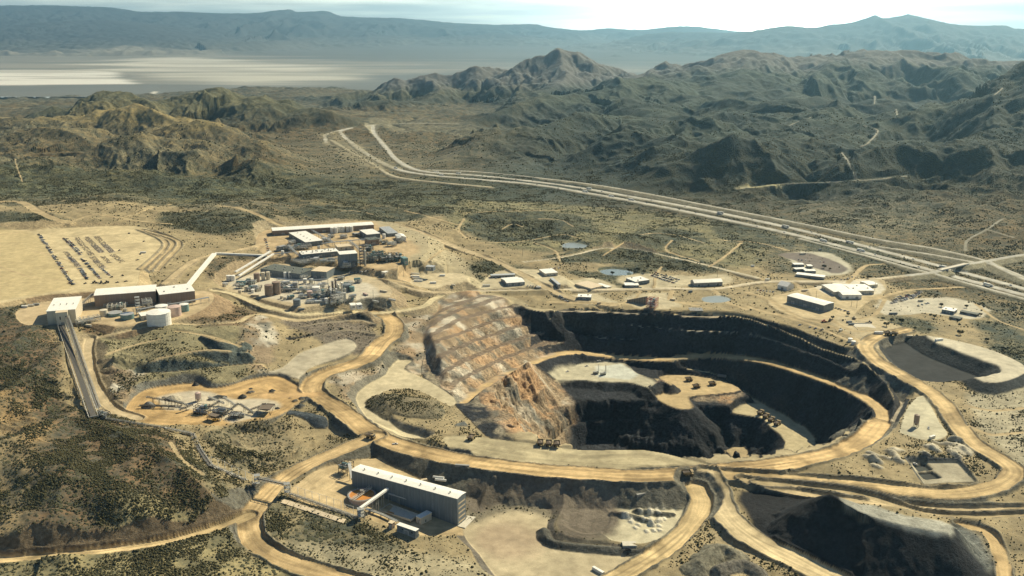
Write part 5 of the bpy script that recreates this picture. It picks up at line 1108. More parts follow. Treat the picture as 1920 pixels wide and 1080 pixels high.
unit('dark hopper frame standing left of the inclined conveyor behind the mill', (634,868), (651,872), (655,862), 11, seed=3, vessels=2, levels=2)
block('switch_room', 'white roofed two level switch room in the mill yard front corner', 'building', (780,968), (789,972), (797,956), 6, wall='cream', windows=3)
block('yard_store', 'low white roofed store at the outer edge of the mill yard', 'building', (744,984), (779,996), (782,991), 6.5, wall='blue', windows=2)
block('pump_house', 'small brown pump house with stacked ducts beside the low yard store', 'building', (728,980), (735,982), (737,977), 5.5, wall='brown', roof='tan')
t = thing('concrete_basin', 'pale concrete basin floor with an orange puddle in front of the mill', 'slab', hit(740, 960)); zz = hit(740, 960)[2] + .5
pts = [Vector(P(x, y, zz)) - Vector(hit(740, 960)) for x, y in ((712,958),(730,946),(785,966),(770,976))]; a = MB(); a.add([tuple(p) for p in pts] + [(p.x, p.y, p.z - 1.2) for p in pts], [(0,3,2,1),(0,1,5,4),(1,2,6,5),(2,3,7,6),(3,0,4,7)]); a.build('floor_slab', 'conc', t)
a = MB(); 
for i in range(4): a.beam(tuple(pts[i] + Vector((0,0,.5))), tuple(pts[(i + 1) % 4] + Vector((0,0,.5))), .4, 1.1)
a.build('kerb', 'conc', t)
pts = [Vector(P(x, y, zz + .02)) - Vector(hit(740, 960)) for x, y in ((718,959),(724,956),(740,962),(737,966),(728,965))]; a = MB(); a.add([tuple(p) for p in pts], [(0,4,3,2,1)]); a.build('puddle', 'slurry', t)
rack('low pipe trestle of silver pipes at the edge of the mill pad', [(686,958), (715,968), (745,982)], 2.2, 2.4, 3)
rack('pipe rack running along the shaded front wall of the mill', [(730,938), (770,950), (800,960)], 7, 3, 3)
for i, (x, y) in enumerate(((812,898),(816,903))):
    w = hit(x, y); t = thing('tanker_trailer', ('farther' if i == 0 else 'nearer') + ' of two white tanker trailers parked behind the mill hall', 'trailer', w, math.radians(-12)); s = MB(); s.tube((0, 0, 2.2), (11, 0, 2.2), 1.25, 14); s.build('tank_body', 'white', t); s = MB()
    for k in (1.2, 2.4, 8.6, 9.8):
        for yy in (-1, 1): s.tube((k, yy - .15, .5), (k, yy + .15, .5), .5, 10)
    s.box(.5, -.5, .7, 10.5, .5, 1.1); s.build('running_gear', 'rubber', t)
def container(px, py, rz, m, label, ln=12, group=None, h=2.7):
    w = hit(px, py); t = thing('shipping_container', label, 'container', w, rz, group); s = MB(); s.box(0, 0, .1, ln, 2.5, h); b = s.build('body', m, t); r = MB()
    for i in range(1, int(ln / 1.2)): r.box(i * 1.2 - .1, -.06, .3, i * 1.2 + .1, -.001, h - .15); r.box(i * 1.2 - .1, 2.501, .3, i * 1.2 + .1, 2.56, h - .15); r.box(i * 1.2 - .1, -.06, h - .15, i * 1.2 + .1, 2.56, h + .05)
    r.build('rib', m, b); d = MB(); d.box(ln + .005, .1, .25, ln + .07, 1.2, h - .15); d.box(ln + .005, 1.3, .25, ln + .07, 2.4, h - .15); d.build('door', 'steel', t)
    return t
container(853, 876, math.radians(-10), 'grey', 'long grey container at the road edge above the mill yard', 14)
container(1110, 1068, math.radians(-50), 'white', 'lone white container on the bare ground at the bottom of the view', 12)
container(1195, 933, math.radians(25), 'grey', 'pale grey container beside the dark windrow inside the lower compound', 9)
# trestle line from crusher yard to the mill
conveyor('ground conveyor descending beside the dark slope from the crusher yard', (312,806), (360,816), 1.2, 1.2, w=3, m='steel', step=6)
conveyor('ground conveyor bending down past the reddish bush slope', (360,816), (374,846), 1.2, 1.2, w=3, m='steel', step=6)
conveyor('ground conveyor reaching the near foot of the bush slope', (374,846), (395,876), 1.2, 1.2, w=3, m='steel', step=6)
conveyor('low conveyor running between tall posts to the first bridge tower', (395,876), (480,913), 1.4, 1.4, w=2.6, m='steel', step=8)
conveyor('low conveyor running from the second bridge tower past the slabs', (544,930), (668,974), 1.4, 1.4, w=2.6, m='steel', step=8)
def posts(label, a, b, n, h, name='post_line'):
    A = Vector(hit(*a)); B = Vector(hit(*b)); t = thing(name, label, 'fence', A); w = MB(); prev = None
    for i in range(n):
        p = A.lerp(B, i / (n - 1)); p.z = gz(p.x, p.y); q_ = p - A; k = MB(); k.beam(tuple(q_ + Vector((0, 0, -1))), tuple(q_ + Vector((0, 0, h))), .38); k.build('post', 'white', t)
        top = q_ + Vector((0, 0, h))
        if prev is not None: w.beam(tuple(prev), tuple(top), .16)
        prev = top
    w.build('top_rail', 'lattice', t)
posts('row of tall pale posts along the conveyor left of the road bridge', (397,872), (474,905), 7, 9)
posts('row of tall pale posts in front of the thickener', (546,926), (640,956), 8, 9)
posts('two free standing white posts before the thickener', (647,960), (663,965), 2, 8)
tower('steel bridge tower on the left side of the haul road', 483, 913, 2.4, 12, 3)
tower('steel bridge tower on the right side of the haul road', 539, 929, 2.4, 12, 3)
tower('steel transfer tower at the outer corner of the mill yard', 677, 973, 2.6, 10, 3)
A = hit(483, 913); B = hit(539, 929)
def bridge(label, A, B, z, w=3, name='pipe_bridge'):
    A = Vector((A[0], A[1], z)); B = Vector((B[0], B[1], z)); t = thing(name, label, 'bridge', A); d = (B - A); u = d.normalized(); s = Vector((-u.y, u.x, 0)) * w / 2; f = MB(); n = max(3, int(d.length / 4)); O = Vector()
    for sd in (-1, 1):
        f.beam(O + s * sd, d + s * sd, .35); f.beam(O + s * sd + Vector((0, 0, 2.4)), d + s * sd + Vector((0, 0, 2.4)), .3)
        for i in range(n): f.beam(d * (i / n) + s * sd, d * ((i + 1) / n) + s * sd + Vector((0, 0, 2.4)), .18); f.beam(d * (i / n) + s * sd, d * (i / n) + s * sd + Vector((0, 0, 2.4)), .18)
    f.build('truss', 'lattice', t); c = MB(); c.beam(O + Vector((0, 0, .5)), d + Vector((0, 0, .5)), w * .6, .3); c.build('belt', 'belt', t); c = MB(); c.tube(s * .6 + Vector((0, 0, 1.4)), d + s * .6 + Vector((0, 0, 1.4)), .35); c.build('pipe', 'silver', t)
bridge('lattice bridge carrying a conveyor over the lower haul road', A, B, max(A[2], B[2]) + 8)
t = thing('panel_row', 'row of tan slabs divided by dark joints below the post line', 'slab', hit(600, 955)); o = Vector(hit(600, 955)); n = 10
for i in range(n):
    f0, f1 = i / n, (i + .93) / n; a = MB(); cs = []
    for f, lo in ((f0, 0), (f1, 0), (f1, 1), (f0, 1)):
        x = 532 + (650 - 532) * f + lo * -6; y = 936 + (975 - 936) * f + lo * 7; p = Vector(hit(x, y)); cs.append(p - o + Vector((0, 0, .5)))
    a.add([tuple(c) for c in cs] + [(c.x, c.y, c.z - 1.5) for c in cs], [(0,1,2,3),(3,2,1,0),(0,1,5,4),(1,2,6,5),(2,3,7,6),(3,0,4,7)]); a.build('slab', 'tan', t)
# ================================================================ ore handling at the upper left
block('crusher_building', 'white roofed crusher house at the head of the twin long conveyors', 'building', (87,584), (141,580), (132,557), 19, wall='cream', roof='white', vents=4, doors=1)
block('transfer_house', 'tall narrow cream transfer house at the front of the crusher house', 'building', (104,587), (126,585), (124,577), 17, wall='cream', roof='tan', windows=2)
block('storage_hall', 'long brown ore storage hall with a white roof below the parking field', 'building', (176,554.5), (291,546), (288,534), 17, wall='brown', roof='white', pitch=.05, doors=3)
block('plant_hall', 'square brown hall with a dark pit of machinery on its white roof', 'building', (299,553), (365,545.5), (352,532), 16, wall='brown', roof='white', doors=2, hvac=3)
unit('tangle of dark machinery on the ground beside the storage hall front', (200,573), (233,571), (231,566), 7, seed=5, m='lattice', vessels=7)
unit('white stair and hopper frame between the two brown halls', (268,565), (285,563), (283,557), 12, seed=6, m='lattice', vessels=2)
conveyor('inclined belt from the crusher house down to the storage hall', (146,586), (176,568), 6, 12, w=3, m='steel', step=10)
unit('long low steel pipe deck between the crusher house and the first tank', (143,600), (188,592), (186,588), 7, seed=7, m='lattice', vessels=4, levels=2)
tower('slender open steel tower in front of the brown plant hall', 260, 590, 2.6, 24, 6)
rack('elevated pipe rack passing in front of the brown plant hall', [(262,589), (300,582), (345,575), (392,566)], 6.5, 3.5, 3, step=11)
tank('large white storage tank casting a round shadow on the lower terrace', 299, 607, 15, 16, 'white')
tank('small white tank hidden behind the large white tank', 304, 588, 8, 11, 'white')
tank('pale pink storage tank to the right of the large white tank', 328, 591, 8.5, 12, 'pink')
tank('pale green tank rightmost of the upper left tanks', 346, 583, 6, 9.5, 'teal', 'white')
tank('low round tank with a pale lid between the pipe deck and its twin', 216, 591, 9, 4, 'teal', 'silver', low=True)
tank('low round pale lidded tank nearest the bush mound', 239, 597, 8.5, 6.5, 'teal', 'silver', low=True)
tank('small cream tank at the right end of the low pipe deck', 195, 592, 5, 8, 'cream')
block('tank_shed', 'small white shed tucked against the large white tank', 'building', (265,593), (279,591), (278,584), 6, wall='cream', windows=2)
for i, (x, y) in enumerate(((40,577),(52,575),(62,573))):
    container(x, y, .1, ('white', 'silver', 'grey')[i], ('white', 'silver', 'grey')[i] + ' container in the short row left of the crusher house', 8)
# the two long conveyors down the slope
conveyor('broad white lattice conveyor, left of the two long ones down the slope', (113,607), (176,786), 3, 2.2, w=9, m='lattice', step=16, name='long_conveyor')
conveyor('narrow dark steel conveyor, right of the two long ones down the slope', (122,600), (184,770), 15, 3, w=4, m='steel', step=16, name='long_conveyor')
unit('dark drive station at the foot of the two long conveyors', (181,770), (196,775), (197,768), 6, seed=8, vessels=3, levels=2)
conveyor('thin ground conveyor from the drive station round the yard edge', (190,786), (310,805), 1.0, 1.0, w=1.6, m='steel', step=20)
# white covered gallery over the hill
def gallery(label, pts, h, w, hh=3):
    w3 = [Vector(hit(*q)) for q in pts]; o = w3[0]; t = thing('covered_gallery', label, 'gallery', o); s = MB(); l = MB()
    for a, b in zip(w3, w3[1:]):
        A = a - o + Vector((0, 0, h)); B = b - o + Vector((0, 0, h)); s.beam(A, B, w, hh); n = max(2, int((B - A).length / 14))
        for i in range(n + 1): p = A.lerp(B, i / n); l.beam(p, (p.x, p.y, gz(p.x + o.x, p.y + o.y) - o.z - 1), .6)
    s.build('cover', 'white', t); l.build('support', 'steel', t)
gallery('broad white covered gallery climbing from the brown plant hall over the rise', [(352,540), (372,515), (402,479)], 2.6, 7)
gallery('thin white covered gallery running level behind the bushy knoll', [(404,478), (450,480), (500,482)], 2.4, 3.5)
# ================================================================ crusher yard
H0 = (374,760)
def cv(l, a, b, la, lb, w=1.8, m='rust'): conveyor(l, a, b, la, lb, w=w, m=m, step=7)
cv('long thin stacker conveyor reaching the grey fines heap', (276,757), (345,760), 7.5, 2); cv('dark stacker conveyor pointing left above the fines heap', (306,756), (352,764), 6.5, 2)
cv('low stacker conveyor lying over the pale fines at the left', (262,765), (330,766), 2.5, 2); cv('short stacker conveyor slanting to the lower left of the crusher hub', (337,774), (362,766), 3, 4)
cv('dark conveyor crossing the middle of the crusher yard', (388,771), (413,764), 2, 7); cv('pale conveyor behind the middle of the crusher yard', (392,756), (420,762), 7, 3, m='lattice')
cv('dark inclined conveyor right of the yard centre', (424,778), (448,769), 2, 7); cv('pale truss conveyor behind the right hand screen', (420,757), (442,766), 7, 3, m='lattice'); cv('dark conveyor feeding the right hand hopper', (450,768), (476,779), 6, 2); cv('short dark conveyor at the right hand hopper', (470,772), (500,768), 2, 6)
unit('main crusher hub of dark steel with screens in the yard centre', (362,762), (385,764), (388,757), 9, seed=11, vessels=6); unit('second screening frame right of the crusher hub', (398,768), (420,770), (421,764), 7, seed=12, vessels=5); unit('third screening frame before the right hand hopper', (428,776), (448,777), (449,771), 6, seed=13, vessels=4)
def hopper(label, fl, fr, bk, h, m='rust'):
    loc, rz, L_, D = frame3(fl, fr, bk, h); t = thing('feed_hopper', label, 'hopper', loc, rz); s = MB(); c = (L_ / 2, D / 2)
    s.add([(c[0]-1.2,c[1]-1,h*.35),(c[0]+1.2,c[1]-1,h*.35),(c[0]+1.2,c[1]+1,h*.35),(c[0]-1.2,c[1]+1,h*.35),(0,0,h),(L_,0,h),(L_,D,h),(0,D,h)], [(0,1,5,4),(1,2,6,5),(2,3,7,6),(3,0,4,7),(3,2,1,0)]); s.build('bin', m, t)
    l = MB()
    for x in (0, L_):
        for y in (0, D): l.beam((x, y, -1), (x, y, h), .35)
    for a, b in (((0,0,h),(L_,0,h)),((L_,0,h),(L_,D,h)),((L_,D,h),(0,D,h)),((0,D,h),(0,0,h)),((0,0,0),(L_,0,h)),((L_,0,0),(L_,D,h))): l.beam(a, b, .3)
    l.build('frame', 'rust', t); e = MB(); e.add([(.4,.4,h-.4),(L_-.4,.4,h-.4),(L_-.4,D-.4,h-.4),(.4,D-.4,h-.4)], [(0,1,2,3)]); e.build('ore', MT_rock, t)
hopper('large dark feed hopper at the right end of the crusher yard', (482,767), (506,768), (508,757), 7); hopper('black wedge shaped feed hopper at the near side of the crusher yard', (388,778), (404,782), (408,775), 6)
def silo(label, px, py, r, h, legs, m, name='storage_silo'):
    b = hit(px, py); t = thing(name, label, 'silo', b); s = MB(); s.cyl(0, 0, legs, r, h, 20); s.cyl(0, 0, legs - r * 1.1, r * .25, r * 1.1, 16, r); s.cyl(0, 0, legs + h, r, r * .35, 20, .3); s.build('shell', m, t); l = MB()
    for k in range(4): a = k * math.pi / 2 + .6; l.beam((r * math.cos(a), r * math.sin(a), -1), (r * math.cos(a), r * math.sin(a), legs + 1), .35); a2 = a + math.pi / 2; l.beam((r * math.cos(a), r * math.sin(a), 0), (r * math.cos(a2), r * math.sin(a2), legs * .7), .16)
    l.build('leg', 'steel', t); l = MB(); l.beam((r + .4, 0, 0), (r + .4, 0, legs + h), .5, .12); l.build('ladder', 'steel', t)
silo('pale rounded surge bin standing behind the crusher hub', 372, 752, 3.2, 6, 4, 'pink')
silo('lone brown silo on thin legs in the yard east of the pit', 1717, 800, 2.7, 9, 4.5, 'brown')
def conepile(label, px, py, r, h, m, cut=0):
    b = hit(px, py); t = thing('stockpile', label, 'stockpile', b); s = MB(); n = 22; rg = []
    for k, (f, zf) in enumerate(((1.05, -.25), (.8, .18), (.5, .55), (.22, .88))): rg += [(r * f * random.uniform(.9, 1.1) * math.cos(i * 2 * math.pi / n), r * f * random.uniform(.9, 1.1) * math.sin(i * 2 * math.pi / n) * .9, h * zf + random.uniform(-.2, .2)) for i in range(n)]
    fs = [(k * n + i, k * n + (i + 1) % n, (k + 1) * n + (i + 1) % n, (k + 1) * n + i) for k in range(3) for i in range(n)] + [(3 * n + i, 3 * n + (i + 1) % n, 4 * n) for i in range(n)]
    s.add(rg + [(0, 0, h)], fs); s.build('heap', m, t)
M['fines'] = mat('grey_fines', (.17,.17,.16), .95, var=.2); M['coarse'] = mat('dark_coarse_ore', (.07,.07,.065), .95, var=.4, scale=1.5, bump=.5); M['pale_ore'] = mat('pale_crushed_rock', (.42,.38,.28), .95, var=.25)
conepile('grey cone of fines under the stacker conveyor', 279, 762, 9, 6, 'fines'); conepile('pale fan shaped heap behind the stacker conveyors', 325, 748, 11, 4.5, 'pale_ore')
conepile('dark wedge of ore at the back lip of the crusher yard', 367, 722, 4.5, 4, 'coarse'); conepile('dark ore heap, left of the small heaps in the orange yard', 455, 743, 4.5, 2.6, 'coarse'); conepile('dark ore heap in the pale ring of the orange yard', 510, 733, 4.5, 2.4, 'coarse'); conepile('smallest ore heap in the orange yard', 470, 729, 3, 1.2, 'coarse')
conepile('small dark heap by the right hand hopper', 520, 766, 3.2, 1.8, 'coarse')
def loader(px, py, rz, label, m='yellow', name='wheel_loader', sc=1):
    b = hit(px, py); t = thing(name, label, 'loader', b, rz); s = MB(); s.box(-3.4, -1.2, 1.2, 1.0, 1.2, 2.5); s.box(1.0, -.6, 1.2, 3.0, .6, 1.8); s.build('body', m, t); c = MB(); c.box(-.9, -.9, 2.5, .9, .9, 4.0); k = c.build('cab', m, t); g = MB(); g.box(.91, -.8, 2.8, .95, .8, 3.8); g.build('windscreen', 'glass', k)
    a = MB(); a.beam((1.5, -.7, 1.9), (4.2, -.7, 1.0), .4); a.beam((1.5, .7, 1.9), (4.2, .7, 1.0), .4); a.build('arm', m, t); u = MB(); u.add([(4.0,-1.6,.2),(5.6,-1.6,.2),(5.6,1.6,.2),(4.0,1.6,.2),(4.0,-1.6,1.6),(4.0,1.6,1.6)], [(3,2,1,0),(0,4,5,3),(0,1,4),(3,5,2)]); u.build('bucket', 'steel', t)
    for x in (-2.2, 2.0):
        for y in (-1.3, 1.3): w = MB(); w.tube((x, y - .35, .85), (x, y + .35, .85), .85, 14); w.build('wheel', 'rubber', t)
    return t
loader(404, 790, .3, 'yellow wheel loader in front of the near side hopper'); loader(370, 776, 2.6, 'wheel loader parked below the crusher hub', 'c_tan')
# ================================================================ haul trucks and pit machines
ht = haul_truck_proto(); G = 'haul trucks of the mine'
HTs = [((695,822), -.5, 'haul truck at the road junction above the mill yard'), ((1290,892), .1, 'haul truck on the main road at the pit edge, by the fork'), ((1013,834), 1.5, 'left of the three haul trucks parked at the pit rim'), ((1029,835), 1.5, 'middle of the three haul trucks parked at the pit rim'), ((1044,836), 1.5, 'right of the three haul trucks parked at the pit rim'),
 ((884,824), 1.2, 'haul truck standing alone on the bench left of the parked three'), ((1426,777), .75, 'haul truck at the upper end of the row on the inner bench'), ((1436,783.5), .75, 'second haul truck of the row on the inner bench, counted from the top'), ((1446,790), .75, 'third haul truck of the row on the inner bench, counted from the top'), ((1457,797), .75, 'haul truck at the lower end of the row on the inner bench'),
 ((1292,714), .1, 'leftmost haul truck on the sunlit floor in the pit middle'), ((1306,727), .3, 'nearest haul truck on the sunlit floor in the pit middle'), ((1336,722), .2, 'rightmost haul truck on the sunlit floor in the pit middle'), ((1665,628), .4, 'left haul truck of the pair on the road past the far rim'), ((1675,629), 2.9, 'right haul truck of the pair on the road past the far rim')]
for i, (p_, rz, l) in enumerate(HTs): place(ht, i == 0, hit(*p_), rz, l, G)
for i, (x, y) in enumerate(((1117,701), (1131,703))):
    b = hit(x, y); t = thing('drill_rig', ('left' if i == 0 else 'right') + ' drill rig with raised mast on the pale blast floor', 'drill rig', b, .4 * i); s = MB(); s.box(-4, -1.5, 1.3, 4, 1.5, 3.6); s.build('body', 'steel', t); s = MB(); s.box(-3.6, -2.0, 0, 3.2, -1.2, 1.2); s.box(-3.6, 1.2, 0, 3.2, 2.0, 1.2); s.build('crawler_track', 'rubber', t)
    s = MB()
    for xx in (3.2, 4.2):
        for yy in (-.5, .5): s.beam((xx, yy, .5), (xx, yy, 14), .2)
    for k in range(9): s.beam((3.2, -.5, 1 + k * 1.5), (4.2, -.5, 2.5 + k * 1.5), .12); s.beam((3.2, .5, 1 + k * 1.5), (4.2, .5, 2.5 + k * 1.5), .12)
    s.build('mast', 'lattice', t); s = MB(); s.box(1.6, -1.4, 3.6, 3.0, 0, 5); s.build('cab', 'white', t)
for (x, y, rz, l) in ((1123,677,.2,'pickup on the far lip of the blast floor'), (1100,687,.4,'pickup on the left side of the blast floor'), (1064,697,.7,'pickup at the left tip of the blast floor')): car(x, y, rz, 'c_white', 'pickup', 'white ' + l, 'pickups on the blast floor')
car(741, 833, .2, 'c_white', 'pickup', 'white pickup on the haul road shoulder near the junction', 'pickups on mine roads'); car(1178, 1031, .1, 'c_black', 'pickup', 'black pickup at the end of the dark berm beside the pale slab', 'pickups on mine roads'); car(1715, 871, 0, 'c_white', 'suv', 'white car at the corner of the black pond berms', 'pickups on mine roads'); car(1741, 803, 1.2, 'c_white', 'pickup', 'white pickup parked in the silo yard', 'pickups on mine roads')
t = thing('pale_slab', 'pale rectangular slab at the foot of the dark berm', 'slab', hit(1180, 1020)); a = MB(); a.box(-6, -4, -1, 6, 4, .5); a.build('slab', 'conc', t); a = MB(); a.box(-6, -4.3, -1, 6, -4.003, .9); a.build('kerb', 'conc', t)
# ================================================================ separation plant (upper group)
block('warehouse', 'very long low warehouse with a white roof at the back of the upper plant', 'building', (511,433), (701,421.5), (695,416), 9, wall='brown', roof='white', pitch=.05, doors=5)
block('process_hall', 'white roofed hall with five roof vents in front of the very long warehouse', 'building', (541.5,436.5), (572.7,454.4), (604.6,450.4), 8, wall='blue', roof='white', vents=5, doors=2)
block('boiler_house', 'white roofed hall right of the row of white tanks', 'building', (674,431.5), (688,440), (712,437), 9, wall='blue', roof='white', doors=1)
block('workshop', 'pale green roofed workshop behind the white vaulted shed', 'building', (711,426), (727,438), (744,435), 6, wall='blue', roof='silver', doors=2)
block('vaulted_shed', 'small white vaulted shed at the right end of the upper plant', 'building', (741,440), (746,445.5), (760,443), 6, wall='white', roof='white', pitch=.35, doors=1)
block('control_block', 'brown block with pipes on its roof in the middle of the upper plant', 'building', (690,450.5), (711,448.5), (710,443.5), 10, wall='brown', roof='dark', hvac=3, windows=2)
block('reactor_hall', 'tall dark process hall with a white roof at the front of the upper plant', 'building', (637,477.5), (670,475), (668,469), 20, wall='blue', roof='white', doors=2)
block('low_annex', 'beige low annex behind the white equipment deck', 'building', (633,463.5), (664,461), (662,456), 7, wall='cream', roof='tan', windows=3)
block('equipment_deck', 'long white deck roof crowded with machinery in the upper plant', 'building', (566,477.5), (635,471), (632,465), 8, wall='blue', roof='white', hvac=8, doors=3)
block('pump_block', 'blue grey box at the left tip of the upper plant', 'building', (520,462), (526,463), (531,459), 8, wall='blue', roof='grey')
block('teal_cold_box', 'pale teal box at the right end of the dark process units', 'building', (757,485), (765,484), (765,480), 9, wall='teal', roof='teal')
block('substation_room', 'stepped grey switch room at the front foot of the tall dark hall', 'building', (648,493), (656,492), (653,489), 6, wall='grey', roof='silver', hvac=3)
for i, (a, b, c, h, l) in enumerate((((686,479),(712,477),(712,471),13,'dark steel process unit just right of the tall tower'), ((700,474),(722,471),(722,467),10,'dark steel process unit behind the front pair'), ((715,480),(740,478),(740,472),12,'dark steel process unit, middle of the front row'), ((740,479),(756,477),(756,471),11,'dark steel process unit beside the pale teal box'), ((688,462),(700,461),(700,456),9,'dark steel unit left of the brown control block'))):
    unit(l, a, b, c, h, m='rust', seed=20 + i, vessels=9, pm='teal', levels=3)
for i, (a, b, c, h, l) in enumerate((((530,461),(545,464),(556,459),8,'blue grey vessel frame at the left of the upper plant'), ((560,462),(585,460),(583,455),7,'teal sunken vessel frame behind the white equipment deck'), ((545,486),(570,492),(585,484),6,'dark bunded frame before the white equipment deck'), ((600,488),(634,486),(633,482),6,'pale low frame right of the bunded frame'), ((748,447),(758,446),(758,442),9,'dark louvred cooling unit behind the yard of scrap'))):
    unit(l, a, b, c, h, m='steel', seed=30 + i, vessels=8, levels=2)
tower('tall green black process tower at the middle front of the upper plant', 679, 499, 3.4, 34, 7, 'rust')
column('tall silver column beside the green black process tower', 685, 499, 1.2, 26)
G = 'row of white tanks behind the upper plant'
for i, (x, y) in enumerate(((622.7,437),(630,437),(637,435),(643,435),(652,434.5),(659,434.5))):
    tank(('leftmost','second','third','fourth','fifth','rightmost')[i] + ' white tank, counted from the left, in the row before the long warehouse', x, y, 3.2, 10, 'white', group=G, ladder=False)
rack('pipe rack from the long warehouse forward past the vented hall', [(578,434), (600,447), (626,462)], 7, 4, 3, step=14)
rack('pipe rack crossing the upper plant toward the boiler house', [(604,466), (650,461), (697,457)], 9, 4, 4, step=12)
rack('pipe rack slanting down to the tall process tower', [(655,461), (668,470), (678,482)], 9, 4, 3, step=12)
rack('pipe rack at the left edge of the upper plant', [(541,468), (553,480), (565,491)], 8, 4.5, 4, step=9)
rack('thin pipe rack entering the upper plant from the white gallery', [(500,484), (525,482), (552,479)], 6, 3, 3, step=10)
for i in range(14):
    x = 566 + i * 5 + random.uniform(-1, 1); y = 484 - i * .5; column(('silver', 'slender', 'short', 'dark capped')[i % 4] + ' column %s along the white equipment deck' % ('near the left end' if i < 5 else 'near the middle' if i < 10 else 'near the right end'), x, y, .7, 8 + 5 * random.random(), group='columns along the equipment deck') if i % 2 == 0 else None
# ================================================================ lower plant
block('flat_roof_plant', 'long dark flat roofed building at the back of the lower plant', 'building', (488,504), (563,514), (582,504), 9, wall='blue', roof='dark', hvac=9, doors=2)
block('tan_roof_hall', 'dark walled hall with a tan roof beside the flat roofed building', 'building', (583,508), (612,510), (622,501), 12, wall='blue', roof='tan', doors=2)
conveyor('left one of the two slanting conveyors rising between the plants', (442,519), (508,483), 7, 10, w=3, cover=True, m='steel', step=12, name='conveyor_gallery')
conveyor('right one of the two slanting conveyors rising between the plants', (448,524), (513,486), 5, 8, w=3, cover=True, m='steel', step=12, name='conveyor_gallery')
TK = [('tall brown tank, left of the big pair facing the road', 505,554,6.2,16,'brown'), ('tall brown tank, right of the big pair facing the road', 519,551,6,18,'brown'), ('left white tank of the twin tanks at the left end of the lower plant', 429,526,3.6,8,'white'), ('right white tank of the twin tanks at the left end of the lower plant', 437,526,3.6,8,'white'),
 ('brown striped tank before the flat roofed building', 482,528,4.5,13,'brown'), ('narrow cream tank right of the brown striped tank', 494,525,3,12,'cream'), ('narrow cream tank under the end of the flat roofed building', 503,524,3,12,'cream'), ('dark tank standing alone on the bushy bank below the lower plant', 557,573,5.2,9,'blue'),
 ('grey tank in the middle of the lower plant', 554,543,4,11,'grey'), ('tan tank at the left of the column cluster', 581,557,4,9,'pink'), ('white tank with dark band left of the column cluster', 593,549,6,9,'white'), ('blue domed tank right of the column cluster', 650,544,7,9,'blue'),
 ('round white top tank behind the pipe bridges', 535,521,2.5,9,'white'), ('second round white top tank behind the pipe bridges', 543.5,521,2.5,9,'white'), ('small cream tank near the road bend', 462,545,3,7,'cream'), ('small pale tank left of the bund wall', 421,538,3,6,'silver'), ('dark tank at the front of the column cluster', 636,563,4,12,'blue'), ('pale tank at the front right of the column cluster', 644,563,4,11,'steel')]
for a in TK: tank(a[0], *a[1:6], ladder=a[4] > 10)
for i, (a, b, c, h, l) in enumerate((((440,530),(475,530),(474,524),5,'cluttered white pipework at the left of the lower plant'), ((518,533),(545,531),(544,525),8,'white pipe deck below the round top tanks'), ((527,539),(553,538),(552,530),7,'blue grey pump deck right of the brown tank pair'), ((575,537),(608,535),(606,529),8,'tan machinery deck in the middle of the lower plant'), ((600,548),(620,545),(618,539),13,'tall open frame left of the column cluster'),
   ((620,545),(640,542),(639,535),16,'tall open frame in the column cluster'), ((628,556),(645,553),(643,548),12,'dark frame at the front of the column cluster'), ((575,566),(615,564),(612,559),3,'scrap and piping yard before the column cluster'), ((462,543),(488,542),(487,534),4,'sunken dark bund with pumps beside the brown tank pair'), ((560,556),(575,555),(574,551),4,'dark pump skid near the road bend'))):
    unit(l, a, b, c, h, m=('lattice','steel','rust')[i % 3], seed=50 + i, vessels=9, pm='white', levels=2 if h < 9 else 3)
for i, (x, y, h) in enumerate(((618,556,16), (624,552,20), (630,551,22), (635,556,18), (641,551,17), (613,560,11), (647,556,12), (626,562,14))):
    column(('left front', 'left rear', 'tallest', 'middle front', 'right rear', 'low left', 'low right', 'front')[i] + ' column of the cluster at the right of the lower plant', x, y, 1.3, h, random.choice(('silver', 'brown', 'cream')), group='column cluster')
rack('pipe rack along the back of the lower plant', [(520,529), (550,533), (590,532), (615,530)], 6, 3, 3, step=9)
rack('pipe rack joining the brown tanks to the column cluster', [(520,548), (560,548), (600,552)], 5, 3, 3, step=9)
for i, (x, y, rz, l) in enumerate(((680,552,-.9,'long pink roofed trailer on the bare ground right of the lower plant'), (697,566,-.6,'silver trailer by the road bend right of the lower plant'), (728,563,-.6,'wide silver trailer on the bare ground inside the road loop'), (712,547,-.5,'cream trailer inside the road loop'))):
    container(x, y, rz, ('pink','silver','silver','cream')[i], l, 12)
block('gate_shed', 'small white lean to shed beside the curved road below the lower plant', 'building', (658,573), (668,572), (672,567), 4, wall='white', roof='white'); block('gate_shed', 'tiny white hut next to the small lean to shed', 'building', (670,572), (679,571), (680,567), 3.5, wall='white', roof='white')
block('cube_house', 'white cube shaped house between the lower plant and the trailers', 'building', (715,510), (722,511), (724,508), 7, wall='cream', roof='white', windows=1)
for i, (x, y) in enumerate(((770,515),(770,520),(774,524),(776,528))): container(x, y, -.1, ('silver','white','silver','white')[i], ('topmost','second','third','nearest')[i] + ' long trailer of the four stacked rows on the small terrace', 14)
container(824, 518, 0, 'white', 'lone white trailer on the right of the small terrace', 9); container(806, 532, .1, 'white', 'white trailer at the lower edge of the small terrace', 10)
block('guard_hut', 'blue grey sheds at the scrap yard above the small terrace', 'building', (798,500), (812,501), (815,498), 4, wall='blue', roof='silver')
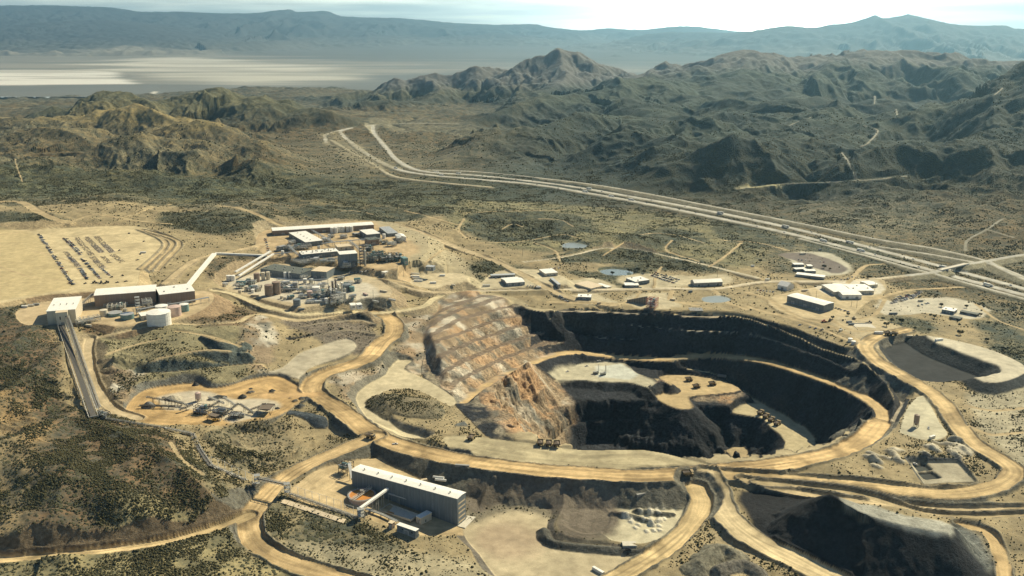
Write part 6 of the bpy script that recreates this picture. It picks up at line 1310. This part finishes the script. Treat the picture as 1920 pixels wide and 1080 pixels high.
# ================================================================ offices and sheds along the middle road
block('shop_building', 'double white roofed shop near the rim of the pit', 'building', (950,531), (984,528.5), (973,521), 5.5, wall='blue', roof='white', pitch=.12, doors=3)
block('shop_building', 'narrow white roofed shop directly behind the double roofed shop', 'building', (944,525.5), (975,523), (970,519), 5, wall='blue', roof='white', doors=2)
block('long_shed', 'long grey shed behind the shops near the pit rim', 'building', (921,517), (966,515), (965,512.5), 4, wall='grey', roof='silver', doors=4)
block('office_building', 'white roofed office beside the diagonal dirt road', 'building', (1022,513), (1046,511), (1038,503), 5, wall='cream', roof='white', doors=2, windows=4)
block('greenhouse_tube', 'thin long pale shed lying along the diagonal dirt road', 'building', (1031,521), (1046,533.5), (1050,532), 3.2, wall='grey', roof='silver', doors=2)
block('flat_store', 'broad low white roofed store, left of the pair by the middle road', 'building', (1078,532), (1108,541), (1112,530), 2.6, wall='cream', roof='tan', doors=1); block('flat_store', 'low white roofed store, right of the pair by the middle road', 'building', (1118,533), (1138,539), (1146,537), 2.6, wall='cream', roof='white', doors=1)
block('admin_building', 'white roofed main office by the reed pond', 'building', (1174,521.5), (1191,528.5), (1220,525.5), 4.5, wall='blue', roof='white', doors=2, hvac=3); block('admin_annex', 'small white roofed annex in front of the main office', 'building', (1172,535), (1198,535), (1190,530), 4, wall='blue', roof='white', windows=4)
block('arched_store', 'long pale store with a rounded roof above the middle road', 'building', (1302,531), (1355,528.5), (1355,523), 6, wall='grey', roof='silver', pitch=.4, doors=3)
block('rim_office', 'white and blue roofed office at the edge of the pit', 'building', (1083,556.5), (1108,557.5), (1103,552), 4.5, wall='blue', roof='white', windows=4, hvac=2)
unit('red and white headframe machinery on the pit rim', (1212,560), (1228,562), (1230,556), 16, seed=70, m='red', vessels=6, levels=4)
def timber_wall(label, a, b, h0, h1):
    A = Vector(hit(*a)); B = Vector(hit(*b)); t = thing('retaining_wall', label, 'wall', A); d = B - A; s = MB(); u = d.normalized(); n_ = Vector((-u.y, u.x, 0)) * 1.2; s.add([(0,0,-2),tuple(d+Vector((0,0,-2))),tuple(d+Vector((0,0,h1))),(0,0,h0)] + [tuple(n_+Vector(q)) for q in ((0,0,-2),tuple(d+Vector((0,0,-2))),tuple(d+Vector((0,0,h1))),(0,0,h0))], [(0,1,2,3),(7,6,5,4),(3,2,6,7),(1,5,6,2),(0,3,7,4)]); s.build('face', 'wood', t); p = MB()
    for i in range(9): q_ = d * (i / 8); p.beam((q_.x, q_.y, -1.5), (q_.x, q_.y, h0 + (h1 - h0) * i / 8 + .5), .5)
    p.build('post', 'rust', t)
timber_wall('slanting dark timber retaining wall left of the red headframe', (1176,566), (1213,571), 3, 13)
# ================================================================ right hand sheds
block('truck_shop', 'big dark open ended truck shop with a white roof in front of the white warehouses', 'building', (1476,554.5), (1545,573), (1565,568), 10.5, wall='blue', roof='white', pitch=.08, doors=3)
block('white_warehouse', 'flat white warehouse, left of the white group near the crossroads', 'building', (1541,534), (1564,547.5), (1598,543.5), 6, wall='cream', roof='white', pitch=.05, doors=2)
block('white_warehouse', 'long white warehouse in the middle of the white group near the crossroads', 'building', (1598,545.5), (1639,545), (1622,533), 6, wall='cream', roof='white', pitch=.05, doors=3, hvac=3)
block('white_warehouse', 'white warehouse with its pale end wall facing the camera, nearest of the white group', 'building', (1580,553), (1616,553), (1614,545.5), 7, wall='white', roof='white', pitch=.1, doors=2)
block('white_warehouse', 'small white warehouse at the right end of the white group near the crossroads', 'building', (1629,534.5), (1646,533), (1634,526), 5, wall='cream', roof='white', pitch=.1)
block('round_roof_hangar', 'white hangar with a rounded roof behind the big truck shop', 'building', (1458,534), (1476,538), (1485,533), 6.5, wall='white', roof='white', pitch=.5, doors=1)
block('fence_office', 'white flat roofed building with two vents on the scrub at the far right', 'building', (1766,580), (1789,584), (1791,578.5), 5, wall='blue', roof='white', windows=3, hvac=2)
block('dark_shed', 'dark low shed, upper of the pair right of the white flat roofed building', 'building', (1800,584), (1832,590), (1834,587), 3.2, wall='rust', roof='dark'); block('dark_shed', 'dark low shed, lower of the pair right of the white flat roofed building', 'building', (1780,594), (1800,598), (1803,595), 3, wall='rust', roof='dark')
for i, (a, b, c, l) in enumerate((((1489,496),(1508,496),(1508,493),'rearmost trailer office of the camp near the highway'), ((1515,499),(1524,499),(1523,496),'short trailer office at the right rear of the camp'), ((1492,505),(1512,504),(1511,501),'trailer office in the middle of the camp'), ((1510,508),(1530,508),(1529,505),'trailer office right of the camp middle'), ((1492,514),(1545,520),(1545,516),'longest white trailer office at the front of the camp'))):
    block('trailer_office', l, 'building', a, b, c, 4, wall='grey', roof='white', windows=3)
for i, (x, y, l) in enumerate(((1594,640,'left of two small white tanks by the rim road'), (1600,645,'right of two small white tanks by the rim road'))): tank(l, x, y, 3, 4, 'white', ladder=False)
for i, (x, y) in enumerate(((1588,606),(1592,610))): container(x, y, .2, 'blue', ('rear' if i == 0 else 'front') + ' blue container of the pair beside the concrete wash pad', 8)
t = thing('wash_pad', 'grey concrete wash pad ringed by a dark berm', 'slab', hit(1620, 612)); a = MB(); a.box(-14, -12, -1, 14, 12, .3); a.build('slab', 'conc', t); a = MB(); a.box(-14, 12.005, -1, 14, 12.6, 1.2); a.box(-14.6, -12, -1, -14.005, 12, 1.2); a.build('kerb', 'conc', t)
t = thing('stacked_pipes', 'stack of pale pipes lying in the hollow above the far pit rim', 'pipes', hit(1306, 583)); 
for k in range(5): a = MB(); a.tube((-10, k * 3.4, .6), (10, k * 3.4 - 1, .6), .6, 8); a.build('pipe', 'white', t)
for k, (x, y) in enumerate(((1545,604),(1556,602),(1601,598),(1630,606))): loader(x, y, k, ('red loader', 'black loader', 'tan loader', 'dark loader')[k] + ' standing on the yard behind the truck shop' , ('red','c_black','c_tan','rust')[k])
# overpass where the side road crosses the highway
A = Vector(hit(1745, 511)); B = Vector(hit(1850, 489)); zz = max(A.z, B.z) + .6
def overpass():
    a = Vector(P(1768, 505, 4.6)); b = Vector(P(1808, 495.5, 4.6)); t = thing('highway_overpass', 'concrete overpass carrying the side road across the highway', 'bridge', a); d = b - a; s = MB(); s.beam(Vector((0, 0, 0)) - d * .12, d * 1.12, 10, 1.0); s.build('deck', 'conc', t); u = d.normalized(); n_ = Vector((-u.y, u.x, 0)) * 4.9
    for sd in (-1, 1): r = MB(); r.beam(n_ * sd + Vector((0, 0, 1)) - d * .12, d * 1.12 + n_ * sd + Vector((0, 0, 1)), .3, .9); r.build('parapet', 'conc', t)
    for f in (.05, .5, .95): p = MB(); [p.beam(d * f + n_ * k + Vector((0, 0, -.4)), d * f + n_ * k + Vector((0, 0, -9)), .9) for k in (-.6, 0, .6)]; p.build('pier', 'conc', t)
overpass()
# ================================================================ vehicles in rows
rnd = random.Random(21); PK = (['c_white'] * 5 + ['c_silver'] * 3 + ['c_black'] * 3 + ['c_blue', 'c_red', 'c_tan']); CN = dict(c_white='white', c_silver='silver', c_black='black', c_blue='blue', c_red='dark red', c_tan='tan'); KN = dict(car='car', suv='tall car', pickup='pickup')
def ordn(k): return '%d%s' % (k, 'th' if 10 < k % 100 < 14 else {1: 'st', 2: 'nd', 3: 'rd'}.get(k % 10, 'th'))
def lotrow(a, b, n, row, group, miss=.12, cross=1.35, jit=.06, kinds=('car','suv','pickup'), end='back'):
    A = hit(*a); B = hit(*b); h_ = math.atan2(B[1] - A[1], B[0] - A[0]) + cross; c = 0
    for i in range(n):
        if rnd.random() < miss: continue
        c += 1; f = (i + rnd.uniform(-.15, .15)) / max(1, n - 1); x = A[0] + (B[0] - A[0]) * f; y = A[1] + (B[1] - A[1]) * f; p_ = rnd.choice(PK); k = rnd.choice(kinds)
        lb = '%s %s, %s from the %s in %s' % (CN[p_], KN[k], ordn(c), end, row); lb = lb if len(lb.split()) < 17 else lb.replace('tall car', 'car')
        car(0, 0, h_ + rnd.uniform(-jit, jit) + (math.pi if rnd.random() < .5 else 0), p_, k, lb, group, (x, y, gz(x, y)))
lotrow((72,440), (136,534), 50, 'the leftmost row on the dirt lot', 'cars parked in the leftmost row'); lotrow((75,440), (139,533), 40, 'the line inside the leftmost row', 'cars parked inside the leftmost row', miss=.4)
lotrow((119,447), (150,478), 20, 'the rear half of the second row', 'cars in the second row'); lotrow((124,447), (152,474), 16, 'the line doubling the rear second row', 'cars doubling the second row', miss=.3)
lotrow((151,484), (187,522), 22, 'the front half of the second row', 'cars low in the second row'); lotrow((155,484), (184,518), 18, 'the line doubling the front second row', 'cars doubling low in the second row', miss=.3)
lotrow((130,484), (138,491), 5, 'the short group between two long rows', 'cars in the short row'); lotrow((149,504), (163,524), 12, 'the short front row between long rows', 'cars in the short front row', miss=.1); lotrow((152,504), (165,523), 10, 'the line right of the short row', 'cars right of the short front row', miss=.3)
lotrow((192,505), (209,520), 10, 'the front end of the third row', 'cars in the third row'); lotrow((128,530), (133,532), 3, 'the front corner of the dirt lot', 'cars at the lot corner')
for (x, y, l) in ((224,470,'alone in the open middle of the big dirt lot'), (263,477,'beside the pale trailer on the right of the big dirt lot'), (270,453,'near the right bank of the big dirt lot'), (230,517,'alone at the front right of the big dirt lot'), (258,488,'close to the right bank of the big dirt lot'), (220,530,'on the front edge of the big dirt lot'), (236,528,'right of the middle on the front edge of the big dirt lot'), (160,532,'left of the machines on the front edge of the big dirt lot'), (242,438,'at the far right corner of the big dirt lot')):
    car(x, y, rnd.uniform(0, 3), 'c_black', rnd.choice(('suv', 'pickup')), 'dark vehicle ' + l, 'vehicles scattered over the dirt lot')
for i, (x, y) in enumerate(((178,531),(190,531),(200,531))): loader(x, y, i * 2, ('left','middle','right')[i] + ' dark machine parked at the front edge of the dirt lot', 'rust')
for q, w in ((((140,446),(170,480)), 5), (((158,445),(188,474)), 5), (((178,444),(208,474)), 5), (((170,482),(190,503)), 5), (((190,481),(205,494)), 4), (((208,478),(228,493)), 5), (((120,472),(146,500)), 4)):
    # rows of palletised sacks laid out on the lot
    A = hit(*q[0]); B = hit(*q[1]); L_ = math.hypot(B[0] - A[0], B[1] - A[1]); t = thing('pallet_row', 'row of brown pallets on the lot %s' % ('starting at its upper left', 'second from the left at the back', 'rightmost at the back', 'in front of the leftmost pallets', 'short and central', 'in the right front', 'between the parked rows')[[5, 0][0] if False else [((140,446),(170,480)), ((158,445),(188,474)), ((178,444),(208,474)), ((170,482),(190,503)), ((190,481),(205,494)), ((208,478),(228,493)), ((120,472),(146,500))].index(q)], 'pallets', A, math.atan2(B[1] - A[1], B[0] - A[0]))
    s = MB(); s.box(-.6, -2.3, -1, L_, (w - 1) * 1.9, -.08)
    for i in range(int(L_ / 3.2)):
        for j in range(-1, w - 1):
            if rnd.random() < .42: continue
            x = i * 3.2; y = j * 1.9; s.box(x, y, -.6, x + 1.6, y + 1.2, rnd.uniform(.4, 1.0))
    s.build('pallet', 'wood', t)
E = dict(end='left')
lotrow((1222,517), (1264,531), 16, 'the row beside the main office', 'cars by the main office', miss=.1, **E); lotrow((1224,514), (1268,528), 14, 'the back row beside the main office', 'cars behind the main office', miss=.3, **E); lotrow((1230,512), (1272,525), 12, 'the farthest row beside the main office', 'cars farthest behind the main office', miss=.3, **E)
lotrow((1188,538), (1200,540), 4, 'the row before the small office annex', 'cars before the annex', **E)
for j in range(5): lotrow((1672 + j * 3, 569 - j * 3), (1712 + j * 5, 559 - j * 3), 11, '%s row of the far right lot' % ('the front', 'the second', 'the middle', 'the fourth', 'the rear')[j], 'cars on the far right lot row %s' % 'abcde'[j], cross=1.5, miss=.25, **E)
lotrow((1718,575), (1740,569), 7, 'the group right of the far right lot', 'cars right of the short rows', **E); lotrow((655,512), (700,506), 14, 'the row under the upper plant bank', 'cars under the plant bank', miss=.2, **E); lotrow((497,448), (503,470), 8, 'the row left of the upper plant', 'cars left of the upper plant', miss=.2)
lotrow((930,522), (960,517), 8, 'the row behind the pit rim shops', 'cars behind the shops', **E); lotrow((1030,504), (1048,503), 6, 'the row beside the diagonal road office', 'cars beside the office', **E); lotrow((1490,487), (1545,492), 9, 'the row behind the highway camp', 'cars around the camp', miss=.2, **E); lotrow((1420,545), (1450,548), 6, 'the row behind the round roofed hangar', 'cars behind the hangar', **E); lotrow((1565,525), (1610,523), 8, 'the row behind the white warehouses', 'cars behind the warehouses', **E); lotrow((1305,536), (1340,535), 7, 'the row before the long rounded store', 'cars before the rounded store', **E); lotrow((1050,556), (1065,566), 6, 'the row left of the rim office', 'cars left of the rim office', **E)
lotrow((985,536), (1010,538), 6, 'the row right of the pit rim shops', 'cars right of the shops', **E); lotrow((1555,575), (1590,585), 7, 'the row behind the truck shop mouth', 'vehicles by the truck shop', miss=.3, **E); lotrow((1500,610), (1540,618), 5, 'the loose row on the far rim yard', 'vehicles on the rim yard', miss=.2, jit=.8, **E); lotrow((745,447), (765,456), 6, 'the scrap yard of the upper plant', 'vehicles in the scrap yard', jit=.9, **E)
container(263, 475, .1, 'white', 'pale trailer on the right side of the big dirt lot', 9)
# highway traffic
def along(pts, f):
    w = [hit(*q) for q in pts]; d = [0]
    for a, b in zip(w, w[1:]): d.append(d[-1] + math.hypot(b[0] - a[0], b[1] - a[1]))
    s = f * d[-1]; i = min(len(w) - 2, max(0, np.searchsorted(d, s) - 1)); t_ = (s - d[i]) / (d[i + 1] - d[i]); x = w[i][0] + (w[i + 1][0] - w[i][0]) * t_; y = w[i][1] + (w[i + 1][1] - w[i][1]) * t_
    return (x, y, gz(x, y)), math.atan2(w[i + 1][1] - w[i][1], w[i + 1][0] - w[i][0])
near_c = [(740,315),(800,327),(900,336),(1000,345),(1100,361),(1200,379),(1340,407),(1500,442),(1700,494),(1800,521),(1920,552)]; far_c = [(745,300),(790,320),(900,329),(1050,346),(1200,371),(1340,397),(1500,431),(1700,482),(1800,509),(1920,541)]
sp1 = semi_proto('white'); n1 = 0
for lane, nm, pts, sgn in ((0, 'near', near_c, 0), (1, 'far', far_c, math.pi)):
    for i in range(24):
        f = (i + .5) / 24 + rnd.uniform(-.014, .014); loc, h_ = along(pts, f); off = rnd.choice((-3, 3)); loc = (loc[0] - math.sin(h_) * off, loc[1] + math.cos(h_) * off, loc[2]); loc = (loc[0], loc[1], gz(loc[0], loc[1]) + .05)
        sec = 'far western stretch' if f < .33 else 'middle stretch' if f < .66 else 'stretch near the overpass'
        if rnd.random() < .3: place(sp1, n1 == 0, loc, h_ + sgn, 'white semi truck on the %s highway lanes, %s vehicle counted from the west' % (nm, ordn(i + 1)), 'semi trucks on the highway'); n1 += 1
        else: p_ = rnd.choice(PK); car(0, 0, h_ + sgn, p_, 'car', '%s car on the %s highway lanes, %s vehicle counted from the west' % (CN[p_], nm, ordn(i + 1)), 'cars on the highway', loc)
# power poles
def pole(px, py, h, label, rz, group):
    b = hit(px, py); t = thing('power_pole', label, 'pole', b, rz, group); s = MB(); s.cyl(0, 0, -1, .3, h + 1, 8, .18); s.build('post', 'wood', t); s = MB(); s.beam((0, -1.6, h - .8), (0, 1.6, h - .8), .2); s.beam((0, -1.3, h - 2.2), (0, 1.3, h - 2.2), .18); s.build('crossarm', 'wood', t)
for i, (x, y) in enumerate(((757,519),(745,507),(840,512),(700,560),(590,500),(1225,536),(1345,520),(1596,575),(1606,578),(1100,505),(980,480),(1060,470),(1530,560),(1640,545),(470,535),(140,500))):
    pole(x, y, 13, 'wooden power pole ' + ('beside the cube shaped house','under the bank of the upper plant','on the small trailer terrace','inside the road loop','behind the tan roofed hall','before the main office','left of the rounded store','left one before the white warehouses','right one before the white warehouses','near the reed pond','at the start of the paved side road','along the paved side road','behind the truck shop','among the white warehouses','at the left end of the lower plant','between the parked rows of the dirt lot')[i], rnd.uniform(0, 3), 'power poles')
# pond water
M['water'] = mat('still_water', (.10,.14,.13), .08, var=.1, spec=.5); M['basin'] = mat('milky_water', (.17,.20,.18), .25, var=.08, spec=.5)
for nm, (q, z) in POND.items():
    pts = PP(q, z + .35, 3); a = MB(); a.add([tuple(p) for p in pts], [tuple(range(len(pts)))]); o = a.build('pond', 'water' if nm == 'reed pond' else 'basin'); o['kind'] = 'structure'
# ================================================================ small sheds, trailers and trees of the flat ground
SM = [((1408,500),'by the dirt track west of the camp'), ((1436,527),'beside the side road before the hangar'), ((1504,547),'between the hangar and the truck shop'), ((1292,549),'on the verge below the rounded store'), ((1256,563),'right of the red headframe'), ((1640,626),'on the road shoulder behind the two small tanks'), ((1575,622),'in the middle of the far rim yard'), ((1722,566),'behind the far right lot'), ((1668,590),'at the edge of the trees right of the yard'), ((1120,571),'at the pit lip right of the rim office'),
      ((1005,540),'beside the diagonal road near the shops'), ((905,538),'on the brown mound left of the shops'), ((846,536),'at the bend below the small terrace'), ((560,583),'on the bank under the lower plant'), ((470,556),'at the road bend left of the brown tanks'), ((420,534),'at the far left of the lower plant'), ((1745,824),'in the yard below the silo'), ((1500,478),'at the rear of the camp'), ((1536,470),'on the dark pad behind the camp'), ((1700,633),'on the pale dump top at its left'), ((1755,640),'on the pale dump top in its middle'),
      ((230,583),'by the tangle of machinery at the storage hall'), ((160,612),'between the two long conveyors and the tank terrace'), ((1345,706),'at the right edge of the sunlit pit floor'), ((790,905),'behind the mill hall under the road bank')]
cc = ('white', 'silver', 'cream', 'blue', 'tan')
for i, (p_, w_) in enumerate(SM):
    c = cc[i % 5]; container(p_[0], p_[1], random.uniform(-.5, .6), c, {'white':'white','silver':'silver','cream':'cream','blue':'blue grey','tan':'tan'}[c] + ' container standing ' + w_, (6, 8, 12)[i % 3], h=(2.7, 3.2)[i % 2])
M['leaf'] = M_bush; M['bark'] = mat('dry_bark', (.13,.10,.07), .9)
def tree_proto(seed):
    r = random.Random(seed); t = thing('desert_tree', 'tree', 'tree', (0, 0, 0)); k = MB(); k.cyl(0, 0, -.5, .28, 1.9, 7, .17)
    for i in range(4): a = i * 1.6 + r.uniform(0, .8); k.tube((0, 0, 1.0), (math.cos(a) * 1.3, math.sin(a) * 1.3, 2.5), .1, 5)
    k.build('trunk', 'bark', t); c = MB()
    for i in range(150):
        a = r.uniform(0, 6.28); e = r.uniform(-.4, 1); q = r.uniform(.45, 1) ** .6; lob = 1 + .3 * math.sin(a * 3 + seed); x = math.cos(a) * 2.1 * q * lob; y = math.sin(a) * 2.0 * q * lob; z = 2.5 + e * 1.5 * (1.1 - .4 * q); s = r.uniform(.25, .55)
        n = Vector((r.uniform(-1, 1), r.uniform(-1, 1), r.uniform(-.2, 1))).normalized(); u = n.orthogonal().normalized() * s; v = n.cross(u); p = Vector((x, y, z)); c.add([p - u - v, p + u - v * .6, p + u * .8 + v, p - u * .7 + v], [(0, 1, 2, 3)])
    c.build('crown', 'leaf', t); return t
protos = [tree_proto(k) for k in range(3)]; TR = [(1561,598,'left of the far rim yard'),(1590,592,'above the far rim yard'),(1655,600,'nearest the yard'),(1662,612,'below the yard trees'),(1672,604,'tallest by the yard'),(1690,606,'right of the tallest'),(1752,596,'below the white flat roofed building'),(1765,575,'behind the white flat roofed building'),(1812,577,'behind the dark sheds'),(1838,592,'right of the dark sheds'),(1715,618,'on the scrub above the pale dump'),(1742,622,'above the middle of the pale dump'),(1800,628,'above the right of the pale dump'),(1850,640,'farthest right above the pale dump'),(1880,655,'right corner above the pale dump'),
      (1180,510,'left bank of the reed pond'),(1195,508,'right bank of the reed pond'),(1208,512,'behind the main office'),(1214,503,'second behind the main office'),(1148,515,'front of the reed pond'),(1545,503,'left by the camp'),(1556,506,'right by the camp'),(1420,480,'alone left of the camp'),(1425,492,'below the lone camp tree'),(1628,522,'behind the small white warehouse'),(890,505,'left edge of the dark mound'),(1105,560,'beside the rim office')]
for i, (x, y, w_) in enumerate(TR):
    src = protos[i % 3]; b = hit(x, y); l = 'dark desert tree, ' + w_
    if i < 3: src.location = b; src['label'] = l; src['group'] = 'desert trees'; src.scale = (1.1,) * 3
    else: c = dup(src, b, random.uniform(0, 6), l, 'desert trees'); s = random.uniform(.8, 1.7); c.scale = (s, s, s)
# ---------------------------------------------------------------- crowded plant ground
SK = [((525,470),7,'before the pump block'),((548,458),6,'behind the sunken vessel frame'),((590,459),7,'under the crossing pipe rack'),((612,455),8,'left of the beige annex'),((645,447),6,'on the bare yard before the white tanks'),((668,444),5,'on the bare yard behind the brown block'),((622,446),5,'at the left of the bare yard'),((708,455),7,'right of the brown control block'),((722,458),6,'left of the cooling unit'),((735,462),8,'behind the middle process unit'),((650,500),7,'at the foot of the tall dark hall'),((668,497),8,'left of the tall tower foot'),((696,490),9,'right of the tall tower foot'),((730,490),7,'at the front of the middle process unit'),((560,494),6,'before the bunded frame'),((590,492),7,'right of the bunded frame front'),
 ((450,540),6,'left of the sunken bund'),((470,534),7,'behind the sunken bund'),((538,545),7,'between the brown pair and the pump skid'),((568,547),8,'left of the tan deck'),((590,560),7,'below the white banded tank'),((606,540),9,'behind the tall open frame'),((655,535),7,'behind the blue domed tank'),((600,520),6,'before the tan roofed hall'),((570,524),7,'before the flat roofed building'),((660,560),6,'at the right front of the column cluster'),((545,560),5,'on the verge below the pump skid'),((640,524),6,'at the right rear of the lower plant'),((672,530),6,'on the bare ground right of the lower plant')]
for i, (p_, s_, w_) in enumerate(SK):
    x, y = p_; d = s_; unit('small process skid ' + w_, (x - d, y - s_ * .9), (x + d, y - s_ * .9 - .8), (x + d - 1, y - s_ * .9 - 3.5), s_, m=('steel', 'lattice', 'rust')[i % 3], seed=100 + i, vessels=5, pm=('white', 'silver', 'teal')[i % 3], levels=2, name='process_skid')
TK2 = [((530,478),2.6,7,'white','at the left tip of the equipment deck'),((598,470),2.6,8,'silver','between the equipment deck and the annex'),((720,447),3,8,'white','between the workshop and the cooling unit'),((572,531),3,7,'white','before the dark wall of the flat roofed building'),((584,531),3,7,'silver','in the gap before the tan roofed hall'),((612,567),3,6,'white','front edge of the column cluster, left'),((622,569),2.4,5,'cream','front edge of the column cluster, right'),((474,549),2.5,5,'white','beside the sunken bund front'),((450,550),2.5,5,'cream','on the road verge left of the brown pair'),((660,546),4,7,'teal','right of the blue domed tank'),((528,560),2.2,4,'cream','first of two tiny tanks before the brown pair'),((534,562),2.2,4,'cream','second of two tiny tanks before the brown pair')]
for p_, r_, h_, m_, w_ in TK2: tank('small %s tank %s' % ({'white':'white','silver':'silver','cream':'cream','teal':'green'}[m_], w_), p_[0], p_[1], r_, h_, m_, ladder=False)
